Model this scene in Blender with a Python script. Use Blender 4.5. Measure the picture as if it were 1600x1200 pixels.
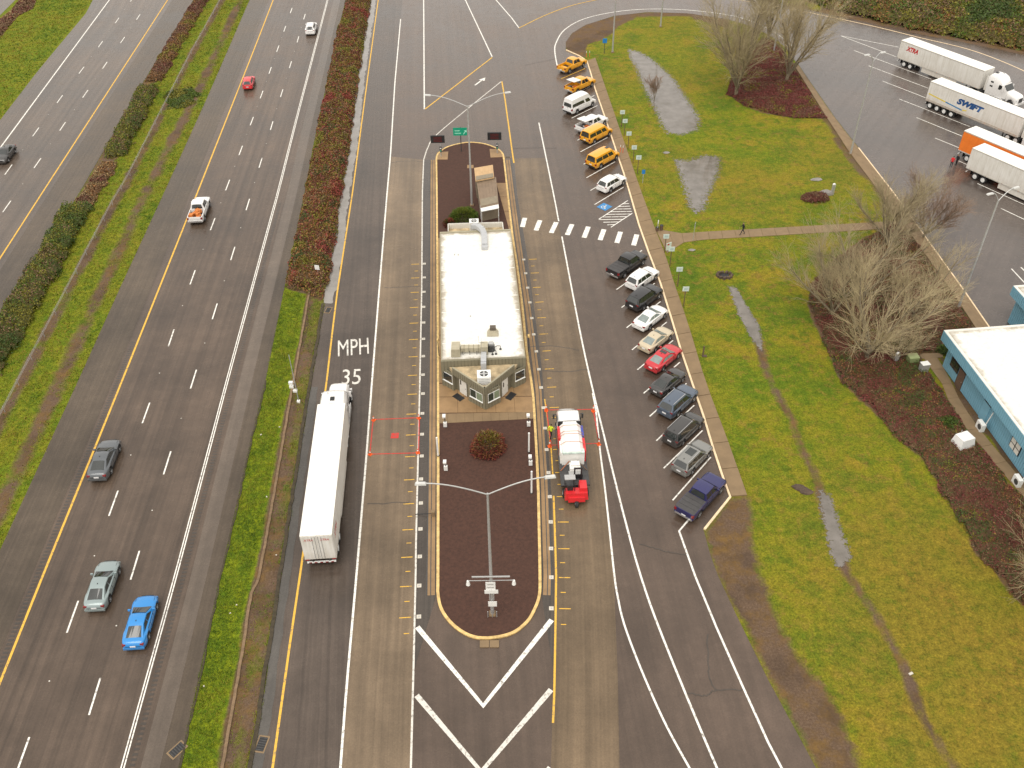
import bpy, bmesh, math, random
import numpy as np
from mathutils import Vector, Matrix
from mathutils.geometry import tessellate_polygon
for o in list(bpy.data.objects): bpy.data.objects.remove(o)
SC = bpy.context.scene
COL = SC.collection
random.seed(7)
RNG = np.random.default_rng(11)

# ------------------------------------------------------------------ camera
FPX, PITCH, ROLL, HC = 1441.43, math.radians(40.4936), math.radians(0.80723), 61.806
_cp, _sp, _cr, _sr = math.cos(PITCH), math.sin(PITCH), math.cos(ROLL), math.sin(ROLL)
_r0, _u0, C_FW = Vector((1, 0, 0)), Vector((0, _sp, _cp)), Vector((0, _cp, -_sp))
C_RT, C_UP = _cr * _r0 - _sr * _u0, _sr * _r0 + _cr * _u0
cam = bpy.data.cameras.new('camera')
cam.sensor_width = 36.0
cam.lens = 36.0 * FPX / 1600.0
cam.clip_start, cam.clip_end = 0.5, 6000
cam_ob = bpy.data.objects.new('camera', cam)
COL.objects.link(cam_ob)
m3 = Matrix((C_RT, C_UP, -C_FW)).transposed()
cam_ob.matrix_world = Matrix.Translation((0, 0, HC)) @ m3.to_4x4()
SC.camera = cam_ob
SC.render.resolution_x, SC.render.resolution_y = 1024, 768

# ------------------------------------------------------------------ sky, sun, exposure
SUN_EL, SUN_AZ = math.radians(64), math.radians(205)      # azimuth clockwise from +Y (away from the camera)
w = bpy.data.worlds.new('World'); SC.world = w; w.use_nodes = True
nt = w.node_tree; bg = nt.nodes['Background']
sky = nt.nodes.new('ShaderNodeTexSky'); sky.sky_type = 'NISHITA'; sky.sun_disc = False
sky.sun_elevation, sky.sun_rotation = SUN_EL, SUN_AZ
sky.air_density, sky.dust_density, sky.ozone_density = 1.0, 3.0, 1.0
hs = nt.nodes.new('ShaderNodeHueSaturation'); hs.inputs['Saturation'].default_value = 0.04
warm = nt.nodes.new('ShaderNodeMix'); warm.data_type = 'RGBA'; warm.blend_type = 'MULTIPLY'
warm.inputs['Factor'].default_value = 1.0; warm.inputs['B'].default_value = (1.0, 0.955, 0.895, 1)
gm = nt.nodes.new('ShaderNodeGamma'); gm.inputs['Gamma'].default_value = 0.35      # overcast: an almost even sky
sc_ = nt.nodes.new('ShaderNodeVectorMath'); sc_.operation = 'SCALE'; sc_.inputs['Scale'].default_value = 3.6
nt.links.new(sky.outputs[0], hs.inputs['Color']); nt.links.new(hs.outputs[0], gm.inputs['Color']); nt.links.new(gm.outputs[0], sc_.inputs[0]); nt.links.new(sc_.outputs[0], warm.inputs['A'])
nt.links.new(warm.outputs['Result'], bg.inputs['Color'])
bg.inputs['Strength'].default_value = 0.15
sun = bpy.data.lights.new('sun', 'SUN'); sun.energy = 1.15; sun.angle = math.radians(40); sun.color = (1.0, 0.95, 0.88)
sun_ob = bpy.data.objects.new('sun', sun); COL.objects.link(sun_ob)
_d = Vector((math.sin(SUN_AZ) * math.cos(SUN_EL), math.cos(SUN_AZ) * math.cos(SUN_EL), math.sin(SUN_EL)))
sun_ob.rotation_euler = _d.to_track_quat('Z', 'Y').to_euler()
sun_ob.location = (30, 60, 90)
vs = SC.view_settings
vs.view_transform, vs.look, vs.gamma, vs.use_curve_mapping = 'Standard', 'None', 1.0, False
vs.exposure = 0.45

# ------------------------------------------------------------------ helpers
def G(x, y, z=0.0):
    "pixel of the 1600 x 1200 photograph -> point on the horizontal plane z"
    d = C_FW + C_RT * ((x - 800) / FPX) - C_UP * ((y - 600) / FPX)
    t = (z - HC) / d.z
    return Vector((d.x * t, d.y * t, z))
def GP(pts, z=0.0): return [G(x, y, z) for x, y in pts]
def lerp(a, b, t): return a + (b - a) * t
def tag(o, label=None, cat=None, group=None, kind=None):
    if label: o['label'] = label
    if cat: o['category'] = cat
    if group: o['group'] = group
    if kind: o['kind'] = kind
    return o
def empty(name, loc=(0, 0, 0), rz=0.0, label=None, cat=None, group=None):
    o = bpy.data.objects.new(name, None); o.empty_display_size = 0.3
    COL.objects.link(o); o.location = loc; o.rotation_euler = (0, 0, rz)
    return tag(o, label, cat, group)
def link(name, me, parent=None, loc=None, rot=None):
    o = bpy.data.objects.new(name, me); COL.objects.link(o)
    if parent is not None: o.parent = parent
    if loc is not None: o.location = loc
    if rot is not None: o.rotation_euler = rot
    return o
class MB:
    "collects geometry for ONE mesh object"
    def __init__(s): s.v, s.f, s.m = [], [], []
    def add(s, vs, fs, mi=0):
        n = len(s.v); s.v += [tuple(p) for p in vs]
        s.f += [tuple(i + n for i in f) for f in fs]; s.m += [mi] * len(fs)
        return s
    def box(s, cx, cy, cz, sx, sy, sz, mi=0, rz=0.0, tx=1.0, ty=1.0):
        "box by centre and size; tx, ty shrink the top"
        c, n = math.cos(rz), math.sin(rz); vs = []
        for k, z in enumerate((cz - sz / 2, cz + sz / 2)):
            for a, b in ((-1, -1), (1, -1), (1, 1), (-1, 1)):
                x, y = a * sx / 2 * (tx if k else 1), b * sy / 2 * (ty if k else 1)
                vs.append((cx + c * x - n * y, cy + n * x + c * y, z))
        return s.add(vs, [(3, 2, 1, 0), (4, 5, 6, 7), (0, 1, 5, 4), (1, 2, 6, 5), (2, 3, 7, 6), (3, 0, 4, 7)], mi)
    def tube(s, p0, p1, r0, r1=None, n=8, mi=0, caps=True):
        r1 = r0 if r1 is None else r1
        p0, p1 = Vector(p0), Vector(p1); d = (p1 - p0)
        if d.length < 1e-6: return s
        d.normalize(); a = Vector((0, 0, 1)) if abs(d.z) < .9 else Vector((1, 0, 0))
        u = d.cross(a).normalized(); v = d.cross(u); vs = []
        for p, r in ((p0, r0), (p1, r1)):
            for k in range(n):
                t = 2 * math.pi * k / n; vs.append(p + u * (r * math.cos(t)) + v * (r * math.sin(t)))
        fs = [(k, (k + 1) % n, n + (k + 1) % n, n + k) for k in range(n)]
        if caps: fs += [tuple(range(n - 1, -1, -1)), tuple(range(n, 2 * n))]
        return s.add(vs, fs, mi)
    def path(s, pts, r, n=6, mi=0):
        for a, b in zip(pts[:-1], pts[1:]): s.tube(a, b, r, r, n, mi)
        return s
    def prism(s, poly, z0, z1, mi=0, cap=True):
        "vertical prism over an outline of (x, y)"
        n = len(poly)
        area = sum(poly[i][0] * poly[(i + 1) % n][1] - poly[(i + 1) % n][0] * poly[i][1] for i in range(n))
        if area < 0: poly = poly[::-1]
        vs = [(p[0], p[1], z0) for p in poly] + [(p[0], p[1], z1) for p in poly]
        fs = [(i, (i + 1) % n, n + (i + 1) % n, n + i) for i in range(n)]
        if cap:
            for t in tessellate_polygon([[Vector((p[0], p[1], 0)) for p in poly]]):
                a, b, c = t
                if (Vector(poly[b][:2]) - Vector(poly[a][:2])).cross(Vector(poly[c][:2]) - Vector(poly[a][:2])) < 0: b, c = c, b
                fs += [(n + a, n + b, n + c), (c, b, a)]
        return s.add(vs, fs, mi)
    def quad(s, a, b, c, d, mi=0): return s.add([a, b, c, d], [(0, 1, 2, 3)], mi)
    def slab(s, a, b, c, d, th, mi=0):
        "quad a b c d given thickness th against its normal"
        a, b, c, d = map(Vector, (a, b, c, d)); n = (b - a).cross(d - a).normalized() * th
        return s.add([a, b, c, d, a - n, b - n, c - n, d - n],
                     [(0, 1, 2, 3), (7, 6, 5, 4), (0, 4, 5, 1), (1, 5, 6, 2), (2, 6, 7, 3), (3, 7, 4, 0)], mi)
    def dome(s, cx, cy, cz, rx, ry, rz_, n=10, k=4, mi=0):
        vs, fs = [], []
        for j in range(k + 1):
            t = math.pi / 2 * j / k
            for i in range(n):
                p = 2 * math.pi * i / n
                vs.append((cx + rx * math.cos(t) * math.cos(p), cy + ry * math.cos(t) * math.sin(p), cz + rz_ * math.sin(t)))
        for j in range(k):
            for i in range(n): fs.append((j * n + i, j * n + (i + 1) % n, (j + 1) * n + (i + 1) % n, (j + 1) * n + i))
        return s.add(vs, fs, mi)
    def mesh(s, name, mats, smooth=False):
        me = bpy.data.meshes.new(name); me.from_pydata(s.v, [], s.f)
        for m_ in (mats if isinstance(mats, (list, tuple)) else [mats]): me.materials.append(m_)
        if any(s.m): me.polygons.foreach_set('material_index', s.m)
        if smooth:
            me.polygons.foreach_set('use_smooth', [True] * len(s.f))
            try: me.set_sharp_from_angle(angle=math.radians(38))
            except Exception: pass
        me.update(); return me
    def build(s, name, mats, parent=None, loc=None, rot=None, smooth=False):
        return link(name, s.mesh(name, mats, smooth), parent, loc, rot)
def resample(pts, n):
    pts = [Vector(p) for p in pts]; L = [0.0]
    for a, b in zip(pts[:-1], pts[1:]): L.append(L[-1] + (b - a).length)
    out, j = [], 0
    for k in range(n):
        s = L[-1] * k / (n - 1)
        while j < len(pts) - 2 and L[j + 1] < s: j += 1
        out.append(pts[j].lerp(pts[j + 1], (s - L[j]) / max(1e-9, L[j + 1] - L[j])))
    return out
def curve(pts, n=8):
    "Catmull-Rom through the points"
    P = [Vector(p) for p in pts]; P = [P[0] * 2 - P[1]] + P + [P[-1] * 2 - P[-2]]; out = []
    for i in range(1, len(P) - 2):
        a, b, c, d = P[i - 1:i + 3]
        for k in range(n):
            t = k / n
            out.append(0.5 * ((2 * b) + (c - a) * t + (2 * a - 5 * b + 4 * c - d) * t * t + (3 * b - a - 3 * c + d) * t ** 3))
    return out + [P[-2]]
def ext(pts, a, b):
    p = [Vector(q) for q in pts]
    if a: p = [p[0] + (p[0] - p[1]).normalized() * a] + p
    if b: p = p + [p[-1] + (p[-1] - p[-2]).normalized() * b]
    return p
def offset(pts, d):
    "shift a polyline sideways (to its right for positive d)"
    out = []
    for i, p in enumerate(pts):
        t = (pts[min(i + 1, len(pts) - 1)] - pts[max(i - 1, 0)]).normalized()
        out.append(p + Vector((t.y, -t.x, 0)) * d)
    return out
def setz(pts, z): return [Vector((p[0], p[1], z)) for p in pts]
def uvset(me, uv):
    lay = me.uv_layers.new(name='UVMap')
    idx = np.empty(len(me.loops), dtype=np.int32); me.loops.foreach_get('vertex_index', idx)
    lay.data.foreach_set('uv', np.asarray(uv, dtype=np.float32)[idx].ravel())
def ribbon(name, A, B, z, mat, parent=None, n=120, kind='structure'):
    "sheet between two polylines; UV in metres across and along"
    A, B = setz(resample(A, n), z), setz(resample(B, n), z)
    mb, uv, s = MB(), [], 0.0
    K = 2; vs = []
    for i in range(n):
        if i: s += ((A[i] - A[i - 1]).length + (B[i] - B[i - 1]).length) / 2
        w_ = (B[i] - A[i]).length
        for k in range(K): vs.append(A[i].lerp(B[i], k / (K - 1))); uv.append((w_ * k / (K - 1), s))
    fs = [(i * K + k, i * K + k + 1, (i + 1) * K + k + 1, (i + 1) * K + k) for i in range(n - 1) for k in range(K - 1)]
    # face up
    a, b, c = vs[fs[0][0]], vs[fs[0][1]], vs[fs[0][2]]
    if (b - a).cross(c - a).z < 0: fs = [f[::-1] for f in fs]
    mb.add(vs, fs); me = mb.mesh(name, mat); uvset(me, uv)
    o = link(name, me, parent)
    if parent is None: tag(o, kind=kind)
    return o
def sheet(name, poly, z, mat, parent=None, kind='structure'):
    n = len(poly); P = [Vector((p[0], p[1], 0)) for p in poly]; fs = []
    for a, b, c in tessellate_polygon([P]):
        if (P[b] - P[a]).cross(P[c] - P[a]).z < 0: b, c = c, b
        fs.append((a, b, c))
    mb = MB().add([(p.x, p.y, z) for p in P], fs); me = mb.mesh(name, mat)
    uvset(me, [(p.x, p.y) for p in P]); o = link(name, me, parent)
    if parent is None and kind: tag(o, kind=kind)
    return o
def stripe(name, pts, width, z, mat, parent):
    "painted line"
    pts = [Vector(p) for p in pts]; L, R = offset(pts, -width / 2), offset(pts, width / 2)
    n = len(pts); mb = MB()
    mb.add([(p.x, p.y, z) for p in L] + [(p.x, p.y, z) for p in R], [(i, n + i, n + i + 1, i + 1) for i in range(n - 1)])
    return mb.build(name, mat, parent)
def frac(a): return a - np.floor(a)
def vnoise(x, y, seed=0.0):
    ix, iy = np.floor(x), np.floor(y); fx, fy = x - ix, y - iy
    fx, fy = fx * fx * (3 - 2 * fx), fy * fy * (3 - 2 * fy)
    h = lambda a, b: frac(np.sin(a * 127.1 + b * 311.7 + seed * 17.3) * 43758.5453)
    return (h(ix, iy) * (1 - fx) + h(ix + 1, iy) * fx) * (1 - fy) + (h(ix, iy + 1) * (1 - fx) + h(ix + 1, iy + 1) * fx) * fy
def fbm(x, y, seed=0.0, o=4):
    s, a, t = 0, 0.5, 0
    for k in range(o): s = s + a * vnoise(x * 2 ** k, y * 2 ** k, seed + k); t += a; a *= .5
    return s / t
def inside(px, py, poly):
    r = np.zeros(px.shape, bool); n = len(poly)
    for i in range(n):
        x0, y0 = poly[i][0], poly[i][1]; x1, y1 = poly[(i + 1) % n][0], poly[(i + 1) % n][1]
        if y0 == y1: continue
        c = ((y0 > py) != (y1 > py)) & (px < (x1 - x0) * (py - y0) / (y1 - y0) + x0); r ^= c
    return r
def pdist(px, py, pts):
    d = np.full(px.shape, 1e9)
    for a, b in zip(pts[:-1], pts[1:]):
        ex, ey = b[0] - a[0], b[1] - a[1]; L = ex * ex + ey * ey + 1e-9
        t = np.clip(((px - a[0]) * ex + (py - a[1]) * ey) / L, 0, 1)
        d = np.minimum(d, np.hypot(px - a[0] - t * ex, py - a[1] - t * ey))
    return d
def ragged(poly, amp, step=.5, seed=1.0, closed=True):
    "outline with an uneven edge"
    out = []; P = [Vector((p[0], p[1], 0)) for p in poly]
    for i in range(len(P) if closed else len(P) - 1):
        a, b = P[i], P[(i + 1) % len(P)]; n = max(1, int((b - a).length / step))
        for k in range(n): out.append(a.lerp(b, k / n))
    arr = np.array([(p.x, p.y) for p in out])
    dx = (fbm(arr[:, 0] * 1.1, arr[:, 1] * 1.1, seed, 3) - .5) * 2 * amp
    dy = (fbm(arr[:, 0] * 1.1 + 50, arr[:, 1] * 1.1, seed + 9, 3) - .5) * 2 * amp
    return [Vector((x + a, y + b, 0)) for (x, y), a, b in zip(arr, dx, dy)]

# ------------------------------------------------------------------ materials
def newmat(name):
    m_ = bpy.data.materials.new(name); m_.use_nodes = True
    n = m_.node_tree.nodes; return m_, n, m_.node_tree.links, n['Principled BSDF']
def noise(n, l, vec, scale, detail=4, rough=.6):
    t = n.new('ShaderNodeTexNoise'); t.inputs['Scale'].default_value = scale
    t.inputs['Detail'].default_value = detail; t.inputs['Roughness'].default_value = rough
    if vec is not None: l.new(vec, t.inputs['Vector'])
    return t.outputs['Fac']
def ramp(n, l, fac, stops):
    r = n.new('ShaderNodeValToRGB'); l.new(fac, r.inputs['Fac']); e = r.color_ramp.elements
    while len(e) < len(stops): e.new(0.5)
    for k, (p, c) in enumerate(stops): e[k].position = p; e[k].color = (*c, 1) if len(c) == 3 else c
    return r.outputs['Color']
def mixc(n, l, fac, a, b, mode='MIX'):
    t = n.new('ShaderNodeMix'); t.data_type = 'RGBA'; t.blend_type = mode
    for key, v in (('Factor', fac), ('A', a), ('B', b)):
        if isinstance(v, (int, float)): t.inputs[key].default_value = v
        elif isinstance(v, tuple): t.inputs[key].default_value = (*v, 1)
        else: l.new(v, t.inputs[key])
    return t.outputs['Result']
def maprange(n, l, v, a, b, c=0.0, d=1.0):
    t = n.new('ShaderNodeMapRange')
    for k, x in zip((1, 2, 3, 4), (a, b, c, d)): t.inputs[k].default_value = x
    l.new(v, t.inputs[0]); return t.outputs[0]
def bump(n, l, bs, h, strength, dist=.02):
    b = n.new('ShaderNodeBump'); b.inputs['Strength'].default_value = strength; b.inputs['Distance'].default_value = dist
    l.new(h, b.inputs['Height']); l.new(b.outputs[0], bs.inputs['Normal'])
def pm(name, col, rough=.6, var=.12, scale=3.0, metal=0.0, coat=0.0, bmp=0.0, spec=.5):
    "plain surface with uneven colour"
    m_, n, l, b = newmat(name)
    tc = n.new('ShaderNodeTexCoord').outputs['Object']
    f = noise(n, l, tc, scale, 5, .65)
    lo, hi = tuple(c * (1 - var) for c in col), tuple(min(1, c * (1 + var)) for c in col)
    l.new(ramp(n, l, f, [(.3, lo), (.7, hi)]), b.inputs['Base Color'])
    b.inputs['Roughness'].default_value = rough; b.inputs['Metallic'].default_value = metal
    b.inputs['Coat Weight'].default_value = coat; b.inputs['Coat Roughness'].default_value = .06
    b.inputs['Specular IOR Level'].default_value = spec
    if bmp: bump(n, l, b, noise(n, l, tc, scale * 12, 3), bmp, .01)
    return m_
def paint(name, col, metal=.0):
    m_, n, l, b = newmat(name)
    tc = n.new('ShaderNodeTexCoord').outputs['Object']
    # road film: faint dirt low on the body
    sep = n.new('ShaderNodeSeparateXYZ'); l.new(tc, sep.inputs[0])
    d = maprange(n, l, sep.outputs['Z'], .9, .25, 0, .35)
    f = noise(n, l, tc, 2.5, 4)
    mul = n.new('ShaderNodeMath'); mul.operation = 'MULTIPLY'; l.new(d, mul.inputs[0]); l.new(f, mul.inputs[1])
    l.new(mixc(n, l, mul.outputs[0], col, (.12, .10, .08)), b.inputs['Base Color'])
    b.inputs['Roughness'].default_value = .32; b.inputs['Metallic'].default_value = metal
    b.inputs['Coat Weight'].default_value = .8; b.inputs['Coat Roughness'].default_value = .08
    return m_
def asphalt(name, col, streak=.2, seed=0.0, rough=(.34, .6), uv=True, patch=.25, rot=0.0, wet=1.0):
    m_, n, l, b = newmat(name)
    geo = n.new('ShaderNodeNewGeometry').outputs['Position']
    if uv: vec = n.new('ShaderNodeUVMap').outputs[0]
    else:
        mr = n.new('ShaderNodeMapping'); mr.inputs['Rotation'].default_value = (0, 0, rot); l.new(geo, mr.inputs[0]); vec = mr.outputs[0]
    st = n.new('ShaderNodeMapping'); st.inputs['Scale'].default_value = (1.0, .012, 1); st.inputs['Location'].default_value = (seed, seed, 0)
    l.new(vec, st.inputs[0])
    s = noise(n, l, st.outputs[0], 1.1, 3, .6)
    s2 = noise(n, l, st.outputs[0], 5.0, 2, .6)
    big = noise(n, l, geo, .09, 4, .6)
    med = noise(n, l, geo, .7, 5, .65)
    fine = noise(n, l, geo, 9, 3, .7)
    c = mixc(n, l, 1.0, col, ramp(n, l, s, [(.3, (1 - streak,) * 3), (.7, (1 + streak,) * 3)]), 'MULTIPLY')
    c = mixc(n, l, 1.0, c, ramp(n, l, s2, [(.3, (1 - streak * .4,) * 3), (.7, (1 + streak * .4,) * 3)]), 'MULTIPLY')
    c = mixc(n, l, 1.0, c, ramp(n, l, big, [(.35, (1 - patch,) * 3), (.65, (1 + patch,) * 3)]), 'MULTIPLY')
    c = mixc(n, l, 1.0, c, ramp(n, l, med, [(.3, (.9, .9, .9)), (.7, (1.1, 1.1, 1.1))]), 'MULTIPLY')
    c = mixc(n, l, 1.0, c, ramp(n, l, fine, [(.3, (.86, .86, .86)), (.7, (1.14, 1.14, 1.14))]), 'MULTIPLY')
    l.new(c, b.inputs['Base Color'])
    l.new(maprange(n, l, big, .35, .65, rough[0], rough[1]), b.inputs['Roughness'])
    b.inputs['Specular IOR Level'].default_value = .1
    b.inputs['Coat Weight'].default_value = wet; b.inputs['Coat IOR'].default_value = 1.45
    l.new(maprange(n, l, med, .35, .65, .14, .34), b.inputs['Coat Roughness'])
    bump(n, l, b, fine, .10, .01)
    return m_
def roadpaint(name, col, wear=.42):
    m_, n, l, b = newmat(name)
    geo = n.new('ShaderNodeNewGeometry').outputs['Position']
    f = noise(n, l, geo, 3.2, 6, .75)
    l.new(mixc(n, l, maprange(n, l, f, wear - .1, wear + .06), (.14, .12, .10), col), b.inputs['Base Color'])
    b.inputs['Roughness'].default_value = .55
    return m_
def leafmat(name, trans=.25):
    m_, n, l, b = newmat(name)
    a = n.new('ShaderNodeAttribute'); a.attribute_name = 'Col'
    l.new(a.outputs['Color'], b.inputs['Base Color']); b.inputs['Roughness'].default_value = .6
    b.inputs['Specular IOR Level'].default_value = .25
    return m_
M = {}
M['asphalt_nb'] = asphalt('asphalt_highway', (.086, .061, .044), .26, 3.1, wet=.8)
M['asphalt_sb'] = asphalt('asphalt_highway_far', (.088, .066, .050), .24, 9.7, wet=.85)
M['shoulder'] = asphalt('asphalt_shoulder', (.082, .062, .044), .16, 5.0, patch=.25, wet=.6)
M['shoulder2'] = asphalt('asphalt_shoulder_light', (.115, .090, .070), .14, 15.0, patch=.15, wet=.8)
M['asphalt_st'] = asphalt('asphalt_station', (.086, .060, .044), .12, 1.0, (.26, .55), False, .2, rot=math.radians(-4))
M['asphalt_ramp'] = asphalt('asphalt_ramp', (.074, .056, .044), .22, 4.0, (.28, .5), wet=.8)
M['asphalt_dark'] = asphalt('asphalt_dark', (.058, .047, .038), .2, 2.0, (.25, .5))
M['concrete_lane'] = asphalt('concrete_lane', (.152, .110, .070), .22, 21.0, (.35, .55), wet=.75)
M['concrete_lane2'] = asphalt('concrete_lane_worn', (.136, .096, .058), .22, 31.0, (.35, .55), wet=.75)
M['lot'] = asphalt('asphalt_truck_lot', (.092, .074, .064), .12, 8.0, (.3, .55), False, .2, rot=math.radians(33))
M['white_line'] = roadpaint('white_road_paint', (.80, .78, .72))
M['worn_white'] = roadpaint('worn_white_road_paint', (.66, .63, .57), .43)
M['yellow_line'] = roadpaint('yellow_road_paint', (.72, .42, .05))
M['red_line'] = roadpaint('red_road_paint', (.55, .03, .02), .44)
M['blue_line'] = roadpaint('blue_road_paint', (.04, .22, .48), .4)
M['mulch'] = pm('bark_mulch', (.060, .026, .0165), .9, .3, 4.2, bmp=.35)
M['gravel'] = pm('brown_gravel', (.085, .058, .040), .9, .4, 2.0, bmp=.6)
M['slab'] = pm('sidewalk_concrete', (.215, .146, .078), .7, .14, .8, bmp=.15)
M['pad'] = pm('pad_concrete', (.27, .168, .08), .6, .25, .5, bmp=.1)
M['kerb_y'] = pm('yellow_kerb_paint', (.62, .43, .17), .6, .35, 2.4)
M['kerb_w'] = pm('cream_kerb_paint', (.80, .62, .40), .6, .16, 2.4)
M['steel'] = pm('galvanised_steel', (.48, .48, .47), .45, .1, 4, metal=.5)
M['steel_d'] = pm('dark_steel', (.07, .07, .07), .5, .2, 6, metal=.3)
M['black'] = pm('black_plastic', (.018, .018, .019), .5, .2, 6)
M['rubber'] = pm('tyre_rubber', (.02, .02, .02), .8, .3, 8)
M['rim'] = pm('wheel_rim', (.55, .55, .55), .35, .12, 6, metal=.6)
M['hub'] = pm('white_hub', (.72, .72, .70), .45, .1, 6)
M['glass'] = pm('dark_window_glass', (.022, .026, .025), .05, .3, 1, spec=1.0)
M['glass_p'] = pm('pale_window_glass', (.20, .24, .23), .06, .2, 2, spec=1.0)  # pale base colour paints in the sky reflected by the panes
M['glass_g'] = pm('greenish_window_glass', (.10, .14, .11), .08, .2, 2, spec=.6)
M['tail'] = pm('tail_lamp_red', (.22, .008, .010), .2, .1, 4, coat=.6)
M['head'] = pm('head_lamp_clear', (.72, .74, .74), .15, .1, 4, coat=.6)
M['plate'] = pm('number_plate_white', (.75, .75, .75), .5, .08, 8)
M['chrome'] = pm('chrome_trim', (.65, .65, .65), .2, .08, 4, metal=.8)
M['white_p'] = pm('white_painted_metal', (.78, .78, .75), .4, .05, 1.2, coat=.2)
def trailermat():
    "white trailer skin with road film and rain streaks"
    m_, n, l, b = newmat('trailer_white_skin'); g_ = n.new('ShaderNodeNewGeometry').outputs['Position']
    mp = n.new('ShaderNodeMapping'); mp.inputs['Scale'].default_value = (2.6, 2.6, .22); l.new(g_, mp.inputs[0])
    st_ = noise(n, l, mp.outputs[0], 1.6, 5, .7); bl_ = noise(n, l, g_, .5, 4)
    sp_ = n.new('ShaderNodeSeparateXYZ'); l.new(g_, sp_.inputs[0])
    c = ramp(n, l, st_, [(.34, (.63, .61, .55)), (.5, (.71, .69, .645)), (.64, (.75, .74, .70))])
    c = mixc(n, l, 1.0, c, ramp(n, l, bl_, [(.35, (.93, .92, .90)), (.65, (1.03, 1.03, 1.03))]), 'MULTIPLY')
    c = mixc(n, l, maprange(n, l, sp_.outputs['Z'], 2.2, 1.0, 0, .35), c, (.45, .38, .30))
    l.new(c, b.inputs['Base Color']); b.inputs['Roughness'].default_value = .5; return m_
M['trailer_w'] = trailermat()
M['plate_c'] = pm('cream_marker_plate', (.56, .52, .44), .6, .15, 2)
M['trailer_roof'] = pm('trailer_roof_skin', (.83, .81, .75), .5, .05, .35)
M['orange'] = pm('orange_paint', (.80, .20, .025), .45, .1, 1.0)
M['cone'] = pm('cone_orange', (.80, .12, .02), .5, .1, 5)
M['wood'] = pm('post_timber', (.12, .075, .05), .8, .25, 6)
M['twig'] = pm('dry_twigs', (.36, .295, .175), .8, .45, .8)
M['bark'] = pm('tree_bark', (.19, .155, .10), .85, .3, 4)
M['leaf'] = leafmat('leaves')
M['grass_blade'] = leafmat('grass_blades')
def watermat():
    m_, n, l, b = newmat('muddy_water')
    geo = n.new('ShaderNodeNewGeometry').outputs['Position']
    f = noise(n, l, geo, .6, 4)
    l.new(ramp(n, l, f, [(.35, (.20, .185, .165)), (.65, (.27, .25, .23))]), b.inputs['Base Color'])  # muddy base, its grey lifted to carry the sky reflection
    b.inputs['Roughness'].default_value = .06
    b.inputs['Specular IOR Level'].default_value = .8
    bump(n, l, b, noise(n, l, geo, 5, 2), .03, .01)
    return m_
M['water'] = watermat()
def shallow():
    "water that gives way to grass towards its edge"
    m_, n, l, b = newmat('shallow_water')
    geo = n.new('ShaderNodeNewGeometry').outputs['Position']
    l.new(ramp(n, l, noise(n, l, geo, .6, 4), [(.35, (.125, .11, .092)), (.65, (.185, .165, .145))]), b.inputs['Base Color'])
    b.inputs['Roughness'].default_value = .06; b.inputs['Specular IOR Level'].default_value = .8
    a = n.new('ShaderNodeAttribute'); a.attribute_name = 'edge'
    ad = n.new('ShaderNodeMath'); ad.operation = 'MULTIPLY_ADD'; l.new(noise(n, l, geo, 2.4, 6, .78), ad.inputs[0]); ad.inputs[1].default_value = 3.2; l.new(a.outputs['Fac'], ad.inputs[2])
    l.new(maprange(n, l, ad.outputs[0], 2.0, 2.25), b.inputs['Alpha'])
    return m_
M['shallow'] = shallow()
M['wet_gutter'] = asphalt('wet_gutter', (.075, .068, .060), .1, 44.0, (.1, .2), False, .2, wet=1.0)
# ------------------------------------------------------------------ traces of the photograph (pixels), turned into ground positions
FAR, NEAR = 260, 45
NB_L = ext(GP([(390, 0), (325, 150), (257, 300), (190, 445), (120, 600), (0, 860)]), FAR, NEAR)          # listed far to near
NB_R = ext(GP([(540, 0), (522, 75), (490, 225), (476, 300), (447, 437), (415, 595), (400, 655), (350, 875), (344, 900), (305, 1085), (279, 1200)]), FAR, NEAR)
NB_Y = ext(GP([(427, 0), (400, 70), (309, 300), (189, 600), (67, 900), (0, 1067)]), FAR, NEAR)
NB_W = ext(GP([(512, 0), (462, 192), (435, 300), (400, 429), (354, 600), (275, 900), (192, 1200)]), FAR, NEAR)
SB_L = ext(GP([(145, 0), (135, 20), (60, 110), (0, 188)]), FAR, 120)
SB_R = ext(GP([(302, 0), (217, 140), (125, 300), (0, 497)]), FAR, 90)
SB_W = ext(GP([(171, 0), (5, 225)]), FAR, 120)
SB_Y = ext(GP([(262, 0), (67, 300), (0, 404)]), FAR, 90)
RAMP_L = ext(GP([(581, 0), (562, 120), (550, 225), (536, 300), (520, 425), (507, 475), (486, 605), (460, 770), (440, 900), (405, 1137), (393, 1200)]), FAR, NEAR)
RAMP_Y = ext(GP([(591, 0), (572, 140), (551, 300), (525, 470), (510, 600), (475, 860), (468, 900), (426, 1200)]), FAR, NEAR)
LANE_W = ext(GP([(626, 30), (617, 130), (610, 245), (605, 300), (592, 460), (581, 600), (572, 720), (557, 900), (541, 1080), (532, 1200)]), 0, NEAR)
LANE_R = ext(GP([(662, 250), (660, 300), (659, 450), (656, 600), (650, 850), (649.5, 900), (646, 1050), (642, 1200)]), 0, NEAR)
RL_L = ext(GP([(803, 248), (808, 305), (824, 400), (847, 577), (855, 680), (862, 775), (866, 900), (865, 1050), (861, 1200)]), 0, NEAR)
RL_R = ext(GP([(851, 247), (863, 300), (905, 512), (923, 600), (937, 700), (951, 825), (959, 900), (965, 1050), (968, 1200)]), 0, NEAR)
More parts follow.
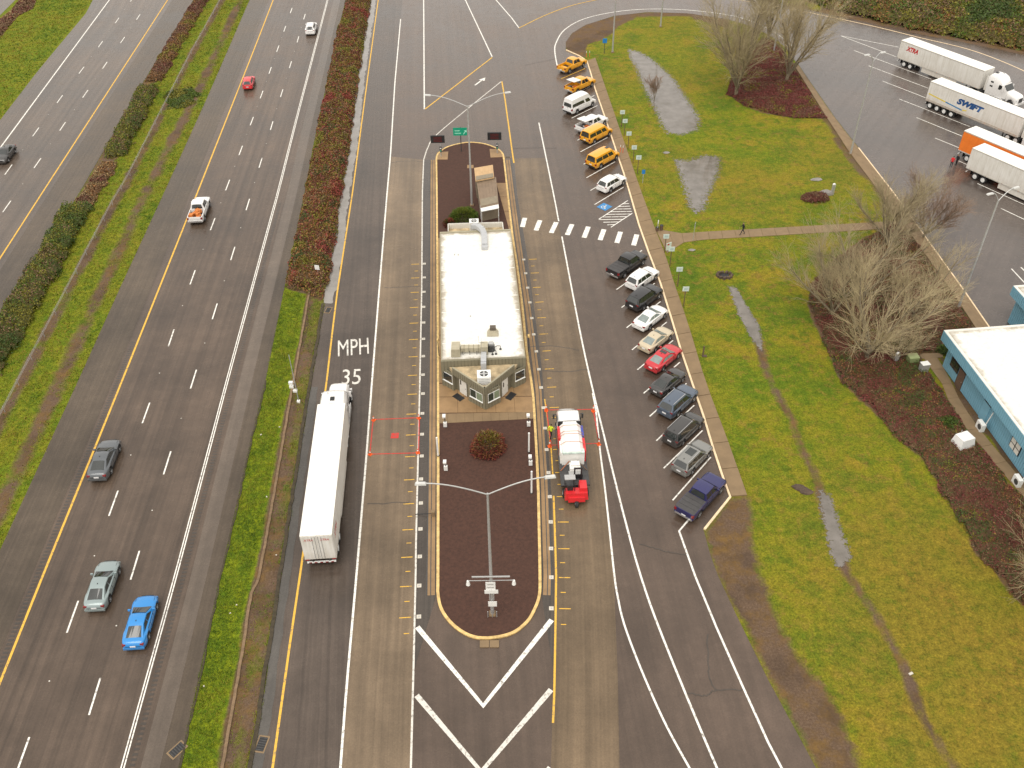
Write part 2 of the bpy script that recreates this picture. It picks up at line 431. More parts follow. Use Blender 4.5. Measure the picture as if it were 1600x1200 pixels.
ISL = [(680.5, 250), (681.5, 243), (686, 237), (698, 229), (718, 223.5), (735, 221.5), (755, 223.5), (770, 228), (780, 233), (786, 239),
       (788.5, 248), (794, 295), (802, 365), (809, 410), (818, 480), (825, 550), (834, 610), (837.5, 657), (842.5, 750), (844.5, 825), (846, 900),
       (845, 930), (837.5, 952), (825, 972.5), (800, 991), (762, 998.5), (732, 994), (705, 976), (687.5, 952), (682, 927), (682, 900),
       (682.5, 750), (682.5, 600), (682, 450), (681, 300)]
ISL_W = curve([G(x, y, .14) for x, y in ISL + ISL[:1]], 4)[:-1]
KERB = GP([(884, 79), (904, 88), (916, 96), (922, 115), (929, 140), (941, 175), (952.6, 209), (965, 247), (973.5, 272), (982, 300), (997, 352),
           (1012, 395), (1030, 442), (1047, 497), (1062, 547), (1080, 600), (1097, 650), (1112, 700), (1127, 745), (1139, 777), (1099, 827)])
WALK_R = GP([(930, 91), (1001, 298), (1020, 350), (1040, 400), (1052, 440), (1075, 507), (1103, 600), (1135, 684), (1167, 775)])
PAVE_BR = ext(GP([(1099, 827), (1110, 867), (1122, 900), (1150, 960), (1200, 1062), (1275, 1200)]), 0, NEAR)
LOOP_IN = GP([(884, 79), (884, 66), (894, 52), (915, 39), (960, 25), (1012, 19), (1075, 21), (1135, 30), (1170, 40), (1192, 50), (1207, 58), (1225, 72), (1238, 90)])
LOT_K = GP([(1248, 102), (1303, 182), (1342, 232), (1395, 300), (1504, 451), (1546, 512)])
LOT_K = ext(LOT_K, 0, 55)
LOOP_OUT = GP([(1140, -8), (1250, 13), (1355, 35), (1412, 49), (1500, 65), (1600, 86), (1800, 135)])
STATION = (RAMP_L[::-1] + [Vector((60, 430, 0))] + LOOP_OUT + [Vector((170, 100, 0)), Vector((120, 15, 0))] + LOT_K[::-1] + LOOP_IN[::-1] + KERB[1:] + PAVE_BR[1:])
POND1 = [(800 + a / 4, b / 4) for a, b in [(730, 310), (800, 330), (870, 370), (960, 450), (1010, 500), (1060, 580), (1130, 680), (1170, 750), (1150, 810), (1060, 840), (980, 830), (940, 780), (900, 690), (850, 590), (810, 500), (780, 420), (740, 360)]]
POND2 = [(1056, 250), (1075, 252), (1105, 243), (1124, 247), (1121, 270), (1112, 290), (1104, 308), (1098, 327), (1088, 332), (1078, 322), (1072, 298)]
POND3 = [(1139, 447), (1150, 450), (1165, 475), (1185, 507), (1191, 532), (1190, 548), (1182, 540), (1170, 520), (1157, 497), (1147, 472)]
POND4 = [(1280, 767), (1295, 772), (1307, 807), (1322, 850), (1330, 870), (1310, 888), (1297, 865), (1290, 825), (1282, 790)]
DITCH = GP([(1135, 440), (1150, 462), (1180, 525), (1205, 600), (1237, 655), (1255, 705), (1277, 750), (1290, 800), (1315, 870), (1325, 900), (1370, 962), (1415, 1047), (1437, 1112), (1475, 1175), (1530, 1260)])
RIDGE = GP([(485, 455), (460, 600), (456, 620), (432, 762), (407, 900), (395, 930), (380, 1025), (350, 1200), (330, 1300)])
CABLE = ext(GP([(347, 0), (300, 85), (195, 292), (185, 305), (72, 522), (35, 592), (0, 660)]), 120, 40)
NB_BROWN = GP([(375, 0), (330, 100), (285, 190), (228, 300), (185, 395), (125, 525), (92, 600), (0, 795), (-60, 920)])
BED_RED = GP([(1265, 447), (1262, 475), (1275, 512), (1295, 557), (1315, 597), (1360, 637), (1405, 690), (1445, 720), (1470, 770), (1507, 822), (1525, 870), (1555, 895), (1620, 975),
              (1700, 960), (1640, 850), (1595, 778), (1552, 722), (1508, 668), (1477, 618), (1440, 566), (1442, 552), (1472, 552), (1478, 520), (1518, 512), (1488, 458), (1430, 378), (1400, 348), (1350, 372), (1300, 410)])
BED_TOP = GP([(1136, 147), (1142, 125), (1165, 92), (1192, 60), (1212, 64), (1236, 100), (1291, 185), (1245, 186), (1200, 178), (1160, 165)])
BANK = GP([(1225, -12), (1287, 13), (1375, 36), (1450, 52), (1530, 67), (1605, 82), (1800, 128), (1950, 20), (1700, -120), (1200, -110)])
HEDGE = ext(GP([(541, 0), (522, 75), (491, 225), (477, 300), (448, 437), (446, 450)]), 110, 0)
HEDGE_R = ext(GP([(580, 0), (561, 120), (548, 225), (535, 300), (518, 425), (505, 470)]), 110, 0)
HEDGE_P = HEDGE + [GP([(480, 460)])[0]] + HEDGE_R[::-1]

# ------------------------------------------------------------------ ground: one sheet, soil and moss written as attributes
def axis(lo, hi, step, far):
    a = list(np.arange(lo, hi + .01, step)); g_, k = [], step
    b, c = lo, hi
    left, right = [], []
    while b > -far: k *= 1.35; b -= k; left.append(b)
    k = step
    while c < far: k *= 1.35; c += k; right.append(c)
    return np.array(left[::-1] + a + right)
gx, gy = axis(-80, 78, .5, 3000), axis(26, 175, .5, 3000)
X, Y = np.meshgrid(gx, gy); X, Y = X.ravel(), Y.ravel(); nx, ny = len(gx), len(gy)
wob = (fbm(X * .35, Y * .35, 3) - .5)
def soft(poly, w=.5):
    d = pdist(X, Y, list(poly) + [poly[0]]); d = np.where(inside(X, Y, poly), d, -d); return np.clip(.5 + (d + wob * .9) / w, 0, 1)
def band(pts, wid, soft=.6): return np.clip(1 - (pdist(X, Y, pts) + wob * 2.2 * min(1, wid) - wid) / soft, 0, 1)
soil = np.zeros(X.shape)
soil = np.maximum(soil, .9 * band(CABLE, .2, 1.1) * (.45 + fbm(X * .4, Y * .4, 61))); soil = np.maximum(soil, .9 * band(NB_BROWN, .3, 1.3) * (.4 + fbm(X * .3, Y * .3, 62)))
soil = np.maximum(soil, 1.0 * band(RIDGE, .22, .5)); soil = np.maximum(soil, .72 * band(DITCH[2:], .14, .8) * (.6 + .8 * fbm(X * .6, Y * .6, 63)))
soil = np.maximum(soil, 1.0 * soft(BED_RED)); soil = np.maximum(soil, 1.0 * soft(BED_TOP))
soil = np.maximum(soil, 1.0 * soft(HEDGE_P, .5))
wedge = GP([(1100, 828), (1139, 780), (1168, 778), (1175, 800), (1176, 837), (1190, 900), (1200, 915), (1225, 985), (1267, 1045), (1312, 1120), (1342, 1200), (1400, 1320), (1300, 1250), (1200, 1058), (1150, 958), (1122, 898)])
soil = np.maximum(soil, .95 * soft(wedge, 1.8))
gb = GP([(883, 80), (883, 64), (893, 50), (915, 37), (960, 23), (1075, 18), (1140, 29), (1137, 45), (1075, 26), (1000, 26), (968, 40), (955, 55), (918, 70), (915, 90)])
soil = np.maximum(soil, 1.0 * soft(gb, .8))
lotbed = GP([(1240, 100), (1291, 185), (1328, 245), (1370, 290), (1430, 375), (1490, 455), (1525, 515)])
soil = np.maximum(soil, .7 * band(lotbed, .5, .8))
soil = np.maximum(soil, .9 * soft(BANK, 1.0))
soil = np.maximum(soil, .9 * band(LOOP_OUT, 1.3, .9)); soil = np.maximum(soil, soft(GP([(1484, 590), (1492, 613), (1521, 660), (1564, 712), (1608, 764), (1664, 838), (1700, 838), (1620, 740), (1560, 670), (1500, 575), (1470, 556)]), .6))
sbx = [p + Vector((1.2, 0, 0)) for p in SB_R]
soil = np.maximum(soil, .75 * band(sbx, .9, 1.2))
strip_r = (inside(X, Y, RIDGE + RAMP_L[::-1][:8]))
brownish = np.where(strip_r, .62, 0.0)
soil = np.maximum(soil, brownish * (.55 + fbm(X * .5, Y * .25, 8)))
org = np.clip((fbm(X * .06, Y * .06, 5, 3) - .42) * 3, 0, 1) * np.where(X > 16, 1, .6)
low = np.clip((X - 22) / 10, 0, 1) * np.clip((75 - Y) / 25, 0, 1)
org = np.clip(org * .45 + low * .7 * np.clip((fbm(X * .09, Y * .09, 15) - .38) * 3, 0, 1), 0, 1)
org = np.clip(np.where(X < 8, org * .4, org) * .8 + .35 * low * np.clip((fbm(X * .2, Y * .2, 77) - .42) * 4, 0, 1), 0, 1)
lush = np.where((X < -15), .55, 0.0) + .6 * np.clip(1 - np.abs(pdist(X, Y, NB_R) - 1.4) / 1.6, 0, 1) * (Y < 88)
strip_l = inside(X, Y, NB_R[4:] + RIDGE[::-1])
lush = np.where(strip_l, .95, lush)
lush = np.clip(lush + .55 * np.clip((fbm(X * .11, Y * .11, 25) - .5) * 4, 0, 1) * (X > 12), 0, 1)
vz = np.zeros(X.shape)
faces = (np.arange(ny - 1)[:, None] * nx + np.arange(nx - 1)[None, :]).ravel()
faces = np.stack([faces, faces + 1, faces + nx + 1, faces + nx], 1)
def npmesh(name, verts, faces, mats, cols=None, attrs=None, mi=None):
    me = bpy.data.meshes.new(name); k = faces.shape[1]
    me.vertices.add(len(verts)); me.vertices.foreach_set('co', np.asarray(verts, np.float32).ravel())
    me.loops.add(faces.size); me.loops.foreach_set('vertex_index', faces.astype(np.int32).ravel())
    me.polygons.add(len(faces)); me.polygons.foreach_set('loop_start', np.arange(0, faces.size, k, dtype=np.int32))
    try: me.polygons.foreach_set('loop_total', np.full(len(faces), k, np.int32))
    except Exception: pass
    for m_ in mats: me.materials.append(m_)
    if mi is not None: me.polygons.foreach_set('material_index', np.asarray(mi, np.int32))
    if cols is not None:
        a = me.attributes.new('Col', 'FLOAT_COLOR', 'POINT')
        c4 = np.ones((len(verts), 4), np.float32); c4[:, :3] = cols; a.data.foreach_set('color', c4.ravel())
    for key, v in (attrs or {}).items():
        a = me.attributes.new(key, 'FLOAT', 'POINT'); a.data.foreach_set('value', np.asarray(v, np.float32))
    me.update(); me.validate(); return me
def groundmat():
    m_, n, l, b = newmat('grass_and_soil')
    geo = n.new('ShaderNodeNewGeometry').outputs['Position']
    at = {}
    for k in ('soil', 'org', 'lush'):
        a = n.new('ShaderNodeAttribute'); a.attribute_name = k; at[k] = a.outputs['Fac']
    n1, n2, n3, n4 = noise(n, l, geo, .16, 6, .66), noise(n, l, geo, .9, 6, .72), noise(n, l, geo, 5.5, 5, .78), noise(n, l, geo, 20, 2, .8)
    n5 = noise(n, l, geo, .42, 5, .7)
    gr = ramp(n, l, n1, [(.36, (.095, .160, .010)), (.46, (.175, .205, .012)), (.54, (.235, .225, .014)), (.64, (.300, .225, .022))])
    gr = mixc(n, l, maprange(n, l, n5, .50, .60, 0, .8), gr, (.100, .165, .010))
    gr = mixc(n, l, maprange(n, l, n2, .52, .62, 0, .75), gr, (.245, .160, .034))
    gr = mixc(n, l, at['lush'], gr, ramp(n, l, n2, [(.38, (.090, .160, .008)), (.62, (.235, .285, .010))]))
    gr = mixc(n, l, at['org'], gr, ramp(n, l, n2, [(.38, (.165, .160, .016)), (.5, (.255, .175, .024)), (.62, (.28, .225, .022))]))
    gr = mixc(n, l, 1.0, gr, ramp(n, l, n3, [(.36, (.60, .62, .58)), (.5, (1, 1, 1)), (.64, (1.42, 1.40, 1.36))]), 'MULTIPLY')
    gr = mixc(n, l, 1.0, gr, ramp(n, l, n4, [(.38, (.72, .72, .72)), (.62, (1.28, 1.28, 1.28))]), 'MULTIPLY')
    gr = mixc(n, l, 1.0, gr, ramp(n, l, noise(n, l, geo, 1.7, 5, .75), [(.36, (.58, .60, .60)), (.52, (.82, .82, .84)), (.66, (.98, .95, .92))]), 'MULTIPLY')
    so = ramp(n, l, n3, [(.25, (.075, .045, .030)), (.5, (.13, .085, .055)), (.75, (.20, .14, .095))])
    so = mixc(n, l, maprange(n, l, n5, .45, .62, 0, .75), so, ramp(n, l, n2, [(.38, (.10, .060, .022)), (.62, (.20, .115, .032))]))
    so = mixc(n, l, maprange(n, l, n1, .50, .60, 0, .45), so, (.055, .038, .028))
    ad = n.new('ShaderNodeMath'); ad.operation = 'ADD'; l.new(at['soil'], ad.inputs[0])
    sc = n.new('ShaderNodeMath'); sc.operation = 'MULTIPLY_ADD'; l.new(n2, sc.inputs[0]); sc.inputs[1].default_value = .9; sc.inputs[2].default_value = -.45
    l.new(sc.outputs[0], ad.inputs[1])
    l.new(mixc(n, l, maprange(n, l, ad.outputs[0], .34, .72), gr, so), b.inputs['Base Color'])
    b.inputs['Roughness'].default_value = .85; b.inputs['Specular IOR Level'].default_value = .15
    mx = n.new('ShaderNodeMath'); mx.operation = 'ADD'; l.new(n3, mx.inputs[0]); l.new(n4, mx.inputs[1])
    bump(n, l, b, mx.outputs[0], .7, .07)
    return m_
M['ground'] = groundmat()
ground = link('ground', npmesh('ground', np.stack([X, Y, vz], 1), faces, [M['ground']], attrs={'soil': soil, 'org': org, 'lush': lush}))
tag(ground, kind='structure')
SOIL_AT = (gx, gy, soil.reshape(ny, nx))

# ------------------------------------------------------------------ highway carriageways
hw = ribbon('highway', NB_L, NB_R, .02, M['asphalt_nb'])
ribbon('shoulder', NB_L, offset(NB_Y, .95), .026, M['shoulder'], hw)
ribbon('shoulder', offset(NB_W, -2.6), NB_R, .026, M['shoulder'], hw)
ribbon('shoulder_strip', offset(NB_W, -1.25), offset(NB_W, -2.58), .026, M['shoulder2'], hw)
stripe('edge_line', resample(offset(NB_Y, 0), 60), .2, .031, M['yellow_line'], hw)
wl = resample(NB_W, 90)
stripe('edge_line', offset(wl, -.08), .10, .031, M['white_line'], hw)
stripe('edge_line', offset(wl, .12), .10, .031, M['white_line'], hw)
def dashes(L, parent, step=1):
    "painted lane dashes given as pixel pairs"
    for (a, b) in L:
        p, q = G(*a), G(*b); stripe('lane_dash', [p, q], .14, .031, M['white_line'], parent)
LA = [(336, 341), (305, 422.5), (272, 515), (234, 629.5), (184.5, 767), (122.5, 939), (46, 1152)]
LB = [(477, 22), (467, 57), (455.5, 96), (442, 140), (426.5, 190), (409.5, 247), (390, 311), (367, 386), (339.5, 474.5), (307, 578), (267, 705.5), (218, 861), (157, 1059.5)]
def dashrow(pts, parent, n_far=8, n_near=2):
    P = GP(pts); d0 = (P[0] - P[1]); P = [P[0] + d0 * k for k in range(n_far, 0, -1)] + P
    d1 = (P[-1] - P[-2]); P += [P[-1] + d1 * k for k in range(1, n_near + 1)]
    for i, p in enumerate(P):
        d = (P[i + 1] - p) if i + 1 < len(P) else (p - P[i - 1])
        stripe('lane_dash', [p, p + d.normalized() * 3.05], .14, .031, M['white_line'], parent)
        q = p + d * .62      # raised pavement marker between dashes
        MB().box(q.x, q.y, .035, .1, .1, .03, rz=.4).build('lane_stud', M['worn_white'], parent)
dashrow([(424, 105), (411, 142), (396, 183), (379, 228), (359, 281)] + LA, hw, 5, 1)
dashrow(LB, hw, 5, 1)
# rumble strips along the right line and the yellow line
def rumble(line, off, name, n0, n1):
    L = resample(line, 600); s = 0; mb = MB()
    P = offset(L, off)
    for i in range(1, len(P)):
        if not (n0 < P[i].y < n1): continue
        d = (P[i] - P[i - 1]); k = int(d.length / .62) + 1; t = d.normalized(); r = Vector((t.y, -t.x, 0))
        for j in range(k):
            c = P[i - 1] + d * (j / k); a, b_ = r * .2, t * .1
            mb.quad(*[(q.x, q.y, .029) for q in (c - a - b_, c + a - b_, c + a + b_, c - a + b_)])
    o = mb.build(name, M['asphalt_dark'], hw); tag(o, kind='stuff')
rumble(NB_W, -.62, 'rumble_strip', 26, 110)
rumble(NB_Y, .5, 'rumble_strip', 26, 80)
sb = ribbon('far_highway', SB_L, SB_R, .02, M['asphalt_sb'])
ribbon('shoulder', offset(SB_Y, -.95), SB_R, .026, M['shoulder'], sb)
stripe('edge_line', resample(SB_Y, 50), .2, .031, M['yellow_line'], sb)
stripe('edge_line', resample(SB_W, 50), .2, .031, M['white_line'], sb)
dashrow([(186, 28), (160.5, 64.5), (131.5, 104.5), (98, 149), (61, 199.5), (19, 257.5)], sb, 6, 3)
dashrow([(219, 22.5), (195, 58), (167.5, 97), (137.5, 141), (102.5, 191), (64, 247.5), (17, 314)], sb, 6, 3)
fr = ribbon('frontage_road', ext(GP([(14, -40), (-60, 30)]), 100, 100), ext(GP([(34, -10), (-10, 34)]), 100, 100), .02, M['asphalt_sb'])
stripe('edge_line', GP([(30, -2), (28, 9), (0, 34), (-20, 50)]), .16, .03, M['white_line'], fr)

# ------------------------------------------------------------------ station pavement
st = sheet('station_pavement', STATION, .02, M['asphalt_st'])
ribbon('ramp_lane', RAMP_L, [p for p in ext(LANE_W, 200, 0)], .025, M['asphalt_ramp'], st)
lotpoly = GP([(1225, 30), (1300, 30), (1437, 60), (1600, 100), (1800, 150)]) + [Vector((165, 100, 0)), Vector((118, 18, 0))] + offset(LOT_K, -.12)[::-1] + GP([(1244, 96), (1225, 60)])
sheet('truck_lot', lotpoly, .025, M['lot'], st)
cl = ribbon('left_scale_lane', offset(LANE_W, -.1)[2:], LANE_R, .030, M['concrete_lane'], st)
ribbon('right_scale_lane', RL_L, RL_R, .030, M['concrete_lane2'], st)
isl_l = GP([(681, 250), (681, 300), (682, 450), (682.5, 600), (682.5, 750), (682, 900), (682, 930)])
isl_r = GP([(789, 250), (796, 310), (803, 365), (819, 480), (835, 610), (843, 750), (847, 900), (846, 930)])
ribbon('dark_strip', LANE_R[:-2], isl_l, .027, M['asphalt_dark'], st)
ribbon('dark_strip', isl_r, RL_L[:-2], .027, M['asphalt_dark'], st)
def channel(line, side):
    A, B = offset(line, side * .12), offset(line, side * .75)
    A, B = resample(A, 40), resample(B, 40)
    o = ribbon('drain_channel', A, B, .034, M['pad'], st)
    ribbon('channel_slot', [p.lerp(q, .5) for p, q in zip(A, B)], [p.lerp(q, .62) for p, q in zip(A, B)], .038, M['steel_d'], o)
    ribbon('channel_edge', [p.lerp(q, .97) for p, q in zip(A, B)], [p.lerp(q, 1.12) for p, q in zip(A, B)], .038, M['steel_d'], o)
channel(isl_l, 1); channel(isl_r, -1)
# painted lines
Z = .036
stripe('edge_line', resample(RAMP_Y, 60), .18, Z, M['yellow_line'], st)
stripe('edge_line', resample(LANE_W, 60), .18, Z, M['white_line'], st)
stripe('edge_line', resample(LANE_R, 60), .15, Z, M['worn_white'], st)
stripe('gore_line', curve(GP([(662, 250), (669, 230), (682, 211), (737, 165), (784, 127)]), 5), .16, Z, M['worn_white'], st)
stripe('gore_line', GP([(784, 127), (789, 155), (800, 235), (803, 255)]), .2, Z, M['yellow_line'], st)
stripe('gore_line', ext(GP([(662, 0), (663, 171)]), 60, 0), .2, Z, M['white_line'], st)
stripe('gore_line', GP([(664, 171), (769, 90)]), .22, Z, M['yellow_line'], st)
stripe('gore_line', ext(GP([(727, 0), (769, 89)]), 60, 0), .2, Z + .004, M['white_line'], st)
stripe('gore_line', ext(GP([(775, 0), (800, 29), (811, 44)]), 50, 0), .2, Z, M['white_line'], st)
stripe('gore_line', curve(GP([(811, 44), (850, 25), (890, 10), (932, 0), (1010, -14)]), 5), .2, Z + .004, M['yellow_line'], st)
stripe('loop_line', curve(GP([(872, 110), (867, 82), (869, 67), (882, 47), (912, 30), (960, 19), (1012, 14.5), (1075, 16), (1140, 24), (1170, 32), (1192, 41), (1207, 49), (1225, 61), (1241, 76)]), 5), .2, Z, M['white_line'], st)
stripe('loop_line', curve(GP([(1100, -14), (1156, 0), (1194, 7), (1245, 16), (1355, 39), (1437, 59), (1512, 77), (1575, 100), (1650, 135)]), 5), .22, Z, M['kerb_w'], st)
stripe('lane_line', curve(GP([(842, 192), (864, 299), (873, 346)]), 3), .17, Z, M['white_line'], st)
stripe('lane_line', curve(GP([(878, 370), (905, 512), (924, 600), (944, 682), (972, 795), (1001, 900), (1037, 1000), (1120, 1200), (1190, 1350)]), 4), .17, Z, M['white_line'], st)
stripe('lane_line', curve(GP([(926, 615), (931, 642), (937, 700), (945, 762), (952, 825), (960, 900), (965, 932), (975, 975), (1000, 1042), (1037, 1126), (1077, 1200), (1140, 1310)]), 4), .16, Z + .004, M['white_line'], st)
stripe('lane_line', GP([(1079, 809), (1061, 830), (1086, 900), (1120, 982), (1160, 1072), (1200, 1160), (1221, 1200), (1290, 1350)]), .17, Z, M['white_line'], st)
stripe('edge_line', GP([(851, 624), (856, 658), (861, 700), (864, 745)]), .12, Z, M['yellow_line'], st)
stripe('edge_line', GP([(865, 775), (867, 830), (869, 900), (868, 975), (866, 1085), (864, 1130)]), .16, Z, M['yellow_line'], st)
# chevrons below the island
stripe('chevron', GP([(652, 980), (755, 1103), (862, 969)]), .42, Z, M['white_line'], st)
stripe('chevron', GP([(651, 1087), (752, 1206), (861, 1078)]), .42, Z, M['worn_white'], st)
stripe('chevron', GP([(646, 1215), (750, 1350), (860, 1200)]), .42, Z, M['worn_white'], st)
# 10-foot marker plates and ticks along both scale lanes
TL = [(663, 412.5), (663, 434), (662.5, 456.5), (662, 480), (662, 504.5), (661.7, 530), (661.5, 557), (661, 586), (661, 615.5), (660, 646.5), (659.5, 679), (659, 713), (658, 749), (657.7, 786.5), (657, 827), (656, 870), (655, 915.5), (654.5, 964)]
TR = [(818.5, 406), (821.5, 427.5), (824.5, 450), (828, 473), (831, 497.5), (834, 523), (838, 549.5), (842, 577.5), (845.5, 606), (849, 637.5), (851.5, 669.5), (854, 703), (857, 739), (859, 776.5), (860.5, 816), (861, 857.5), (861.5, 902.5), (861.5, 951)]
for T, sgn in ((GP(TL), -1), (GP(TR), 1)):
    for i, p in enumerate(T):
        d = (T[min(i + 1, 17)] - T[max(i - 1, 0)]).normalized(); r = Vector((-d.y, d.x, 0)) * sgn
        if r.x * sgn < 0: r = -r
        MB().box(p.x, p.y, .045, .37, .37, .02, rz=math.atan2(d.y, d.x)).build('marker_plate', M['plate_c'], st)
        MB().box(p.x, p.y, .058, .15, .13, .004, rz=math.atan2(d.y, d.x)).build('marker_plate_print', M['steel'], st)
        a = p + r * .62
        stripe('scale_tick', [a, a + r * .95], .09, Z, M['yellow_line'], st)
        h = p + d * 1.5 + r * .75
        stripe('scale_tick', [h, h + r * .42], .08, Z, M['yellow_line'], st)
# red scale platform outlines
def scale_box(c, sq):
    P = GP(c)
    for i in range(4): stripe('scale_outline', [P[i], P[(i + 1) % 4]], .11, Z + .004, M['red_line'], st)
    if sq:
        q = G(617, 681); MB().box(q.x, q.y, .038, .75, .75, .004).build('scale_centre_mark', M['red_line'], st)
scale_box([(583, 656), (655, 653), (654, 708), (578, 710)], True)
scale_box([(854, 641), (927, 640), (936, 693), (861, 696)], False)
# crosswalk
for a, b in zip([(65, 220), (150, 242), (245, 257), (345, 270), (450, 287), (550, 302), (655, 320), (760, 335)], [(80, 163), (175, 178), (277, 190), (375, 203), (477, 218), (575, 235), (678, 250), (780, 267)]):
    stripe('crosswalk_bar', [G(800 + a[0] / 4, 300 + a[1] / 4), G(800 + b[0] / 4, 300 + b[1] / 4)], .62, Z, M['white_line'], st)
# parking stall lines
for k, (s, hd, ln) in enumerate([((876.5, 123.6), 45, 6.2), ((881, 138), 45.5, 6.2), ((885, 153), 46, 6.3), ((889, 168.5), 46, 6.3), ((893, 185), 46, 6.3), ((898, 202), 46.3, 6.3), ((902, 219.6), 46.3, 6.3), ((907, 237.5), 46.3, 6.3), ((912, 257), 46.5, 6.4), ((916.5, 278), 46.5, 6.4), ((922.5, 298), 47, 6.4), ((929, 320), 47, 6.4),
                               ((953, 426), 47.5, 6.5), ((963, 453), 47.5, 6.5), ((971, 481), 47.5, 6.5), ((979, 512.5), 48, 6.6), ((987.5, 547), 48, 6.6), ((996, 578), 48, 6.6), ((1005.5, 615), 48, 6.6), ((1015, 651), 48.3, 6.6), ((1025.5, 689), 48.5, 6.7), ((1037, 732), 48.5, 6.7), ((1051, 782), 51, 6.9)]):
    p = G(*s); d = Vector((math.cos(math.radians(hd)), math.sin(math.radians(hd)), 0))
    stripe('stall_line', [p, p + d * ln], .13, Z, M['yellow_line'] if k == 0 else M['white_line'], st)
# hatched access aisle and accessible symbol
A0, A1, B0, B1 = G(935.5, 343), G(981, 313.5), G(954.5, 355.5), G(988, 333.5)
stripe('aisle_line', [A0, A1], .13, Z, M['white_line'], st); stripe('aisle_line', [B0, B1], .13, Z, M['white_line'], st)
for k in range(9):
    y = 319 + k * 4.1; f = lambda p, q: p[0] + (q[0] - p[0]) * (y - p[1]) / (q[1] - p[1])
    xa = f((935.5, 343), (981, 313.5)) if y < 343 else f((935.5, 343), (954.5, 355.5))
    xb = f((954.5, 355.5), (988, 333.5)) if y > 333.5 else f((981, 313.5), (988, 333.5))
    stripe('aisle_hatch', GP([(xa, y), (xb, y - .6)]), .14, Z + .003, M['white_line'], st)
c = G(944.5, 323.5)
MB().box(c.x, c.y, Z + .002, 1.5, 1.5, .004, rz=math.radians(46)).build('accessible_symbol_field', M['blue_line'], st)
def wheelchair(c, rz, s, z, mat, parent, name):
    mb = MB(); cs, sn = math.cos(rz), math.sin(rz)
    T_ = lambda x, y: (c.x + s * (cs * x - sn * y), c.y + s * (sn * x + cs * y), z)
    def seg(a, b, w_):
        a, b = Vector((*a, 0)), Vector((*b, 0)); d = (b - a).normalized(); r = Vector((-d.y, d.x, 0)) * w_ / 2
        mb.quad(*[T_(q.x, q.y) for q in (a - r, b - r, b + r, a + r)])
    pts = [(math.cos(t) * .26 - .05, math.sin(t) * .26 - .12) for t in np.linspace(math.radians(120), math.radians(385), 12)]
    for a, b in zip(pts[:-1], pts[1:]): seg(a, b, .07)
    seg((-.06, .25), (-.02, -.08), .1); seg((-.02, -.08), (.2, -.08), .09); seg((.2, -.08), (.32, -.35), .09); seg((-.05, .1), (.15, .1), .06)
    mb.add([T_(-.08 + .09 * math.cos(t), .38 + .09 * math.sin(t)) for t in np.linspace(0, 2 * math.pi, 9)[:-1]], [tuple(range(8))])
    return mb.build(name, mat, parent)
wheelchair(c, math.radians(-44), 1.15, Z + .009, M['white_line'], st, 'accessible_symbol')
# arrow
a, b = G(742, 133.5), G(753, 125.5); d = (b - a).normalized(); r = Vector((-d.y, d.x, 0))
mb = MB(); mb.quad(*[(q.x, q.y, Z) for q in (a - r * .14, b - r * .14, b + r * .14, a + r * .14)])
mb.add([(q.x, q.y, Z) for q in (b - r * .55 - d * .1, b + d * 1.2, b + r * .55 - d * .1)], [(0, 1, 2)])
mb.build('arrow_marking', M['white_line'], st)
# truck lot stall lines
for a, b in [((1313, 56), (1400, 89)), ((1313, 56), (1404, 74)), ((1334, 79), (1455, 124)), ((1357, 103), (1450, 138)), ((1379, 127), (1446, 153)), ((1405, 155), (1515, 198)), ((1432, 184), (1503, 213)), ((1461, 216), (1510, 236)), ((1496, 251), (1512, 258)), ((1527, 287), (1600, 320)), ((1564, 326), (1640, 362)), ((1580, 420), (1610, 452)), ((1595, 418), (1625, 447))]:
    stripe('truck_stall_line', GP([a, b]), .14, Z, M['white_line'], st)
# sealed cracks
for k, c in enumerate([[(848, 579), (880, 581), (924, 577)], [(1000, 850), (1040, 862), (1075, 868)], [(1074, 1084), (1105, 1087), (1118, 1079), (1160, 1078)], [(1118, 1079), (1108, 1050), (1105, 990)], [(608, 254), (640, 252), (664, 253)], [(600, 450), (630, 449), (659, 447)], [(575, 788), (640, 785)], [(800, 232), (870, 231)], [(805, 545), (860, 541), (905, 548)], [(820, 102), (870, 92)]]):
    L = curve(GP(c), 8); L = [p + Vector((random.uniform(-.08, .08), random.uniform(-.08, .08), 0)) for p in L]
    stripe('sealed_crack', L, .1, .0345, M['asphalt_dark'], st)

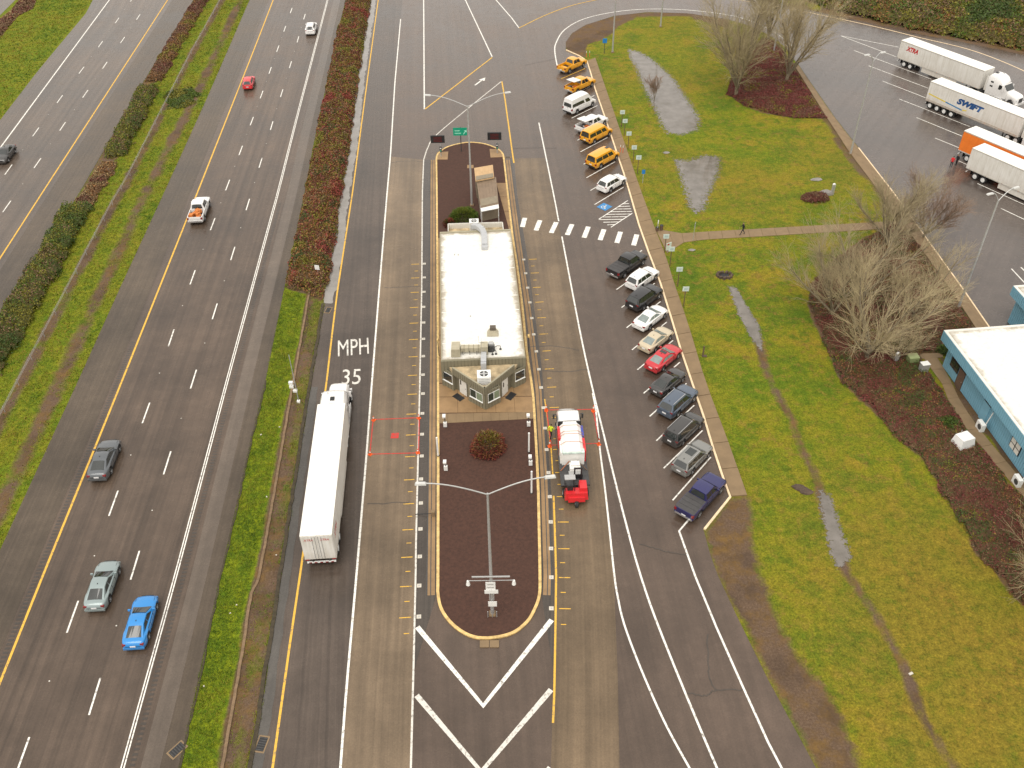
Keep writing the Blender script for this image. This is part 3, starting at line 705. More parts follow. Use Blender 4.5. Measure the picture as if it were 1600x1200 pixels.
# ------------------------------------------------------------------ text helper, MPH 35
def textmesh(body, size=1.0, shear=0.0, ex=0.0, align='CENTER', bold=0.0):
    cu = bpy.data.curves.new('txt', 'FONT'); cu.body = body; cu.size = size; cu.shear = shear; cu.extrude = ex
    cu.align_x = align; cu.align_y = 'CENTER'; cu.offset = bold; cu.resolution_u = 3
    ob = bpy.data.objects.new('txt', cu); COL.objects.link(ob)
    bpy.context.view_layer.update()
    me = bpy.data.meshes.new_from_object(ob.evaluated_get(bpy.context.evaluated_depsgraph_get()))
    bpy.data.objects.remove(ob); bpy.data.curves.remove(cu); return me
def textfit(name, body, P, mat, parent, shear=0.0, bold=.0, lift=0.0):
    "letters stretched into the frame P = lower-left, lower-right, upper-left corner (3D points)"
    me = textmesh(body, 1.0, shear, 0, bold=bold)
    co = np.empty(len(me.vertices) * 3, np.float32); me.vertices.foreach_get('co', co); co = co.reshape(-1, 3)
    lo, hi = co.min(0), co.max(0); u = (co[:, 0] - lo[0]) / (hi[0] - lo[0]); v = (co[:, 1] - lo[1]) / (hi[1] - lo[1])
    o0, eu, ev = np.array(P[0]), np.array(P[1]) - np.array(P[0]), np.array(P[2]) - np.array(P[0])
    nn = np.cross(eu, ev); nn = nn / np.linalg.norm(nn) * lift
    out = o0 + u[:, None] * eu + v[:, None] * ev + nn
    me.vertices.foreach_set('co', out.astype(np.float32).ravel()); me.materials.clear(); me.materials.append(mat); me.update(); me.name = name
    return link(name, me, parent)
textfit('speed_lettering', 'MPH', GP([(528, 557), (576.5, 552.5), (528, 532)], Z), M['worn_white'], st, bold=.0)
textfit('speed_lettering', '35', GP([(533.5, 601.5), (563, 600), (535.5, 577.5)], Z), M['worn_white'], st, bold=.0)

# ------------------------------------------------------------------ kerbs, sidewalk slabs, paths
def kerbrun(name, pts, wd, z0, z1, mat, parent=None, side=1, seg=3.0):
    pts = [Vector((p[0], p[1], 0)) for p in pts]; B = offset(pts, side * wd); n = len(pts); mb = MB()
    vs = [(p.x, p.y, z0) for p in pts] + [(p.x, p.y, z1) for p in pts] + [(p.x, p.y, z1) for p in B] + [(p.x, p.y, z0) for p in B]
    fs = []
    for i in range(n - 1):
        for a, b in ((0, 1), (1, 2), (2, 3)): fs.append((a * n + i, a * n + i + 1, b * n + i + 1, b * n + i))
    fs += [(0, n, 2 * n, 3 * n), (n - 1, 4 * n - 1, 3 * n - 1, 2 * n - 1)]
    mb.add(vs, fs); bm = bmesh.new(); me = mb.mesh(name, mat); bm.from_mesh(me); bmesh.ops.recalc_face_normals(bm, faces=bm.faces); bm.to_mesh(me); bm.free()
    o = link(name, me, parent)
    if parent is None: tag(o, kind='structure')
    return o
walk = empty('sidewalk'); tag(walk, kind='structure')
kl = resample(offset(KERB[2:20], -.02), 90)
kerbrun('kerb', KERB[:21], .2, 0, .15, M['kerb_w'], walk, side=-1)
kin = offset(KERB[2:20], -.22)
n_sl = 30
KA, KB = resample(kin, n_sl + 1), resample(WALK_R, n_sl + 1)
for i in range(n_sl):
    g_ = .02
    a, b, c, d = KA[i].lerp(KA[i + 1], g_ / 2), KA[i].lerp(KA[i + 1], 1 - g_ / 2), KB[i].lerp(KB[i + 1], 1 - g_ / 2), KB[i].lerp(KB[i + 1], g_ / 2)
    z = .14 + random.uniform(-.006, .006)
    MB().prism([a, b, c, d], 0, z).build('slab', M['slab'], walk)
path = empty('footpath'); tag(path, kind='structure')
PT, PB = GP([(1024, 358), (1066, 365), (1110, 362), (1200, 357), (1290, 352), (1395, 346), (1412, 345)]), GP([(1042, 396), (1070, 378), (1110, 374), (1200, 369), (1290, 363.5), (1395, 357), (1420, 356)])
PT, PB = resample(PT, 20), resample(PB, 20)
for i in range(19):
    a, b, c, d = PT[i].lerp(PT[i + 1], .01), PT[i].lerp(PT[i + 1], .99), PB[i].lerp(PB[i + 1], .99), PB[i].lerp(PB[i + 1], .01)
    MB().prism([a, b, c, d], 0, .05 + random.uniform(0, .012)).build('slab', M['slab'], path)
LW = ext(GP([(1240, 102), (1290, 182), (1328, 240), (1373, 300), (1430, 377), (1488, 458), (1525, 515)]), 0, 40)
lk = LOT_K
kerbrun('lot_kerb', lk[2:], .16, 0, .15, M['kerb_w'], side=1)
lw = empty('truck_lot_sidewalk'); tag(lw, kind='structure')
LA_, LB_ = resample(offset(lk, .18), 41), resample(LW, 41)
for i in range(40):
    a, b, c, d = LA_[i].lerp(LA_[i + 1], .01), LA_[i].lerp(LA_[i + 1], .99), LB_[i].lerp(LB_[i + 1], .99), LB_[i].lerp(LB_[i + 1], .01)
    MB().prism([a, b, c, d], 0, .14 + random.uniform(-.006, .006)).build('slab', M['slab'], lw)
bp = empty('building_path'); tag(bp, kind='structure')
BA, BB = GP([(1440, 556), (1472, 600), (1477, 617), (1507, 667), (1550, 720), (1595, 772), (1650, 845)]), GP([(1462, 556), (1484, 590), (1492, 613), (1521, 660), (1564, 712), (1608, 764), (1664, 838)])
BA, BB = resample(BA, 12), resample(BB, 12)
for i in range(11):
    MB().prism([BA[i], BA[i + 1].lerp(BA[i], .015), BB[i + 1].lerp(BB[i], .015), BB[i]], 0, .05 + random.uniform(0, .01)).build('slab', M['slab'], bp)
MB().prism(GP([(1436, 553), (1473, 552), (1473, 559), (1440, 561)]), 0, .065).build('slab', M['slab'], bp)

# raised verge lip, coloured dark for edge shade, and the old ridge along it
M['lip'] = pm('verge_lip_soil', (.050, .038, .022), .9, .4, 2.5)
M['ridge'] = pm('bleached_ridge_soil', (.19, .125, .070), .9, .3, 2.5)
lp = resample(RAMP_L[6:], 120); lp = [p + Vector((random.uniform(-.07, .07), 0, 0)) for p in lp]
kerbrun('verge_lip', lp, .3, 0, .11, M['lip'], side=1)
lp = resample(NB_R[6:], 120); lp = [p + Vector((random.uniform(-.08, .08), 0, 0)) for p in lp]
kerbrun('verge_lip', lp, .16, 0, .06, M['lip'], side=-1)
lp = resample(curve(RIDGE, 8), 110); lp = [p + Vector((random.uniform(-.025, .025), 0, 0)) for p in lp]
kerbrun('verge_ridge', lp, .22, 0, .12, M['ridge'], side=1)
# ------------------------------------------------------------------ island
isl = empty('island'); tag(isl, kind='structure')
out = [Vector((p.x, p.y, 0)) for p in ISL_W]
inn = []
cx = sum((p for p in out), Vector()) / len(out)
n = len(out)
for i in range(n):
    t = (out[(i + 1) % n] - out[i - 1]).normalized(); q = Vector((-t.y, t.x, 0))
    if q.dot(cx - out[i]) < 0: q = -q
    inn.append(out[i] + q * .24)
mb = MB(); vs = [(p.x, p.y, 0) for p in out] + [(p.x, p.y, .15) for p in out] + [(p.x, p.y, .15) for p in inn] + [(p.x, p.y, .02) for p in inn]; fs = []
for i in range(n):
    j = (i + 1) % n
    for a, b in ((0, 1), (1, 2), (2, 3)): fs.append((a * n + j, a * n + i, b * n + i, b * n + j))
mb.add(vs, fs); ko = mb.build('kerb', M['kerb_y'], isl)
bm = bmesh.new(); bm.from_mesh(ko.data); bmesh.ops.recalc_face_normals(bm, faces=bm.faces); bm.to_mesh(ko.data); bm.free()
sheet('mulch', [p for p in inn], .11, M['mulch'], isl)
def padslabs(A, B, n_, z, mat, parent):
    A, B = resample(A, n_ + 1), resample(B, n_ + 1)
    for i in range(n_):
        MB().prism([A[i].lerp(A[i + 1], .008), A[i].lerp(A[i + 1], .992), B[i].lerp(B[i + 1], .992), B[i].lerp(B[i + 1], .008)], .02, z + random.uniform(-.004, .004)).build('slab', mat, parent)
padslabs(GP([(684.5, 373), (685.5, 450), (686, 560), (686, 600)]), GP([(693, 373), (694, 450), (695, 560), (695, 600)]), 7, .13, M['pad'], isl)
padslabs(GP([(775.5, 287), (797, 365), (812, 480), (816, 560), (817, 600)]), GP([(791.5, 287), (799.5, 365), (815.5, 480), (823, 555), (831, 603)]), 11, .13, M['pad'], isl)
for row, (y0, y1) in enumerate(((601, 622), (622, 647))):
    xl, xr0, xr1 = 685.5, 831 + row * 1.5, 833.2 + row * 1.5
    A, B = resample(GP([(xl, y0), (xr0, y0 - 1)]), 6), resample(GP([(xl, y1 - .6), (xr1, y1 - 2)]), 6)
    for i in range(5): MB().prism([A[i].lerp(A[i + 1], .006), A[i + 1].lerp(A[i], .006), B[i + 1].lerp(B[i], .006), B[i].lerp(B[i + 1], .006)], .02, .13 + random.uniform(-.004, .004)).build('slab', M['pad'], isl)
A, B = resample(GP([(685.5, 648), (834.5, 645)]), 12), resample(GP([(685.5, 663), (835.5, 655.5)]), 12)
for i in range(11): MB().prism([A[i].lerp(A[i + 1], .008), A[i + 1].lerp(A[i], .008), B[i + 1].lerp(B[i], .008), B[i].lerp(B[i + 1], .008)], .02, .135 + random.uniform(-.004, .004)).build('slab', M['slab'], isl)
for q in ([(683, 239), (700.5, 238), (699.5, 250.5), (682, 250.5)], [(765, 234), (781, 234.5), (787, 246.5), (766.5, 247.5)], [(730, 259), (740, 259), (740, 264), (730, 264)]):
    MB().prism(GP(q), .02, .14).build('slab', M['pad'], isl)
for k in (0, 1):
    c = G(757 + k * 15.5, 1007); MB().box(c.x, c.y, .06, .72, .62, .12).build('paver', M['slab'], isl)

# ------------------------------------------------------------------ standing water
def pond(poly, z, seed, name='puddle', amp=.55):
    return sheet(name, ragged(poly, amp, .35, seed), z, M['water'])
def shallow_pond(px, seed, grow=.9, soft_=1.9):
    P = GP(px); c = sum(P, Vector()) / len(P); Q = [p + (p - c).normalized() * grow for p in P]
    A = np.array([(p.x, p.y) for p in Q]); lo, hi = A.min(0), A.max(0); xs, ys = np.arange(lo[0], hi[0] + .2, .2), np.arange(lo[1], hi[1] + .2, .2)
    XX, YY = np.meshgrid(xs, ys); x, y = XX.ravel(), YY.ravel(); d = pdist(x, y, P + [P[0]]); d = np.where(inside(x, y, P), d, -d)
    fi = (np.arange(len(ys) - 1)[:, None] * len(xs) + np.arange(len(xs) - 1)[None, :]).ravel(); F = np.stack([fi, fi + 1, fi + len(xs) + 1, fi + len(xs)], 1)
    F = F[(d[F] > -grow).all(1)]; used, inv = np.unique(F.ravel(), return_inverse=True)
    o = link('pond', npmesh('pond', np.stack([x, y, np.full(x.shape, .012)], 1)[used], inv.reshape(-1, 4), [M['shallow']], attrs={'edge': np.clip(d / soft_, -1, 1.6)[used] + .55})); tag(o, kind='structure')
shallow_pond(POND1, 2); shallow_pond(POND2, 4); shallow_pond(POND3, 6, .5, .7); shallow_pond(POND4, 8, .5, .8)
pw = resample(RAMP_L[1:7], 40); pond(offset(pw, .3) + offset(pw, -.9)[::-1], .0335, 12, 'gutter_puddle', .3)
pw = resample(RAMP_L[7:], 60); sheet('wet_gutter', ragged(offset(pw, .0) + offset(pw, -.75)[::-1], .16, .5, 14), .0335, M['wet_gutter'], st)
# ------------------------------------------------------------------ vegetation
def quads_to_mesh(name, c, ax, ay, cols, mats):
    "one quad per leaf: centres c, half axes ax, ay"
    n_ = len(c); v = np.stack([c - ax - ay, c + ax - ay, c + ax + ay, c - ax + ay], 1).reshape(-1, 3)
    f = np.arange(4 * n_).reshape(-1, 4); return npmesh(name, v, f, mats, np.repeat(cols, 4, 0))
def randdir(n_):
    v = RNG.normal(size=(n_, 3)); return v / np.linalg.norm(v, axis=1)[:, None]
def pick(pal, t, rnd):
    "palette colour for a clump value t (0..1) with scatter"
    pal = np.array(pal); i = np.clip((t * len(pal) + (rnd - .5) * 1.6).astype(int), 0, len(pal) - 1)
    return pal[i] * RNG.uniform(.62, 1.35, (len(t), 1))
def sample_poly(poly, n_):
    P = np.array([(p[0], p[1]) for p in poly]); lo, hi = P.min(0), P.max(0); out = []
    while sum(map(len, out)) < n_:
        q = RNG.uniform(lo, hi, (n_ * 2, 2)); out.append(q[inside(q[:, 0], q[:, 1], poly)])
    return np.concatenate(out)[:n_]
def polyarea(poly):
    return abs(sum(poly[i][0] * poly[(i + 1) % len(poly)][1] - poly[(i + 1) % len(poly)][0] * poly[i][1] for i in range(len(poly)))) / 2
def leafmass(name, poly, h, dens, size, pal, seed, label=None, cat=None, group=None, kind=None, edge=.7, lump=.45, core=.62, freq=.55, cfreq=.35, parent=None, yr=None):
    "a bush or hedge over an outline: dark uneven core and loose leaves over and round it"
    poly = [Vector((p[0], p[1], 0)) for p in poly]; ring = poly + [poly[0]]
    n_ = int(polyarea(poly) * dens); q = sample_poly(poly, n_)
    if yr is not None: q = q[(q[:, 1] > yr[0]) & (q[:, 1] < yr[1])]
    def hf(x, y):
        e = np.clip(pdist(x, y, ring) / edge, 0, 1) ** .6
        return h * e * (1 - lump + lump * 2 * (.65 * fbm(x * freq, y * freq, seed, 3) + .35 * fbm(x * freq * 3, y * freq * 3, seed + 4, 2) - .12))
    hz = hf(q[:, 0], q[:, 1]); n_ = len(q)
    z = hz * RNG.uniform(.45, 1.08, n_) + .03
    t = fbm(q[:, 0] * cfreq, q[:, 1] * cfreq, seed + 20, 3); t = np.clip((t - .25) * 2, 0, .999)
    cols = pick(pal, t, RNG.uniform(0, 1, n_))
    sz = size * RNG.uniform(.55, 1.35, n_)[:, None]
    a = randdir(n_); a[:, 2] *= .6; a /= np.linalg.norm(a, axis=1)[:, None]
    b = np.cross(a, randdir(n_)); b /= np.linalg.norm(b, axis=1)[:, None] + 1e-9
    c = np.stack([q[:, 0], q[:, 1], z], 1)
    V = np.stack([c - a * sz * .5, c + b * sz * .32, c + a * sz * .5, c - b * sz * .32], 1).reshape(-1, 3)
    F = np.arange(4 * n_).reshape(-1, 4)
    C = np.repeat(cols, 4, 0)
    # core
    P = np.array([(p.x, p.y) for p in poly]); lo, hi = P.min(0), P.max(0)
    stp = max(.35, min(1.2, (hi - lo).max() / 160)); xs, ys = np.arange(lo[0], hi[0] + stp, stp), np.arange(lo[1], hi[1] + stp, stp)
    XX, YY = np.meshgrid(xs, ys); x, y = XX.ravel(), YY.ravel(); ok = inside(x, y, poly)
    zz = np.where(ok, hf(x, y) * core, -.05)
    fi = (np.arange(len(ys) - 1)[:, None] * len(xs) + np.arange(len(xs) - 1)[None, :]).ravel()
    F2 = np.stack([fi, fi + 1, fi + len(xs) + 1, fi + len(xs)], 1); F2 = F2[ok[F2].all(1)]
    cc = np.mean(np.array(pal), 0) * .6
    used, inv = np.unique(F2.ravel(), return_inverse=True)
    V2 = np.stack([x, y, zz], 1)[used]; F2 = inv.reshape(-1, 4) + len(V)
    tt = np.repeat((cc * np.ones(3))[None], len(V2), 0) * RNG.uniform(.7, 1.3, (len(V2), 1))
    me = npmesh(name, np.concatenate([V, V2]), np.concatenate([F, F2]), [M['leaf']], np.concatenate([C, tt]))
    o = link(name, me, parent); tag(o, label, cat, group, kind); return o
GREEN, OLIVE, DKG, RED, DKR, BRN, RUST, TAN = (.075, .115, .014), (.165, .150, .020), (.050, .080, .016), (.22, .048, .034), (.135, .040, .030), (.165, .100, .054), (.22, .105, .038), (.28, .20, .09)
MAR, BRK = (.165, .040, .036), (.16, .090, .050)
YG = (.14, .15, .02)
# bramble hedge between highway and ramp
leafmass('bramble_hedge', ragged(HEDGE_P, .55, .8, 91), 1.5, 120, .22, [RED, RUST, BRN, OLIVE, DKR, RUST, OLIVE, RED, BRN, DKG, RUST, OLIVE], 3, 'long red and green bramble hedge between the highway and the ramp', 'hedge', edge=.9, lump=.5)
# bank of brambles behind the truck lot
leafmass('bramble_bank', ragged(BANK, .9, 1.5, 92), 2.4, 26, .42, [DKG, GREEN, OLIVE, BRN, OLIVE, RUST, GREEN, BRN, OLIVE], 7, 'broad bank of green and rust brambles behind the truck lot', 'hedge', edge=2.5, lump=.5, freq=.25, cfreq=.12)
# median hedges along the far carriageway
def strip(pts, w0, w1):
    P = GP(pts); return offset(P, -w0) + offset(P, -w1)[::-1]
MH = [([(217, 138), (195, 180), (172, 220), (158, 248)], .1, 3.6, 1.4, [DKG, BRN, GREEN, OLIVE, BRN, GREEN, OLIVE], 'dark evergreen hedge clump beside bare brown scrub in the median', 31),
      ([(98, 326), (72, 375), (56, 404)], .1, 4.0, 1.5, [DKG, GREEN, OLIVE, GREEN, BRN], 'short dark green hedge clump in the median before the long hedge', 32),
      ([(57, 396), (30, 440), (0, 490), (-60, 590)], .2, 4.3, 1.5, [DKG, BRN, GREEN, OLIVE, BRN, GREEN, OLIVE], 'long dark green hedge running along the median beside the far carriageway', 33),
      ([(302, 0), (262, 65), (225, 128)], .2, 3.2, .8, [BRN, DKR, BRN, RUST, OLIVE], 'low red brown scrub strip in the median', 34),
      ([(155, 255), (130, 296), (104, 330)], .2, 3.0, .6, [BRN, RUST, TAN, BRN, DKR], 'low dry brown scrub between two green hedges in the median', 35),
      ([(360, -100), (330, -48), (303, -2)], .2, 3.2, 1.3, [DKG, GREEN, BRN, OLIVE], 'far mixed hedge clump in the median', 36)]
for pts, w0, w1, h, pal, lab, sd in MH: leafmass('median_hedge', ragged(strip(pts, w0, w1), .7, .6, sd), h, 100, .22, pal, sd, lab, 'hedge', 'hedges in the highway median', edge=.7)
leafmass('median_ivy', ragged(GP([(268, 140), (300, 135), (310, 150), (298, 168), (262, 172), (258, 155)]), .9, .5, 44), .3, 60, .25, [GREEN, DKG, OLIVE], 40, 'low green ivy patch on the median grass', 'ground cover', edge=1.0)
leafmass('roadside_scrub', GP([(60, -6), (52, 14), (28, 26), (0, 60), (-20, 76), (-14, 40), (16, 18), (36, -8)]), .5, 40, .3, [BRN, DKR, TAN, RUST], 41, 'dry brown scrub beside the frontage road', 'scrub', edge=.9)
# red shrub beds
def clip_bed(poly): return poly
leafmass('shrub_bed', ragged(BED_RED, .6, .7, 93), .6, 130, .14, [MAR, DKR, MAR, BRN, DKG, MAR, BRK, DKG, RUST, MAR, OLIVE, DKG], 51, 'wide bed of red and dark green ground cover shrubs beside the blue building', 'shrub bed', edge=.5, lump=.75, freq=.7, cfreq=.45)
leafmass('shrub_bed', ragged(BED_TOP, .5, .7, 94), .5, 90, .18, [MAR, DKR, BRK, MAR, OLIVE, DKR, MAR], 52, 'small red shrub bed at the corner of the loop road', 'shrub bed', edge=.6, lump=.7)
for k, (px, r, h, pal, lab) in enumerate([((1120, 0), 0, 0, 0, 0)][:0] + [
    ((1478, 548), 1.2, 1.0, [DKG, GREEN, DKG], 'dark green shrub against the corner of the blue building'),
    ((1480, 662), 1.5, .9, [DKG, GREEN, DKG], 'dark green juniper in the red shrubs beside the white cabinet')]):
    c = G(*px); leafmass('shrub', [c + Vector((r * math.cos(t), r * .8 * math.sin(t), 0)) for t in np.linspace(0, 2 * math.pi, 14)[:-1]], h, 260, .16, pal, 60 + k, lab, 'shrub', edge=r * .8)
def dome_bush(px, r, h, pal, lab, seed, twiggy=True):
    c = G(*px); n_ = 5200; d = randdir(n_); d[:, 2] = np.abs(d[:, 2]); rr = RNG.uniform(.55, 1.05, n_) ** .5
    nz = .8 + .4 * fbm(d[:, 0] * 3 + seed, d[:, 1] * 3 + d[:, 2] * 2, seed)
    p = np.stack([c.x + d[:, 0] * r * rr * nz, c.y + d[:, 1] * r * rr * nz, .11 + d[:, 2] * h * rr * nz], 1)
    t = np.clip(d[:, 2] * .7 + .3 * RNG.uniform(0, 1, n_), 0, .999); cols = pick(pal, t, RNG.uniform(0, 1, n_))
    a = d + .5 * randdir(n_); a /= np.linalg.norm(a, axis=1)[:, None]; b = np.cross(a, randdir(n_)); b /= np.linalg.norm(b, axis=1)[:, None] + 1e-9
    L = RNG.uniform(.06, .16, n_)[:, None]
    root = empty('shrub', c, 0, lab, 'shrub')
    p = p - np.array([c.x, c.y, 0])
    o = link('foliage', quads_to_mesh('foliage', p, a * L, b * .022, cols, [M['leaf']]), root); tag(o, kind='stuff')
    mb = MB()
    for k in range(40):
        t = random.uniform(0, 6.28); e = random.uniform(.3, 1.2)
        mb.tube((0, 0, 0.1), (r * .8 * math.cos(t) * math.cos(e), r * .8 * math.sin(t) * math.cos(e), .11 + h * .85 * math.sin(e)), .015, .006, 4)
    mb.build('stems', M['bark'], root)
dome_bush((763, 702), 1.68, 1.75, [DKR, RED, DKR, RUST, RED, BRN, OLIVE, RUST], 'round red and olive twiggy bush in the mulch before the scale house', 71)
dome_bush((725, 346), 1.9, 1.7, [DKR, DKG, GREEN, GREEN, YG], 'green leafy bush in the mulch behind the scale house', 72)
dome_bush((705, 352), 1.0, .8, [DKR, DKR, DKG, RED], 'low dark red shrub beside the green bush behind the scale house', 73)

# grass blades: rough grass on the verges, thin on the lawn
def blades(name, poly, dens, hgt, pal, seed, maxn=60000, kind='stuff', keepout=0.5, wid=.018):
    n_ = min(maxn, int(polyarea(poly) * dens)); q = sample_poly(poly, n_)
    ix = np.clip(np.searchsorted(SOIL_AT[0], q[:, 0]), 0, len(SOIL_AT[0]) - 1); iy = np.clip(np.searchsorted(SOIL_AT[1], q[:, 1]), 0, len(SOIL_AT[1]) - 1)
    q = q[SOIL_AT[2][iy, ix] < keepout + .3 * RNG.uniform(-1, 1, len(q))]; n_ = len(q)
    cl = fbm(q[:, 0] * .8, q[:, 1] * .8, seed, 3)
    k = 3; c = np.repeat(q, k, 0) + RNG.normal(0, .07, (n_ * k, 2)); m_ = len(c)
    hh = (hgt * (.4 + 1.2 * np.repeat(cl, k)) * RNG.uniform(.5, 1.2, m_))
    th = RNG.uniform(0, 2 * np.pi, m_); ln = hh * RNG.uniform(.3, 1.0, m_)
    w_ = wid * RNG.uniform(.7, 1.6, m_)
    base = np.stack([c[:, 0], c[:, 1], np.zeros(m_)], 1); s = np.stack([-np.sin(th), np.cos(th), np.zeros(m_)], 1) * w_[:, None]
    tip = base + np.stack([np.cos(th) * ln, np.sin(th) * ln, hh], 1)
    V = np.stack([base - s, base + s, tip], 1).reshape(-1, 3); F = np.arange(3 * m_).reshape(-1, 3)
    t = np.clip(np.repeat(fbm(q[:, 0] * .3, q[:, 1] * .3, seed + 5, 3), k) * 2 - .5, 0, .999)
    cols = np.repeat(pick(pal, t, RNG.uniform(0, 1, m_)), 3, 0)
    o = link(name, npmesh(name, V, F, [M['grass_blade']], cols)); tag(o, kind=kind); return o
GR1, GR2, GR3, GR4, GR5 = (.085, .14, .010), (.15, .185, .014), (.21, .20, .018), (.23, .165, .022), (.16, .09, .025)
blades('verge_grass', NB_R[4:] + RAMP_L[::-1][:7], 70, .14, [GR1, GR2, GR1, GR2, GR3, GR2], 81, 60000)
blades('median_grass', [p for p in SB_R[1:]] + [p for p in NB_L[::-1][:-1]], 22, .16, [GR1, GR2, GR3, GR2, GR4, GR3], 82, 70000, wid=.025)
lawn1 = GP([(960, 30), (1130, 35), (1140, 140), (1200, 182), (1290, 190), (1330, 250), (1370, 300), (1395, 340), (1200, 353), (1066, 360), (1022, 350), (932, 92)])
lawn2 = GP([(1050, 400), (1070, 380), (1200, 371), (1330, 364), (1290, 420), (1262, 450), (1275, 512), (1310, 600), (1360, 640), (1445, 722), (1507, 822), (1600, 950), (1640, 1060), (1600, 1300), (1360, 1260), (1267, 1050), (1190, 900), (1172, 780), (1105, 600)])
blades('far_verge_grass', GP([(145, 0), (60, 108), (0, 186), (-80, 290), (-200, 250), (-40, 70), (30, 30), (70, -10)]), 10, .18, [GR1, GR2, GR3, GR4, GR2], 85, 25000, wid=.04)

# ------------------------------------------------------------------ bare trees
def bare_tree(name, base, H, spread, seed, label, stems=5, dens=1.0, lean=(0, 0), tint=None, group='bare winter trees'):
    rnd = random.Random(seed); trunk, twigs = [], []
    def limb(p, d, L, r, n_, out, bend, wig, taper=.45):
        "a curved, tapering limb; returns its points and directions"
        pts = []
        for k in range(n_):
            d = (d + Vector((rnd.gauss(0, wig), rnd.gauss(0, wig), bend / n_ + rnd.gauss(0, wig * .5)))).normalized(); q = p + d * (L / n_)
            r0, r1 = r * (1 - (1 - taper) * k / n_), r * (1 - (1 - taper) * (k + 1) / n_); out.append((p, q, r0, r1)); p = q; pts.append((p, d, r1))
        return pts
    def side(d, lo, hi):
        ax = d.cross(Vector((rnd.gauss(0, 1), rnd.gauss(0, 1), rnd.gauss(0, 1)))).normalized(); return (Matrix.Rotation(rnd.uniform(lo, hi), 3, ax) @ d).normalized()
    th = H * .12; top = Vector((lean[0] * th, lean[1] * th, th)); trunk.append((Vector((0, 0, -.2)), top, .022 * H, .019 * H))
    for k in range(stems):
        t = 2 * math.pi * (k + rnd.uniform(-.35, .35)) / stems; o = rnd.uniform(.35, 1.15) * spread
        d = Vector((math.cos(t) * o + lean[0], math.sin(t) * o + lean[1], 1)).normalized(); L = H * rnd.uniform(.62, .9)
        for i, (p, e, r) in enumerate(limb(top * rnd.uniform(.35, 1), d, L, .0125 * H, 8, trunk, rnd.uniform(-.25, .35), .07)):
            if i < 1: continue
            for _ in range(2 + (rnd.random() < dens * .9) + (rnd.random() < .45 * dens)):
                for j, (p2, e2, r2) in enumerate(limb(p, side(e, .3, .8), H * rnd.uniform(.2, .38) * (1.1 - .06 * i), max(.014, r * .5), 4, twigs, rnd.uniform(0, .5), .1)):
                    for _ in range(2 + (rnd.random() < .75 * dens) + (j == 3)):
                        limb(p2, side(e2, .2, .75), H * rnd.uniform(.09, .20), .010, 3, twigs, rnd.uniform(0, .35), .1, .6)
    def tubes(segs, n_, minr):
        P0 = np.array([s[0][:] for s in segs]); P1 = np.array([s[1][:] for s in segs]); R0 = np.maximum([s[2] for s in segs], minr); R1 = np.maximum([s[3] for s in segs], minr)
        D = P1 - P0; D /= np.linalg.norm(D, axis=1)[:, None] + 1e-9
        A = np.where(np.abs(D[:, 2:3]) < .9, np.array([[0, 0, 1.]]), np.array([[1., 0, 0]])); U = np.cross(D, A); U /= np.linalg.norm(U, axis=1)[:, None]; W = np.cross(D, U)
        vs = []
        for P, R_ in ((P0, R0), (P1, R1)):
            for k in range(n_):
                t = 2 * math.pi * k / n_; vs.append(P + (U * math.cos(t) + W * math.sin(t)) * R_[:, None])
        V = np.stack(vs, 1); m_ = len(segs); idx = np.arange(m_)[:, None] * (2 * n_)
        F = np.concatenate([idx + np.array([[k, (k + 1) % n_, n_ + (k + 1) % n_, n_ + k]]) for k in range(n_)], 0)
        return V.reshape(-1, 3), F
    root = empty(name, base, 0, label, 'tree', group)
    V, F = tubes(trunk, 6, .02); link('trunk', npmesh('trunk', V, F, [M['bark']]), root)
    V, F = tubes(twigs, 3, .008 if base.y < 110 else .0125); link('crown', npmesh('crown', V, F, [tint or M['twig']]), root)
    return len(twigs)
M['twig2'] = pm('pale_twigs', (.43, .35, .205), .8, .4, .8)
M['twig3'] = pm('reddish_twigs', (.28, .185, .125), .8, .3, 1.5)
T_ = [((1353, 562), 10.2, 1.15, 5, 'big spreading bare tree with a leaning trunk in the red shrubs', 8, 1.0, (.1, .15), M['twig2']),
      ((1345, 470), 11.0, 1.1, 12, 'bare tree among others behind the big spreading one', 6, 1.0, (-.15, 0), M['twig']),
      ((1302, 495), 10.0, 1.05, 23, 'bare bushy tree leaning over the lawn at the bed edge', 6, .9, (-.3, 0), M['twig']),
      ((1425, 500), 8.4, 1.05, 34, 'low bare tree beside the tall lamp post near the blue building', 6, .9, (.0, 0), M['twig2']),
      ((1442, 372), 7.2, .8, 45, 'upright reddish bare tree beside the truck lot kerb', 7, 1.4, (.1, 0), M['twig3']),
      ((1385, 385), 9.2, .85, 56, 'bare tree standing at the end of the footpath', 8, 1.5, (-.05, 0), M['twig']),
      ((1395, 565), 4.6, 1.2, 67, 'small low bare tree by the grey utility pedestal', 5, .8, (.1, 0), M['twig2']),
      ((1150, 150), 14, .6, 78, 'bare tree on the lawn side of the small red shrub bed', 9, 2.0, (-.05, 0), M['twig']),
      ((1228, 128), 13, .55, 89, 'slim bare tree beside the kerb of the loop road', 7, 1.6, (.1, 0), M['twig2']),
      ((1200, 64), 14, .5, 90, 'tall bare tree at the far tip of the small red shrub bed', 8, 1.8, (-.05, 0), M['twig']),
      ((1622, 925), 8, 1.1, 101, 'pale bare tree with arching twigs at the near end of the shrub bed', 8, 1.0, (0, 0), M['twig2'])]
for px, H_, sp, sd, lab, stn, dn, ln, tm in T_:
    nseg = bare_tree('bare_tree', G(*px), H_, sp, sd, lab, stn, dn, ln, tm)
    print('tree', sd, nseg)
# drowned sapling reflected in the first pond
bare_tree('sapling', G(1022, 158), 3.6, .45, 120, 'thin leafless sapling standing in the pond', 3, .6, (0, 0), M['twig3'])
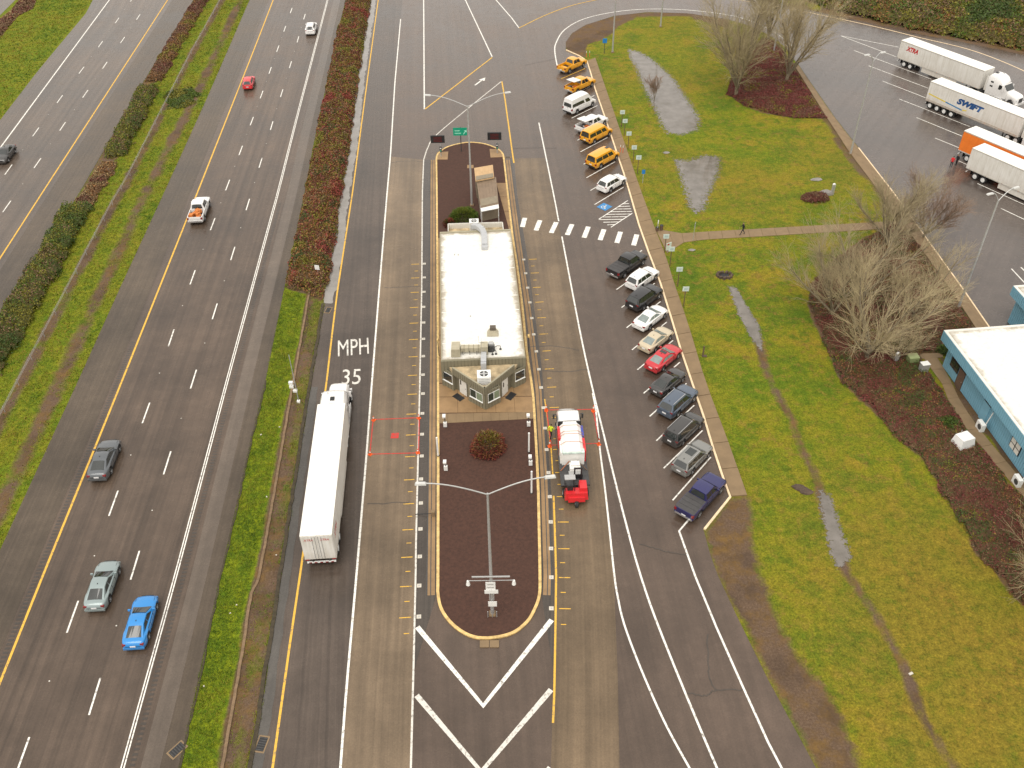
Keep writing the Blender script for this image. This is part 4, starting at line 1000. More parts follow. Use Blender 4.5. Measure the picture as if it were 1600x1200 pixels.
# fallen twigs and litter on the verges
for k, (px, lab) in enumerate([((36, 1055), ''), ]): pass
# ------------------------------------------------------------------ vehicles
def mirror_y(v): return [(x, -y, z) for x, y, z in v]
WHEELS = {}
def wheel_mesh(r, wd, rimr, rim='rim'):
    key = (r, wd, rimr, rim)
    if key in WHEELS: return WHEELS[key]
    n_ = 18; prof = [(-wd / 2, r * .62), (-wd / 2, r * .9), (-wd * .36, r), (wd * .36, r), (wd / 2, r * .9), (wd / 2, r * .62)]
    mb = MB(); k = len(prof); vs = [(q * math.cos(t), y, q * math.sin(t)) for t in [2 * math.pi * i / n_ for i in range(n_)] for y, q in prof]
    fs = [(i * k + j, i * k + j + 1, ((i + 1) % n_) * k + j + 1, ((i + 1) % n_) * k + j) for i in range(n_) for j in range(k - 1)]
    mb.add(vs, fs); ty = mb.mesh('tyre', M['rubber'], True)
    mb = MB(); yo = wd / 2 - .02
    ring = lambda q, y: [(q * math.cos(2 * math.pi * i / n_), y, q * math.sin(2 * math.pi * i / n_)) for i in range(n_)]
    for s in (1, -1):
        a = [(0, s * (yo - .01), 0)] + ring(rimr * .35, s * (yo)) + ring(rimr, s * (yo - .03)) + ring(rimr * 1.05, s * yo)
        f = [(0, 1 + i, 1 + (i + 1) % n_) for i in range(n_)]
        for b in (1, 1 + n_): f += [(b + i, b + n_ + i, b + n_ + (i + 1) % n_, b + (i + 1) % n_) for i in range(n_)]
        mb.add(a, f)
    rm = mb.mesh('rim', M[rim])
    # dark gaps between spokes
    sp = MB()
    for s in (1, -1):
        for i in range(5):
            t = 2 * math.pi * i / 5; a0, a1 = t + .22, t + 2 * math.pi / 5 - .22
            sp.quad(*[(q * math.cos(a), s * (yo + .004), q * math.sin(a)) for q, a in ((rimr * .42, a0), (rimr * .92, a0), (rimr * .92, a1), (rimr * .42, a1))])
    spm = sp.mesh('spoke_gap', M['steel_d'])
    WHEELS[key] = (ty, rm, spm); return WHEELS[key]
def put_wheel(root, x, y, r, wd=.22, rimr=None, rim='rim', spokes=True):
    ty, rm, sp = wheel_mesh(r, wd, rimr or r * .66, rim)
    o = link('wheel', ty, root, (x, y, r)); link('rim', rm, o)
    if spokes: link('spoke_gap', sp, o)
    return o
def shell(L, W, top, zb, arches, ra, zc, taper=.12, bed=None, crown=.03, nose=.82, tuck=.0):
    "lower body: cross-sections lofted along x, real wheel arches and, for a pickup, a hollow bed"
    xs = set(np.linspace(-L / 2, L / 2, 41)); xs |= {x * L for x, _ in top}
    for a in arches: xs |= {a + ra * math.cos(t) for t in np.linspace(0, math.pi, 11)} | {a - ra - .01, a + ra + .01}
    if bed: xs |= {bed[0], bed[0] - .02, bed[1], bed[1] + .02}
    xs = sorted(x for x in xs if -L / 2 - 1e-6 <= x <= L / 2 + 1e-6); xs2 = [xs[0]]
    for x in xs[1:]:
        if x - xs2[-1] > .008: xs2.append(x)
    tx, tz = [a * L for a, _ in top], [b for _, b in top]; rings = []
    for x in xs2:
        t = abs(x) / (L / 2); w_ = W / 2 * (1 - taper * max(0, (t - nose) / (1 - nose)) ** 2.2); zt = float(np.interp(x, tx, tz))
        b = zb + .10 * max(0, (t - .9) / .1)
        for a in arches:
            if abs(x - a) < ra: b = max(b, zc + math.sqrt(max(0, ra * ra - (x - a) ** 2)))
        h = max(.05, zt - b); z1, z2 = b + h * .38, b + h * .72
        pts = [(0, b), (w_ - .10, b), (w_ - .025, b + min(.08, h * .2)), (w_, z1), (w_ - .012 - tuck * .3, z2)]
        if bed and bed[0] - 1e-6 <= x <= bed[1] + 1e-6: pts += [(w_ - .03, zt - .01), (w_ - .05, zt), (w_ - .11, zt), (w_ - .12, bed[2]), (0, bed[2])]
        else: pts += [(w_ - .045 - tuck, zt - .07), (w_ - .10 - tuck, zt - .012), (w_ - .2 - tuck, zt + .006), (w_ * .45, zt + crown * .8), (0, zt + crown)]
        rings.append([(x, y, z) for y, z in pts] + [(x, -y, z) for y, z in pts[-2:0:-1]])
    k = len(rings[0]); mb = MB(); vs = [p for r in rings for p in r]
    fs = [(i * k + j, i * k + (j + 1) % k, (i + 1) * k + (j + 1) % k, (i + 1) * k + j) for i in range(len(rings) - 1) for j in range(k)]
    fs += [tuple(range(k - 1, -1, -1)), tuple(range((len(rings) - 1) * k, len(rings) * k))]
    mb.add(vs, fs); return mb
def cabin(root, c, pm_, glass, body_name='cabin'):
    "greenhouse: painted frame with roof and proud panes; c holds rb rt ft fb (x), zb0 zb1 zr (heights), wb wt (half widths)"
    rb, rt, ft, fb, z0, z1, zr, wb, wt = (c[k] for k in ('rb', 'rt', 'ft', 'fb', 'z0', 'z1', 'zr', 'wb', 'wt'))
    nx_, ny_ = 8, 6; vs, fs = [], []
    for i in range(nx_ + 1):
        u = i / nx_
        for j in range(ny_ + 1):
            v = j / ny_ * 2 - 1; x = lerp(rt, ft, u); e = 1 - .05 * (2 * u - 1) ** 4
            vs.append((x, v * wt * e, zr - c.get('cr', .05) * v * v - c.get('cx', .05) * (2 * u - 1) ** 2))
    for i in range(nx_):
        for j in range(ny_): a = i * (ny_ + 1) + j; fs.append((a, a + ny_ + 1, a + ny_ + 2, a + 1))
    B = [(rb, -wb, z0), (rb, wb, z0), (fb, wb, z1), (fb, -wb, z1)]; nb = len(vs)
    cols_ = nx_ + 1
    for i in range(cols_):      # belt line points below each roof edge point
        u = i / nx_; x = lerp(rb, fb, u); z = lerp(z0, z1, u); wv = lerp(wb * c.get('wr', .96), wb * c.get('wf', .96), u)
        vs += [(x, -wv, z), (x, wv, z)]
    for i in range(nx_):
        a, b = i * (ny_ + 1), (i + 1) * (ny_ + 1); fs.append((nb + 2 * i, nb + 2 * i + 2, b, a))
        a, b = a + ny_, b + ny_; fs.append((nb + 2 * i + 3, nb + 2 * i + 1, a, b))
    r0 = [j for j in range(ny_ + 1)]; r1 = [nx_ * (ny_ + 1) + j for j in range(ny_ + 1)]
    fs.append(tuple([nb + 1, nb] + r0)); fs.append(tuple([nb + 2 * nx_, nb + 2 * nx_ + 1] + r1[::-1]))
    cab = MB().add(vs, fs).build(body_name, pm_, root, smooth=True)
    def P(t, s, sd):
        "point on the side wall"
        i = t * nx_; i0 = min(int(i), nx_ - 1); f = i - i0
        top = Vector(vs[i0 * (ny_ + 1) + (ny_ if sd > 0 else 0)]).lerp(Vector(vs[(i0 + 1) * (ny_ + 1) + (ny_ if sd > 0 else 0)]), f)
        bot = Vector(vs[nb + 2 * i0 + (1 if sd > 0 else 0)]).lerp(Vector(vs[nb + 2 * i0 + 2 + (1 if sd > 0 else 0)]), f)
        return bot.lerp(top, s)
    for sd in (1, -1):
        for pane in c['panes']:
            t0, t1 = pane[:2]; s0, s1 = (pane[2:4] if len(pane) > 2 else (.1, .86)); mb = MB(); K = 3; n_ = Vector((0, sd * .01, .004))
            for q in range(K):
                a, b = lerp(t0, t1, q / K), lerp(t0, t1, (q + 1) / K); v = [P(a, s0, sd) + n_, P(b, s0, sd) + n_, P(b, s1, sd) + n_, P(a, s1, sd) + n_]
                mb.quad(*(v if sd < 0 else v[::-1]))
            mb.build('side_window', glass, root)
    def ends(i, nm, ins, s0, s1):
        o = i * (ny_ + 1); tl, tr = Vector(vs[o]), Vector(vs[o + ny_]); bl, br = Vector(vs[nb + 2 * i]), Vector(vs[nb + 2 * i + 1])
        sg = -1 if i == 0 else 1; nrm = Vector((sg * .03, 0, .028)); mb = MB(); K = 6
        pt = lambda u, s: bl.lerp(br, u).lerp((Vector(vs[o + int(round(u * ny_))]) if abs(u * ny_ - round(u * ny_)) < 1e-6 else tl.lerp(tr, u)), s) + nrm
        us = [lerp(ins, 1 - ins, q / K) for q in range(K + 1)]
        for a, b in zip(us[:-1], us[1:]):
            f = lambda u, s: bl.lerp(br, u).lerp(Vector((tl.x, lerp(tl.y, tr.y, u), tl.z + (c.get('cr', .05)) * (1 - (2 * u - 1) ** 2))), s) + nrm
            v = [f(a, s0), f(b, s0), f(b, s1), f(a, s1)]; mb.quad(*(v if sg > 0 else v[::-1]))
        return mb.build(nm, glass, root)
    if c.get('ws', True): ends(nx_, 'windshield', .06, .04, .93)
    if c.get('rw', True):
        if c.get('split'):
            ends(0, 'rear_window', .08, *c['split'])
        else: ends(0, 'rear_window', c.get('rwi', .1), c.get('rs0', .12), c.get('rs1', .9))
    return cab
def lamps(root, L, W, zr, zf, tall=.16, wide=.26, zr_w=None):
    for s in (1, -1):
        MB().box(-L / 2 + (.07 if tall > .2 else .13), s * (W / 2 - (.14 if tall > .2 else .25)), zr, .16, .22 if tall > .2 else .26, tall).build('taillight', M['tail'], root)
        MB().box(L / 2 - .16, s * (W / 2 - .36), zf - .1, .2, wide, .12).build('headlight', M['head'], root)
def mirrors(root, x, y, z, mat):
    for s in (1, -1): MB().box(x, s * (y + .11), z, .12, .2, .15).build('mirror', mat, root)
def finish(root, L, W, zb, plate_z, bump_col, plate=True):
    MB().box(-L / 2 + .04, 0, zb + .2, .12, W * .86, .2).build('rear_bumper', bump_col, root)
    MB().box(L / 2 - .05, 0, zb + .16, .12, W * .84, .2).build('front_bumper', bump_col, root)
    MB().box(L / 2 - .02, 0, zb + .38, .06, W * .5, .12).build('grille', M['black'], root)
    if plate: MB().box(-L / 2 - .005, 0, plate_z, .03, .42, .14).build('number_plate', M['plate'], root)
SPEC = {
 'sedan': dict(L=4.85, W=1.85, r=.34, wb=2.8, fo=.93, zb=.24, taper=.24, nose=.70, crown=.055, top=[(-.5, .52), (-.495, .70), (-.485, .84), (-.465, .95), (-.43, 1.01), (-.36, 1.03), (-.25, 1.02), (.16, .98), (.26, .95), (.36, .89), (.43, .81), (.47, .72), (.488, .64), (.497, .55), (.5, .46)],
               cab=dict(rb=-.40, rt=-.175, ft=.03, fb=.225, z0=1.0, z1=.95, zr=1.47, wb=.86, wt=.62, cr=.06, cx=.06, panes=[(.17, .50), (.53, .88, .1, .84)], wr=.86), tl=.82, hl=.66, pl=.72),
 'suv': dict(L=4.75, W=1.90, r=.38, wb=2.75, fo=.93, zb=.28, taper=.18, nose=.76, crown=.05, top=[(-.5, .5), (-.496, .9), (-.48, 1.08), (.18, 1.06), (.27, 1.04), (.43, .95), (.48, .82), (.497, .64), (.5, .5)],
             cab=dict(rb=-.488, rt=-.405, ft=.06, fb=.225, z0=1.05, z1=1.03, zr=1.72, wb=.90, wt=.66, panes=[(.06, .27), (.29, .58), (.60, .9, .08, .84)], wr=.93), tl=1.0, hl=.78, pl=.72, rails=True),
 'minivan': dict(L=5.1, W=1.98, r=.36, wb=3.05, fo=.98, zb=.24, taper=.18, nose=.76, crown=.05, top=[(-.5, .5), (-.497, .9), (-.485, 1.02), (.26, 1.0), (.34, .96), (.45, .84), (.485, .72), (.5, .5)],
                 cab=dict(rb=-.492, rt=-.43, ft=.10, fb=.29, z0=1.0, z1=.97, zr=1.76, wb=.93, wt=.70, panes=[(.03, .27), (.29, .58), (.60, .86, .06, .86)], wr=.94), tl=1.0, hl=.7, pl=.8, rails=True),
 'pickup': dict(L=5.85, W=2.0, r=.40, wb=3.65, fo=.98, zb=.38, top=[(-.5, .8), (-.497, 1.22), (-.11, 1.22), (.2, 1.20), (.27, 1.18), (.45, 1.10), (.485, .98), (.5, .7)], taper=.06,
                cab=dict(rb=-.128, rt=-.098, ft=.135, fb=.245, z0=1.19, z1=1.16, zr=1.92, wb=.95, wt=.74, panes=[(.08, .46), (.50, .88, .08, .84)], wr=.97), tl=1.02, hl=.9, pl=.72, bed=(-.485, -.135, .78)),
 'van': dict(L=5.5, W=2.02, r=.38, wb=3.5, fo=.8, zb=.34, top=[(-.5, .7), (-.497, 1.12), (.3, 1.12), (.38, 1.08), (.465, .98), (.49, .85), (.5, .6)], taper=.07,
             cab=dict(rb=-.496, rt=-.462, ft=.19, fb=.335, z0=1.1, z1=1.07, zr=2.08, wb=.98, wt=.78, panes=[(.03, .34, .12, .72), (.37, .64, .12, .72), (.68, .90, .1, .72)], wr=.97, cr=.08), tl=.95, hl=.8, pl=.8),
 'highvan': dict(L=6.0, W=2.06, r=.37, wb=3.75, fo=1.0, zb=.3, top=[(-.5, .6), (-.497, 1.2), (.32, 1.2), (.42, 1.05), (.47, .92), (.495, .7), (.5, .5)], taper=.08,
                 cab=dict(rb=-.497, rt=-.475, ft=.17, fb=.36, z0=1.18, z1=1.12, zr=2.62, wb=1.0, wt=.82, panes=[(.03, .60, .12, .5), (.68, .88, .06, .5)], wr=.98, cr=.10, cx=.07, rs0=.1, rs1=.52), tl=1.0, hl=.85, pl=.75)}
PAINTS = {}
def pcol(name, c, metal=0.0):
    if name not in PAINTS: PAINTS[name] = paint('car_paint_' + name, c, metal)
    return PAINTS[name]
def vehicle(kind, px, heading, colour, label, cat, group=None, zc=None, scale=1.0, open_bed=False, cover=None, glass=None, sunroof=False, name=None, rails=None, trim=None, antenna=True):
    "px: pixel of the middle of the vehicle as seen; heading in degrees from +X"
    S = SPEC[kind]; L, W, r = S['L'], S['W'], S['r']; zr = S['cab']['zr']
    p = G(px[0], px[1], zr * .46 if zc is None else zc)
    root = empty(name or {'sedan': 'sedan_car', 'suv': 'suv', 'minivan': 'minivan', 'pickup': 'pickup_truck', 'van': 'passenger_van', 'highvan': 'high_roof_van'}[kind], (p.x, p.y, .02 if px[0] > 600 or px[0] < 420 else .02), math.radians(heading), label, cat, group)
    root.location.z = .032; root.scale = (scale,) * 3
    glass = glass or M['glass']
    xf = L / 2 - S['fo']; xr = xf - S['wb']; bed = None
    if kind == 'pickup': bed = (S['bed'][0] * L, S['bed'][1] * L, S['bed'][2])
    sh = shell(L, W, S['top'], S['zb'], (xf, xr), r * 1.2, r, S.get('taper', .12), bed, S.get('crown', .03), S.get('nose', .82))
    sh.build('body', colour, root, smooth=True)
    c = dict(S['cab'])
    for k in ('rb', 'rt', 'ft', 'fb'): c[k] = c[k] * L
    cb = cabin(root, c, colour, glass)
    for x in (xf, xr):
        for s in (1, -1): put_wheel(root, x, s * (W / 2 - .13), r)
    MB().box(0, 0, r + .02, S['wb'] + .6, W * .55, .16).build('underbody', M['black'], root)
    lamps(root, L, W, S['tl'], S['hl'], .3 if kind in ('pickup', 'van', 'highvan') else .17)
    mirrors(root, c['fb'] - .32, c['wb'] - .02, c['z1'] + .1, trim or colour)
    finish(root, L, W, S['zb'], S['pl'], {'pickup': M['chrome'], 'van': M['black'], 'highvan': M['black']}.get(kind, colour if not trim else trim))
    cutx = {'sedan': (.30, .52, .80), 'suv': (.30, .575, .82), 'minivan': (.30, .585, .80), 'pickup': (.05, .48, .92), 'van': (.34, .66, .92), 'highvan': (.30, .64, .90)}[kind]
    for s in (1, -1):      # door shut lines
        for q in cutx: MB().box(lerp(c['rb'], c['fb'], q), s * (W / 2 - .012), (S['zb'] + c['z1']) / 2 + .02, .022, .03, (c['z1'] - S['zb']) * .72).build('door_gap', M['black'], root)
        MB().box(lerp(c['rb'], c['fb'], .5), s * (W / 2 - .035), c['z1'] - .055, (c['fb'] - c['rb']) * .72, .03, .022).build('belt_trim', M['black'], root)
    MB().box(-L / 2 + .012, 0, S['tl'] - .14, .03, W * .62, .018).build('hatch_gap', M['black'], root)
    if kind in ('van', 'highvan'): MB().box(-L / 2 + .004, 0, .95, .03, .025, .7).build('rear_door_gap', M['black'], root)
    for s in (1, -1): MB().box(lerp(c['fb'], L / 2, .5), s * (W / 2 - .2), np.interp(lerp(c['fb'], L / 2, .5), [a * L for a, _ in S['top']], [b_ for _, b_ in S['top']]) + .012, (L / 2 - c['fb']) * .7, .018, .014).build('hood_gap', M['black'], root)
    for s in (1, -1):
        for q in ((.42, .66) if kind != 'pickup' else (.4, .7)): MB().box(lerp(c['rb'], c['fb'], q), s * (W / 2 - .03), c['z1'] - .1, .2, .03, .03).build('door_handle', trim or colour, root)
        MB().box((xf + xr) / 2, s * (W / 2 - .02), S['zb'] + .06, S['wb'] - r * 2.6, .05, .07).build('sill_trim', M['black'], root)
    if rails if rails is not None else S.get('rails'):
        for s in (1, -1): MB().box((c['rt'] + c['ft']) / 2 - .05, s * (c['wt'] - .07), zr + .015, (c['ft'] - c['rt']) * .9, .04, .04).build('roof_rail', M['chrome'] if colour not in (PAINTS.get('black'),) else M['black'], root)
    if kind in ('sedan', 'suv', 'minivan') and antenna: MB().box(c['rt'] + .3, 0, zr - .0, .16, .05, .07, tx=.4).build('antenna_fin', M['black'], root)
    if sunroof: MB().box(lerp(c['rt'], c['ft'], .66), 0, zr + .004, (c['ft'] - c['rt']) * .42, c['wt'] * 1.15, .02).build('sunroof', M['glass'], root)
    if bed:
        mid, ln = (bed[0] + bed[1]) / 2, bed[1] - bed[0]
        if cover == 'tonneau':
            MB().box(mid, 0, 1.235, ln + .02, W - .14, .03).build('tonneau_cover', M['tonneau'], root)
            for k in range(1, 4): MB().box(bed[0] + ln * k / 4, 0, 1.254, .02, W - .2, .012).build('cover_seam', M['black'], root)
        else: MB().box(mid, 0, .79, ln - .04, W - .3, .03).build('bed_liner', M['black'] if not open_bed else M['rust'], root)
        if cover == 'lid':
            mb = MB(); x0, x1 = bed[1] - .02, bed[1] - 1.75
            mb.slab((x0, -.86, 1.98), (x0, .86, 1.98), (x1, .84, 2.16), (x1, -.84, 2.16), .07); mb.build('raised_lid', M['white_p'], root)
            for s in (1, -1): MB().tube((bed[1] - .5, s * .8, 1.2), (bed[1] - 1.0, s * .8, 2.04), .025, n=6).build('lid_strut', M['black'], root)
            for k, (bx, by, bz, s3) in enumerate(((mid - .5, .3, .95, (.7, .5, .35)), (mid + .2, -.4, .92, (.5, .6, .3)), (mid - .7, -.45, .9, (.4, .4, .3)))):
                MB().box(bx, by, bz, *s3).build('tool_box', (M['steel_d'], M['orange'], M['black'])[k], root)
        MB().box(-L / 2 + .02, 0, 1.02, .03, W * .66, .36).build('tailgate', colour, root)
    return root
M['tonneau'] = pm('vinyl_bed_cover', (.055, .052, .052), .6, .15, 3)
M['rust'] = pm('worn_bed_floor', (.42, .20, .03), .6, .4, 5)
yel = pcol('yellow', (.78, .36, .012)); wht = pcol('white', (.80, .79, .77)); blk = pcol('black', (.012, .012, .014)); dgy = pcol('dark_grey', (.038, .036, .035)); red = pcol('red', (.50, .018, .028)); bei = pcol('beige', (.52, .44, .31))
bgy = pcol('blue_grey', (.085, .11, .15), .2); sil = pcol('silver', (.24, .24, .225), .4); blu = pcol('blue', (.020, .020, .105), .2); sky_b = pcol('bright_blue', (.012, .22, .58)); gsl = pcol('green_silver', (.26, .32, .32), .2); mgy = pcol('mid_grey', (.10, .11, .12), .2); rdb = pcol('bright_red', (.62, .012, .02))
pk = 'vehicles parked along the sidewalk'
vehicle('pickup', (894, 100), 46, yel, 'yellow pickup at the far end of the parking row with a dark bed', 'pickup', pk)
vehicle('pickup', (906.5, 131), 46, yel, 'yellow pickup with a raised white lid over its cluttered bed', 'pickup', pk, open_bed=True, cover='lid')
v = vehicle('highvan', (906, 159), 46, wht, 'white high roof van with a long black side window', 'van', pk)
MB().dome(-.4, 0, 2.58, .3, .3, .12, 14, 3).build('roof_vent', M['white_p'], v); MB().box(-3.0, 0, .85, .05, 1.5, .35).build('warning_chevron_panel', M['orange_w'] if 'orange_w' in M else M['plate'], v)
vehicle('pickup', (924.5, 192), 46, wht, 'white pickup with a raised white bed lid beside the yellow vans', 'pickup', pk, cover='lid')
vehicle('van', (932, 207.5), 46, yel, 'yellow passenger van beside the white pickup', 'van', pk)
v = vehicle('van', (942, 245), 46, yel, 'yellow passenger van with a dark roof hatch beside the white SUV', 'van', pk)
MB().box(.75, 0, 2.07, .5, .4, .06).build('roof_hatch', M['steel_d'], v)
vehicle('suv', (956, 284.5), 46.5, wht, 'white SUV parked next to the blue accessible bay', 'car', pk, rails=False)
vehicle('pickup', (980, 411), 47, blk, 'black pickup with a dark bed cover beside the crosswalk', 'pickup', pk, cover='tonneau')
vehicle('suv', (1004, 433), 47.5, wht, 'white SUV between the black pickup and the black SUV', 'car', pk, rails=False)
vehicle('suv', (1007, 463), 47.5, blk, 'black long SUV between the white SUV and the white sedan', 'car', pk, scale=1.07, rails=False)
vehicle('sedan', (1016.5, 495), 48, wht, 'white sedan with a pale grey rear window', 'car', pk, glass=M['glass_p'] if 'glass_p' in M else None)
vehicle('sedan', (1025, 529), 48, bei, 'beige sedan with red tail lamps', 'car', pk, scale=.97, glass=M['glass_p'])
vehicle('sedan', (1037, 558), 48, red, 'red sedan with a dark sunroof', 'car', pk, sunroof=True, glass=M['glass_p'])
vehicle('sedan', (1044, 595), 48, dgy, 'dark grey hatchback beside the blue grey SUV', 'car', pk, scale=.97)
vehicle('suv', (1059.5, 625), 48.5, bgy, 'blue grey SUV with black roof rails', 'car', pk, scale=1.05)
vehicle('minivan', (1068.5, 667.5), 48.5, dgy, 'dark charcoal minivan with bright roof rails and bumper trim', 'minivan', pk, scale=.98)
vehicle('suv', (1082, 713), 49, sil, 'silver SUV with a large glass sunroof', 'car', pk, sunroof=True)
vehicle('pickup', (1095.5, 773), 49.5, blu, 'dark blue crew cab pickup with a grey bed cover at the end of the row', 'pickup', pk, cover='tonneau')
def hd(a, b): d = G(*b) - G(*a); return math.degrees(math.atan2(d.y, d.x))
hn = hd((234, 629.5), (305, 422.5)); hw_ = 'cars driving on the highway'
vehicle('suv', (486, 43), hd((442, 140), (477, 22)), wht, 'white SUV far up the highway beside the bramble hedge', 'car', hw_)
vehicle('suv', (388.5, 127), hd((330, 300), (400, 70)), rdb, 'small red car on the highway beside the yellow edge line', 'car', hw_, scale=.9, rails=False)
pkp = vehicle('pickup', (311, 326), hd((254, 440), (346, 200)), wht, 'white pickup with an orange load on the highway', 'pickup', hw_)
mb = MB()
for k in range(9): mb.box(-1.75 + random.uniform(-.75, .75), random.uniform(-.5, .5), 1.1 + random.uniform(-.15, .3), random.uniform(.4, .8), random.uniform(.3, .6), random.uniform(.3, .5), rz=random.uniform(0, 3))
lo = mb.build('bed_load', pm('orange_tarp', (.55, .18, .04), .7, .3, 4), pkp); lo['label'] = 'orange tarp covered load'
vehicle('sedan', (163, 717), hd((121, 767), (189, 600)), mgy, 'dark grey sedan on the highway beside the yellow line', 'car', hw_, scale=1.05)
vehicle('sedan', (160, 913), hd((122.5, 939), (184.5, 767)), gsl, 'pale silver green sedan on the highway ahead of the blue one', 'car', hw_, scale=1.0)
vehicle('sedan', (219.5, 970), hd((192, 1040), (258, 810)), sky_b, 'bright blue sedan on the highway', 'car', hw_, scale=1.0)
vehicle('sedan', (8, 240), hd((102.5, 191), (17, 314)), dgy, 'dark car driving towards the camera on the far carriageway', 'car', 'cars driving on the far carriageway')

# ------------------------------------------------------------------ articulated trucks
def trailer(name, fr, back, label, group, side, L=16.1, W=2.59, axles=((1.6, 2.85)), skirt=True, text=None, roofm=None, rearm=None, dirt=False, H=4.1):
    "box trailer: origin on the ground below the rear doors, +x forward"
    d = (fr - back); rz = math.atan2(d.y, d.x); root = empty(name, (back.x, back.y, .03), rz, label, 'trailer', group)
    z0 = 1.12; roofm = roofm or M['trailer_roof']; rearm = rearm or side
    MB().box(L / 2, 0, (z0 + H - .06) / 2, L - .02, W - .02, H - .06 - z0).build('box_body', side, root)
    rp = MB().box(L / 2, 0, H - .03, L, W, .06).build('roof', roofm, root)
    for k in range(1, 13): MB().box(L * k / 13, 0, H + .003, .05, W - .1, .006).build('roof_bow', roofm, rp)
    pn = MB().box(0, 0, 0, L / 13 - .03, .02, H - .28 - z0).mesh('side_panel', side)
    for s in (1, -1):
        for k in range(13): link('side_panel', pn, root, (L * (k + .5) / 13, s * (W / 2 - .002), (z0 + H) / 2 - .02))
        MB().box(L / 2, s * (W / 2 + .004), z0 + .05, L, .05, .14).build('bottom_rail', M['rail_a'], root)
        MB().box(L / 2, s * (W / 2 + .002), H - .1, L, .04, .12).build('top_rail', M['rail_a'], root)
        if skirt:
            MB().box(L * .53, s * (W / 2 - .06), .72, L * .42, .04, .74).build('side_skirt', side, root)
        MB().box(3.8 if 0 else L - 2.6, s * .75, .6, .14, .14, 1.1).build('landing_leg', M['steel_d'], root)
        MB().box(L - 2.6, s * .75, .06, .3, .3, .06).build('landing_foot', M['steel_d'], root)
        dr = MB().box(-.012, s * W / 4, (z0 + H) / 2, .03, W / 2 - .08, H - z0 - .2).build('rear_door', rearm, root)
        for q in (.13, .38): MB().tube((-.05, s * q, z0 + .1), (-.05, s * q, H - .12), .022, n=6).build('lock_bar', M['steel'], dr)
        MB().box(.02, s * (W / 2 - .2), z0 - .06, .1, .3, .1).build('taillight', M['tail'], root)
        MB().box(.12, s * .7, .88, .08, .08, .5).build('bumper_bracket', M['steel_d'], root)
        for x in axles:
            put_wheel(root, x, s * (W / 2 - .17), .5, .3, .3, 'hub', False); put_wheel(root, x, s * (W / 2 - .52), .5, .3, .3, 'hub', False)
        MB().box(min(axles) - .75, s * .95, .75, .03, .6, .7).build('mud_flap', M['black'], root)
    for k in range(7):
        for s in (1, -1): MB().box(.6 + k * (L - 1.2) / 6, s * (W / 2 + .02), z0 + .06, .1, .02, .06).build('marker_light', M['tail'] if k < 3 else M['orange'], root)
    bp_ = MB().box(.12, 0, .62, .12, W - .2, .13).build('rear_bumper', M['white_p'], root)
    for k in range(5): MB().box(.055, -W / 2 + .38 + k * .46, .62, .02, .23, .11).build('red_stripe', M['tail'], bp_)
    MB().box(L / 2, 0, z0 - .06, L - .3, .9, .12).build('chassis', M['steel_d'], root)
    for x in axles: MB().tube((x, -W / 2 + .2, .5), (x, W / 2 - .2, .5), .09, n=8).build('axle', M['steel_d'], root)
    return root
M['rail_a'] = pm('aluminium_rail', (.55, .53, .48), .45, .15, .8, metal=.3)
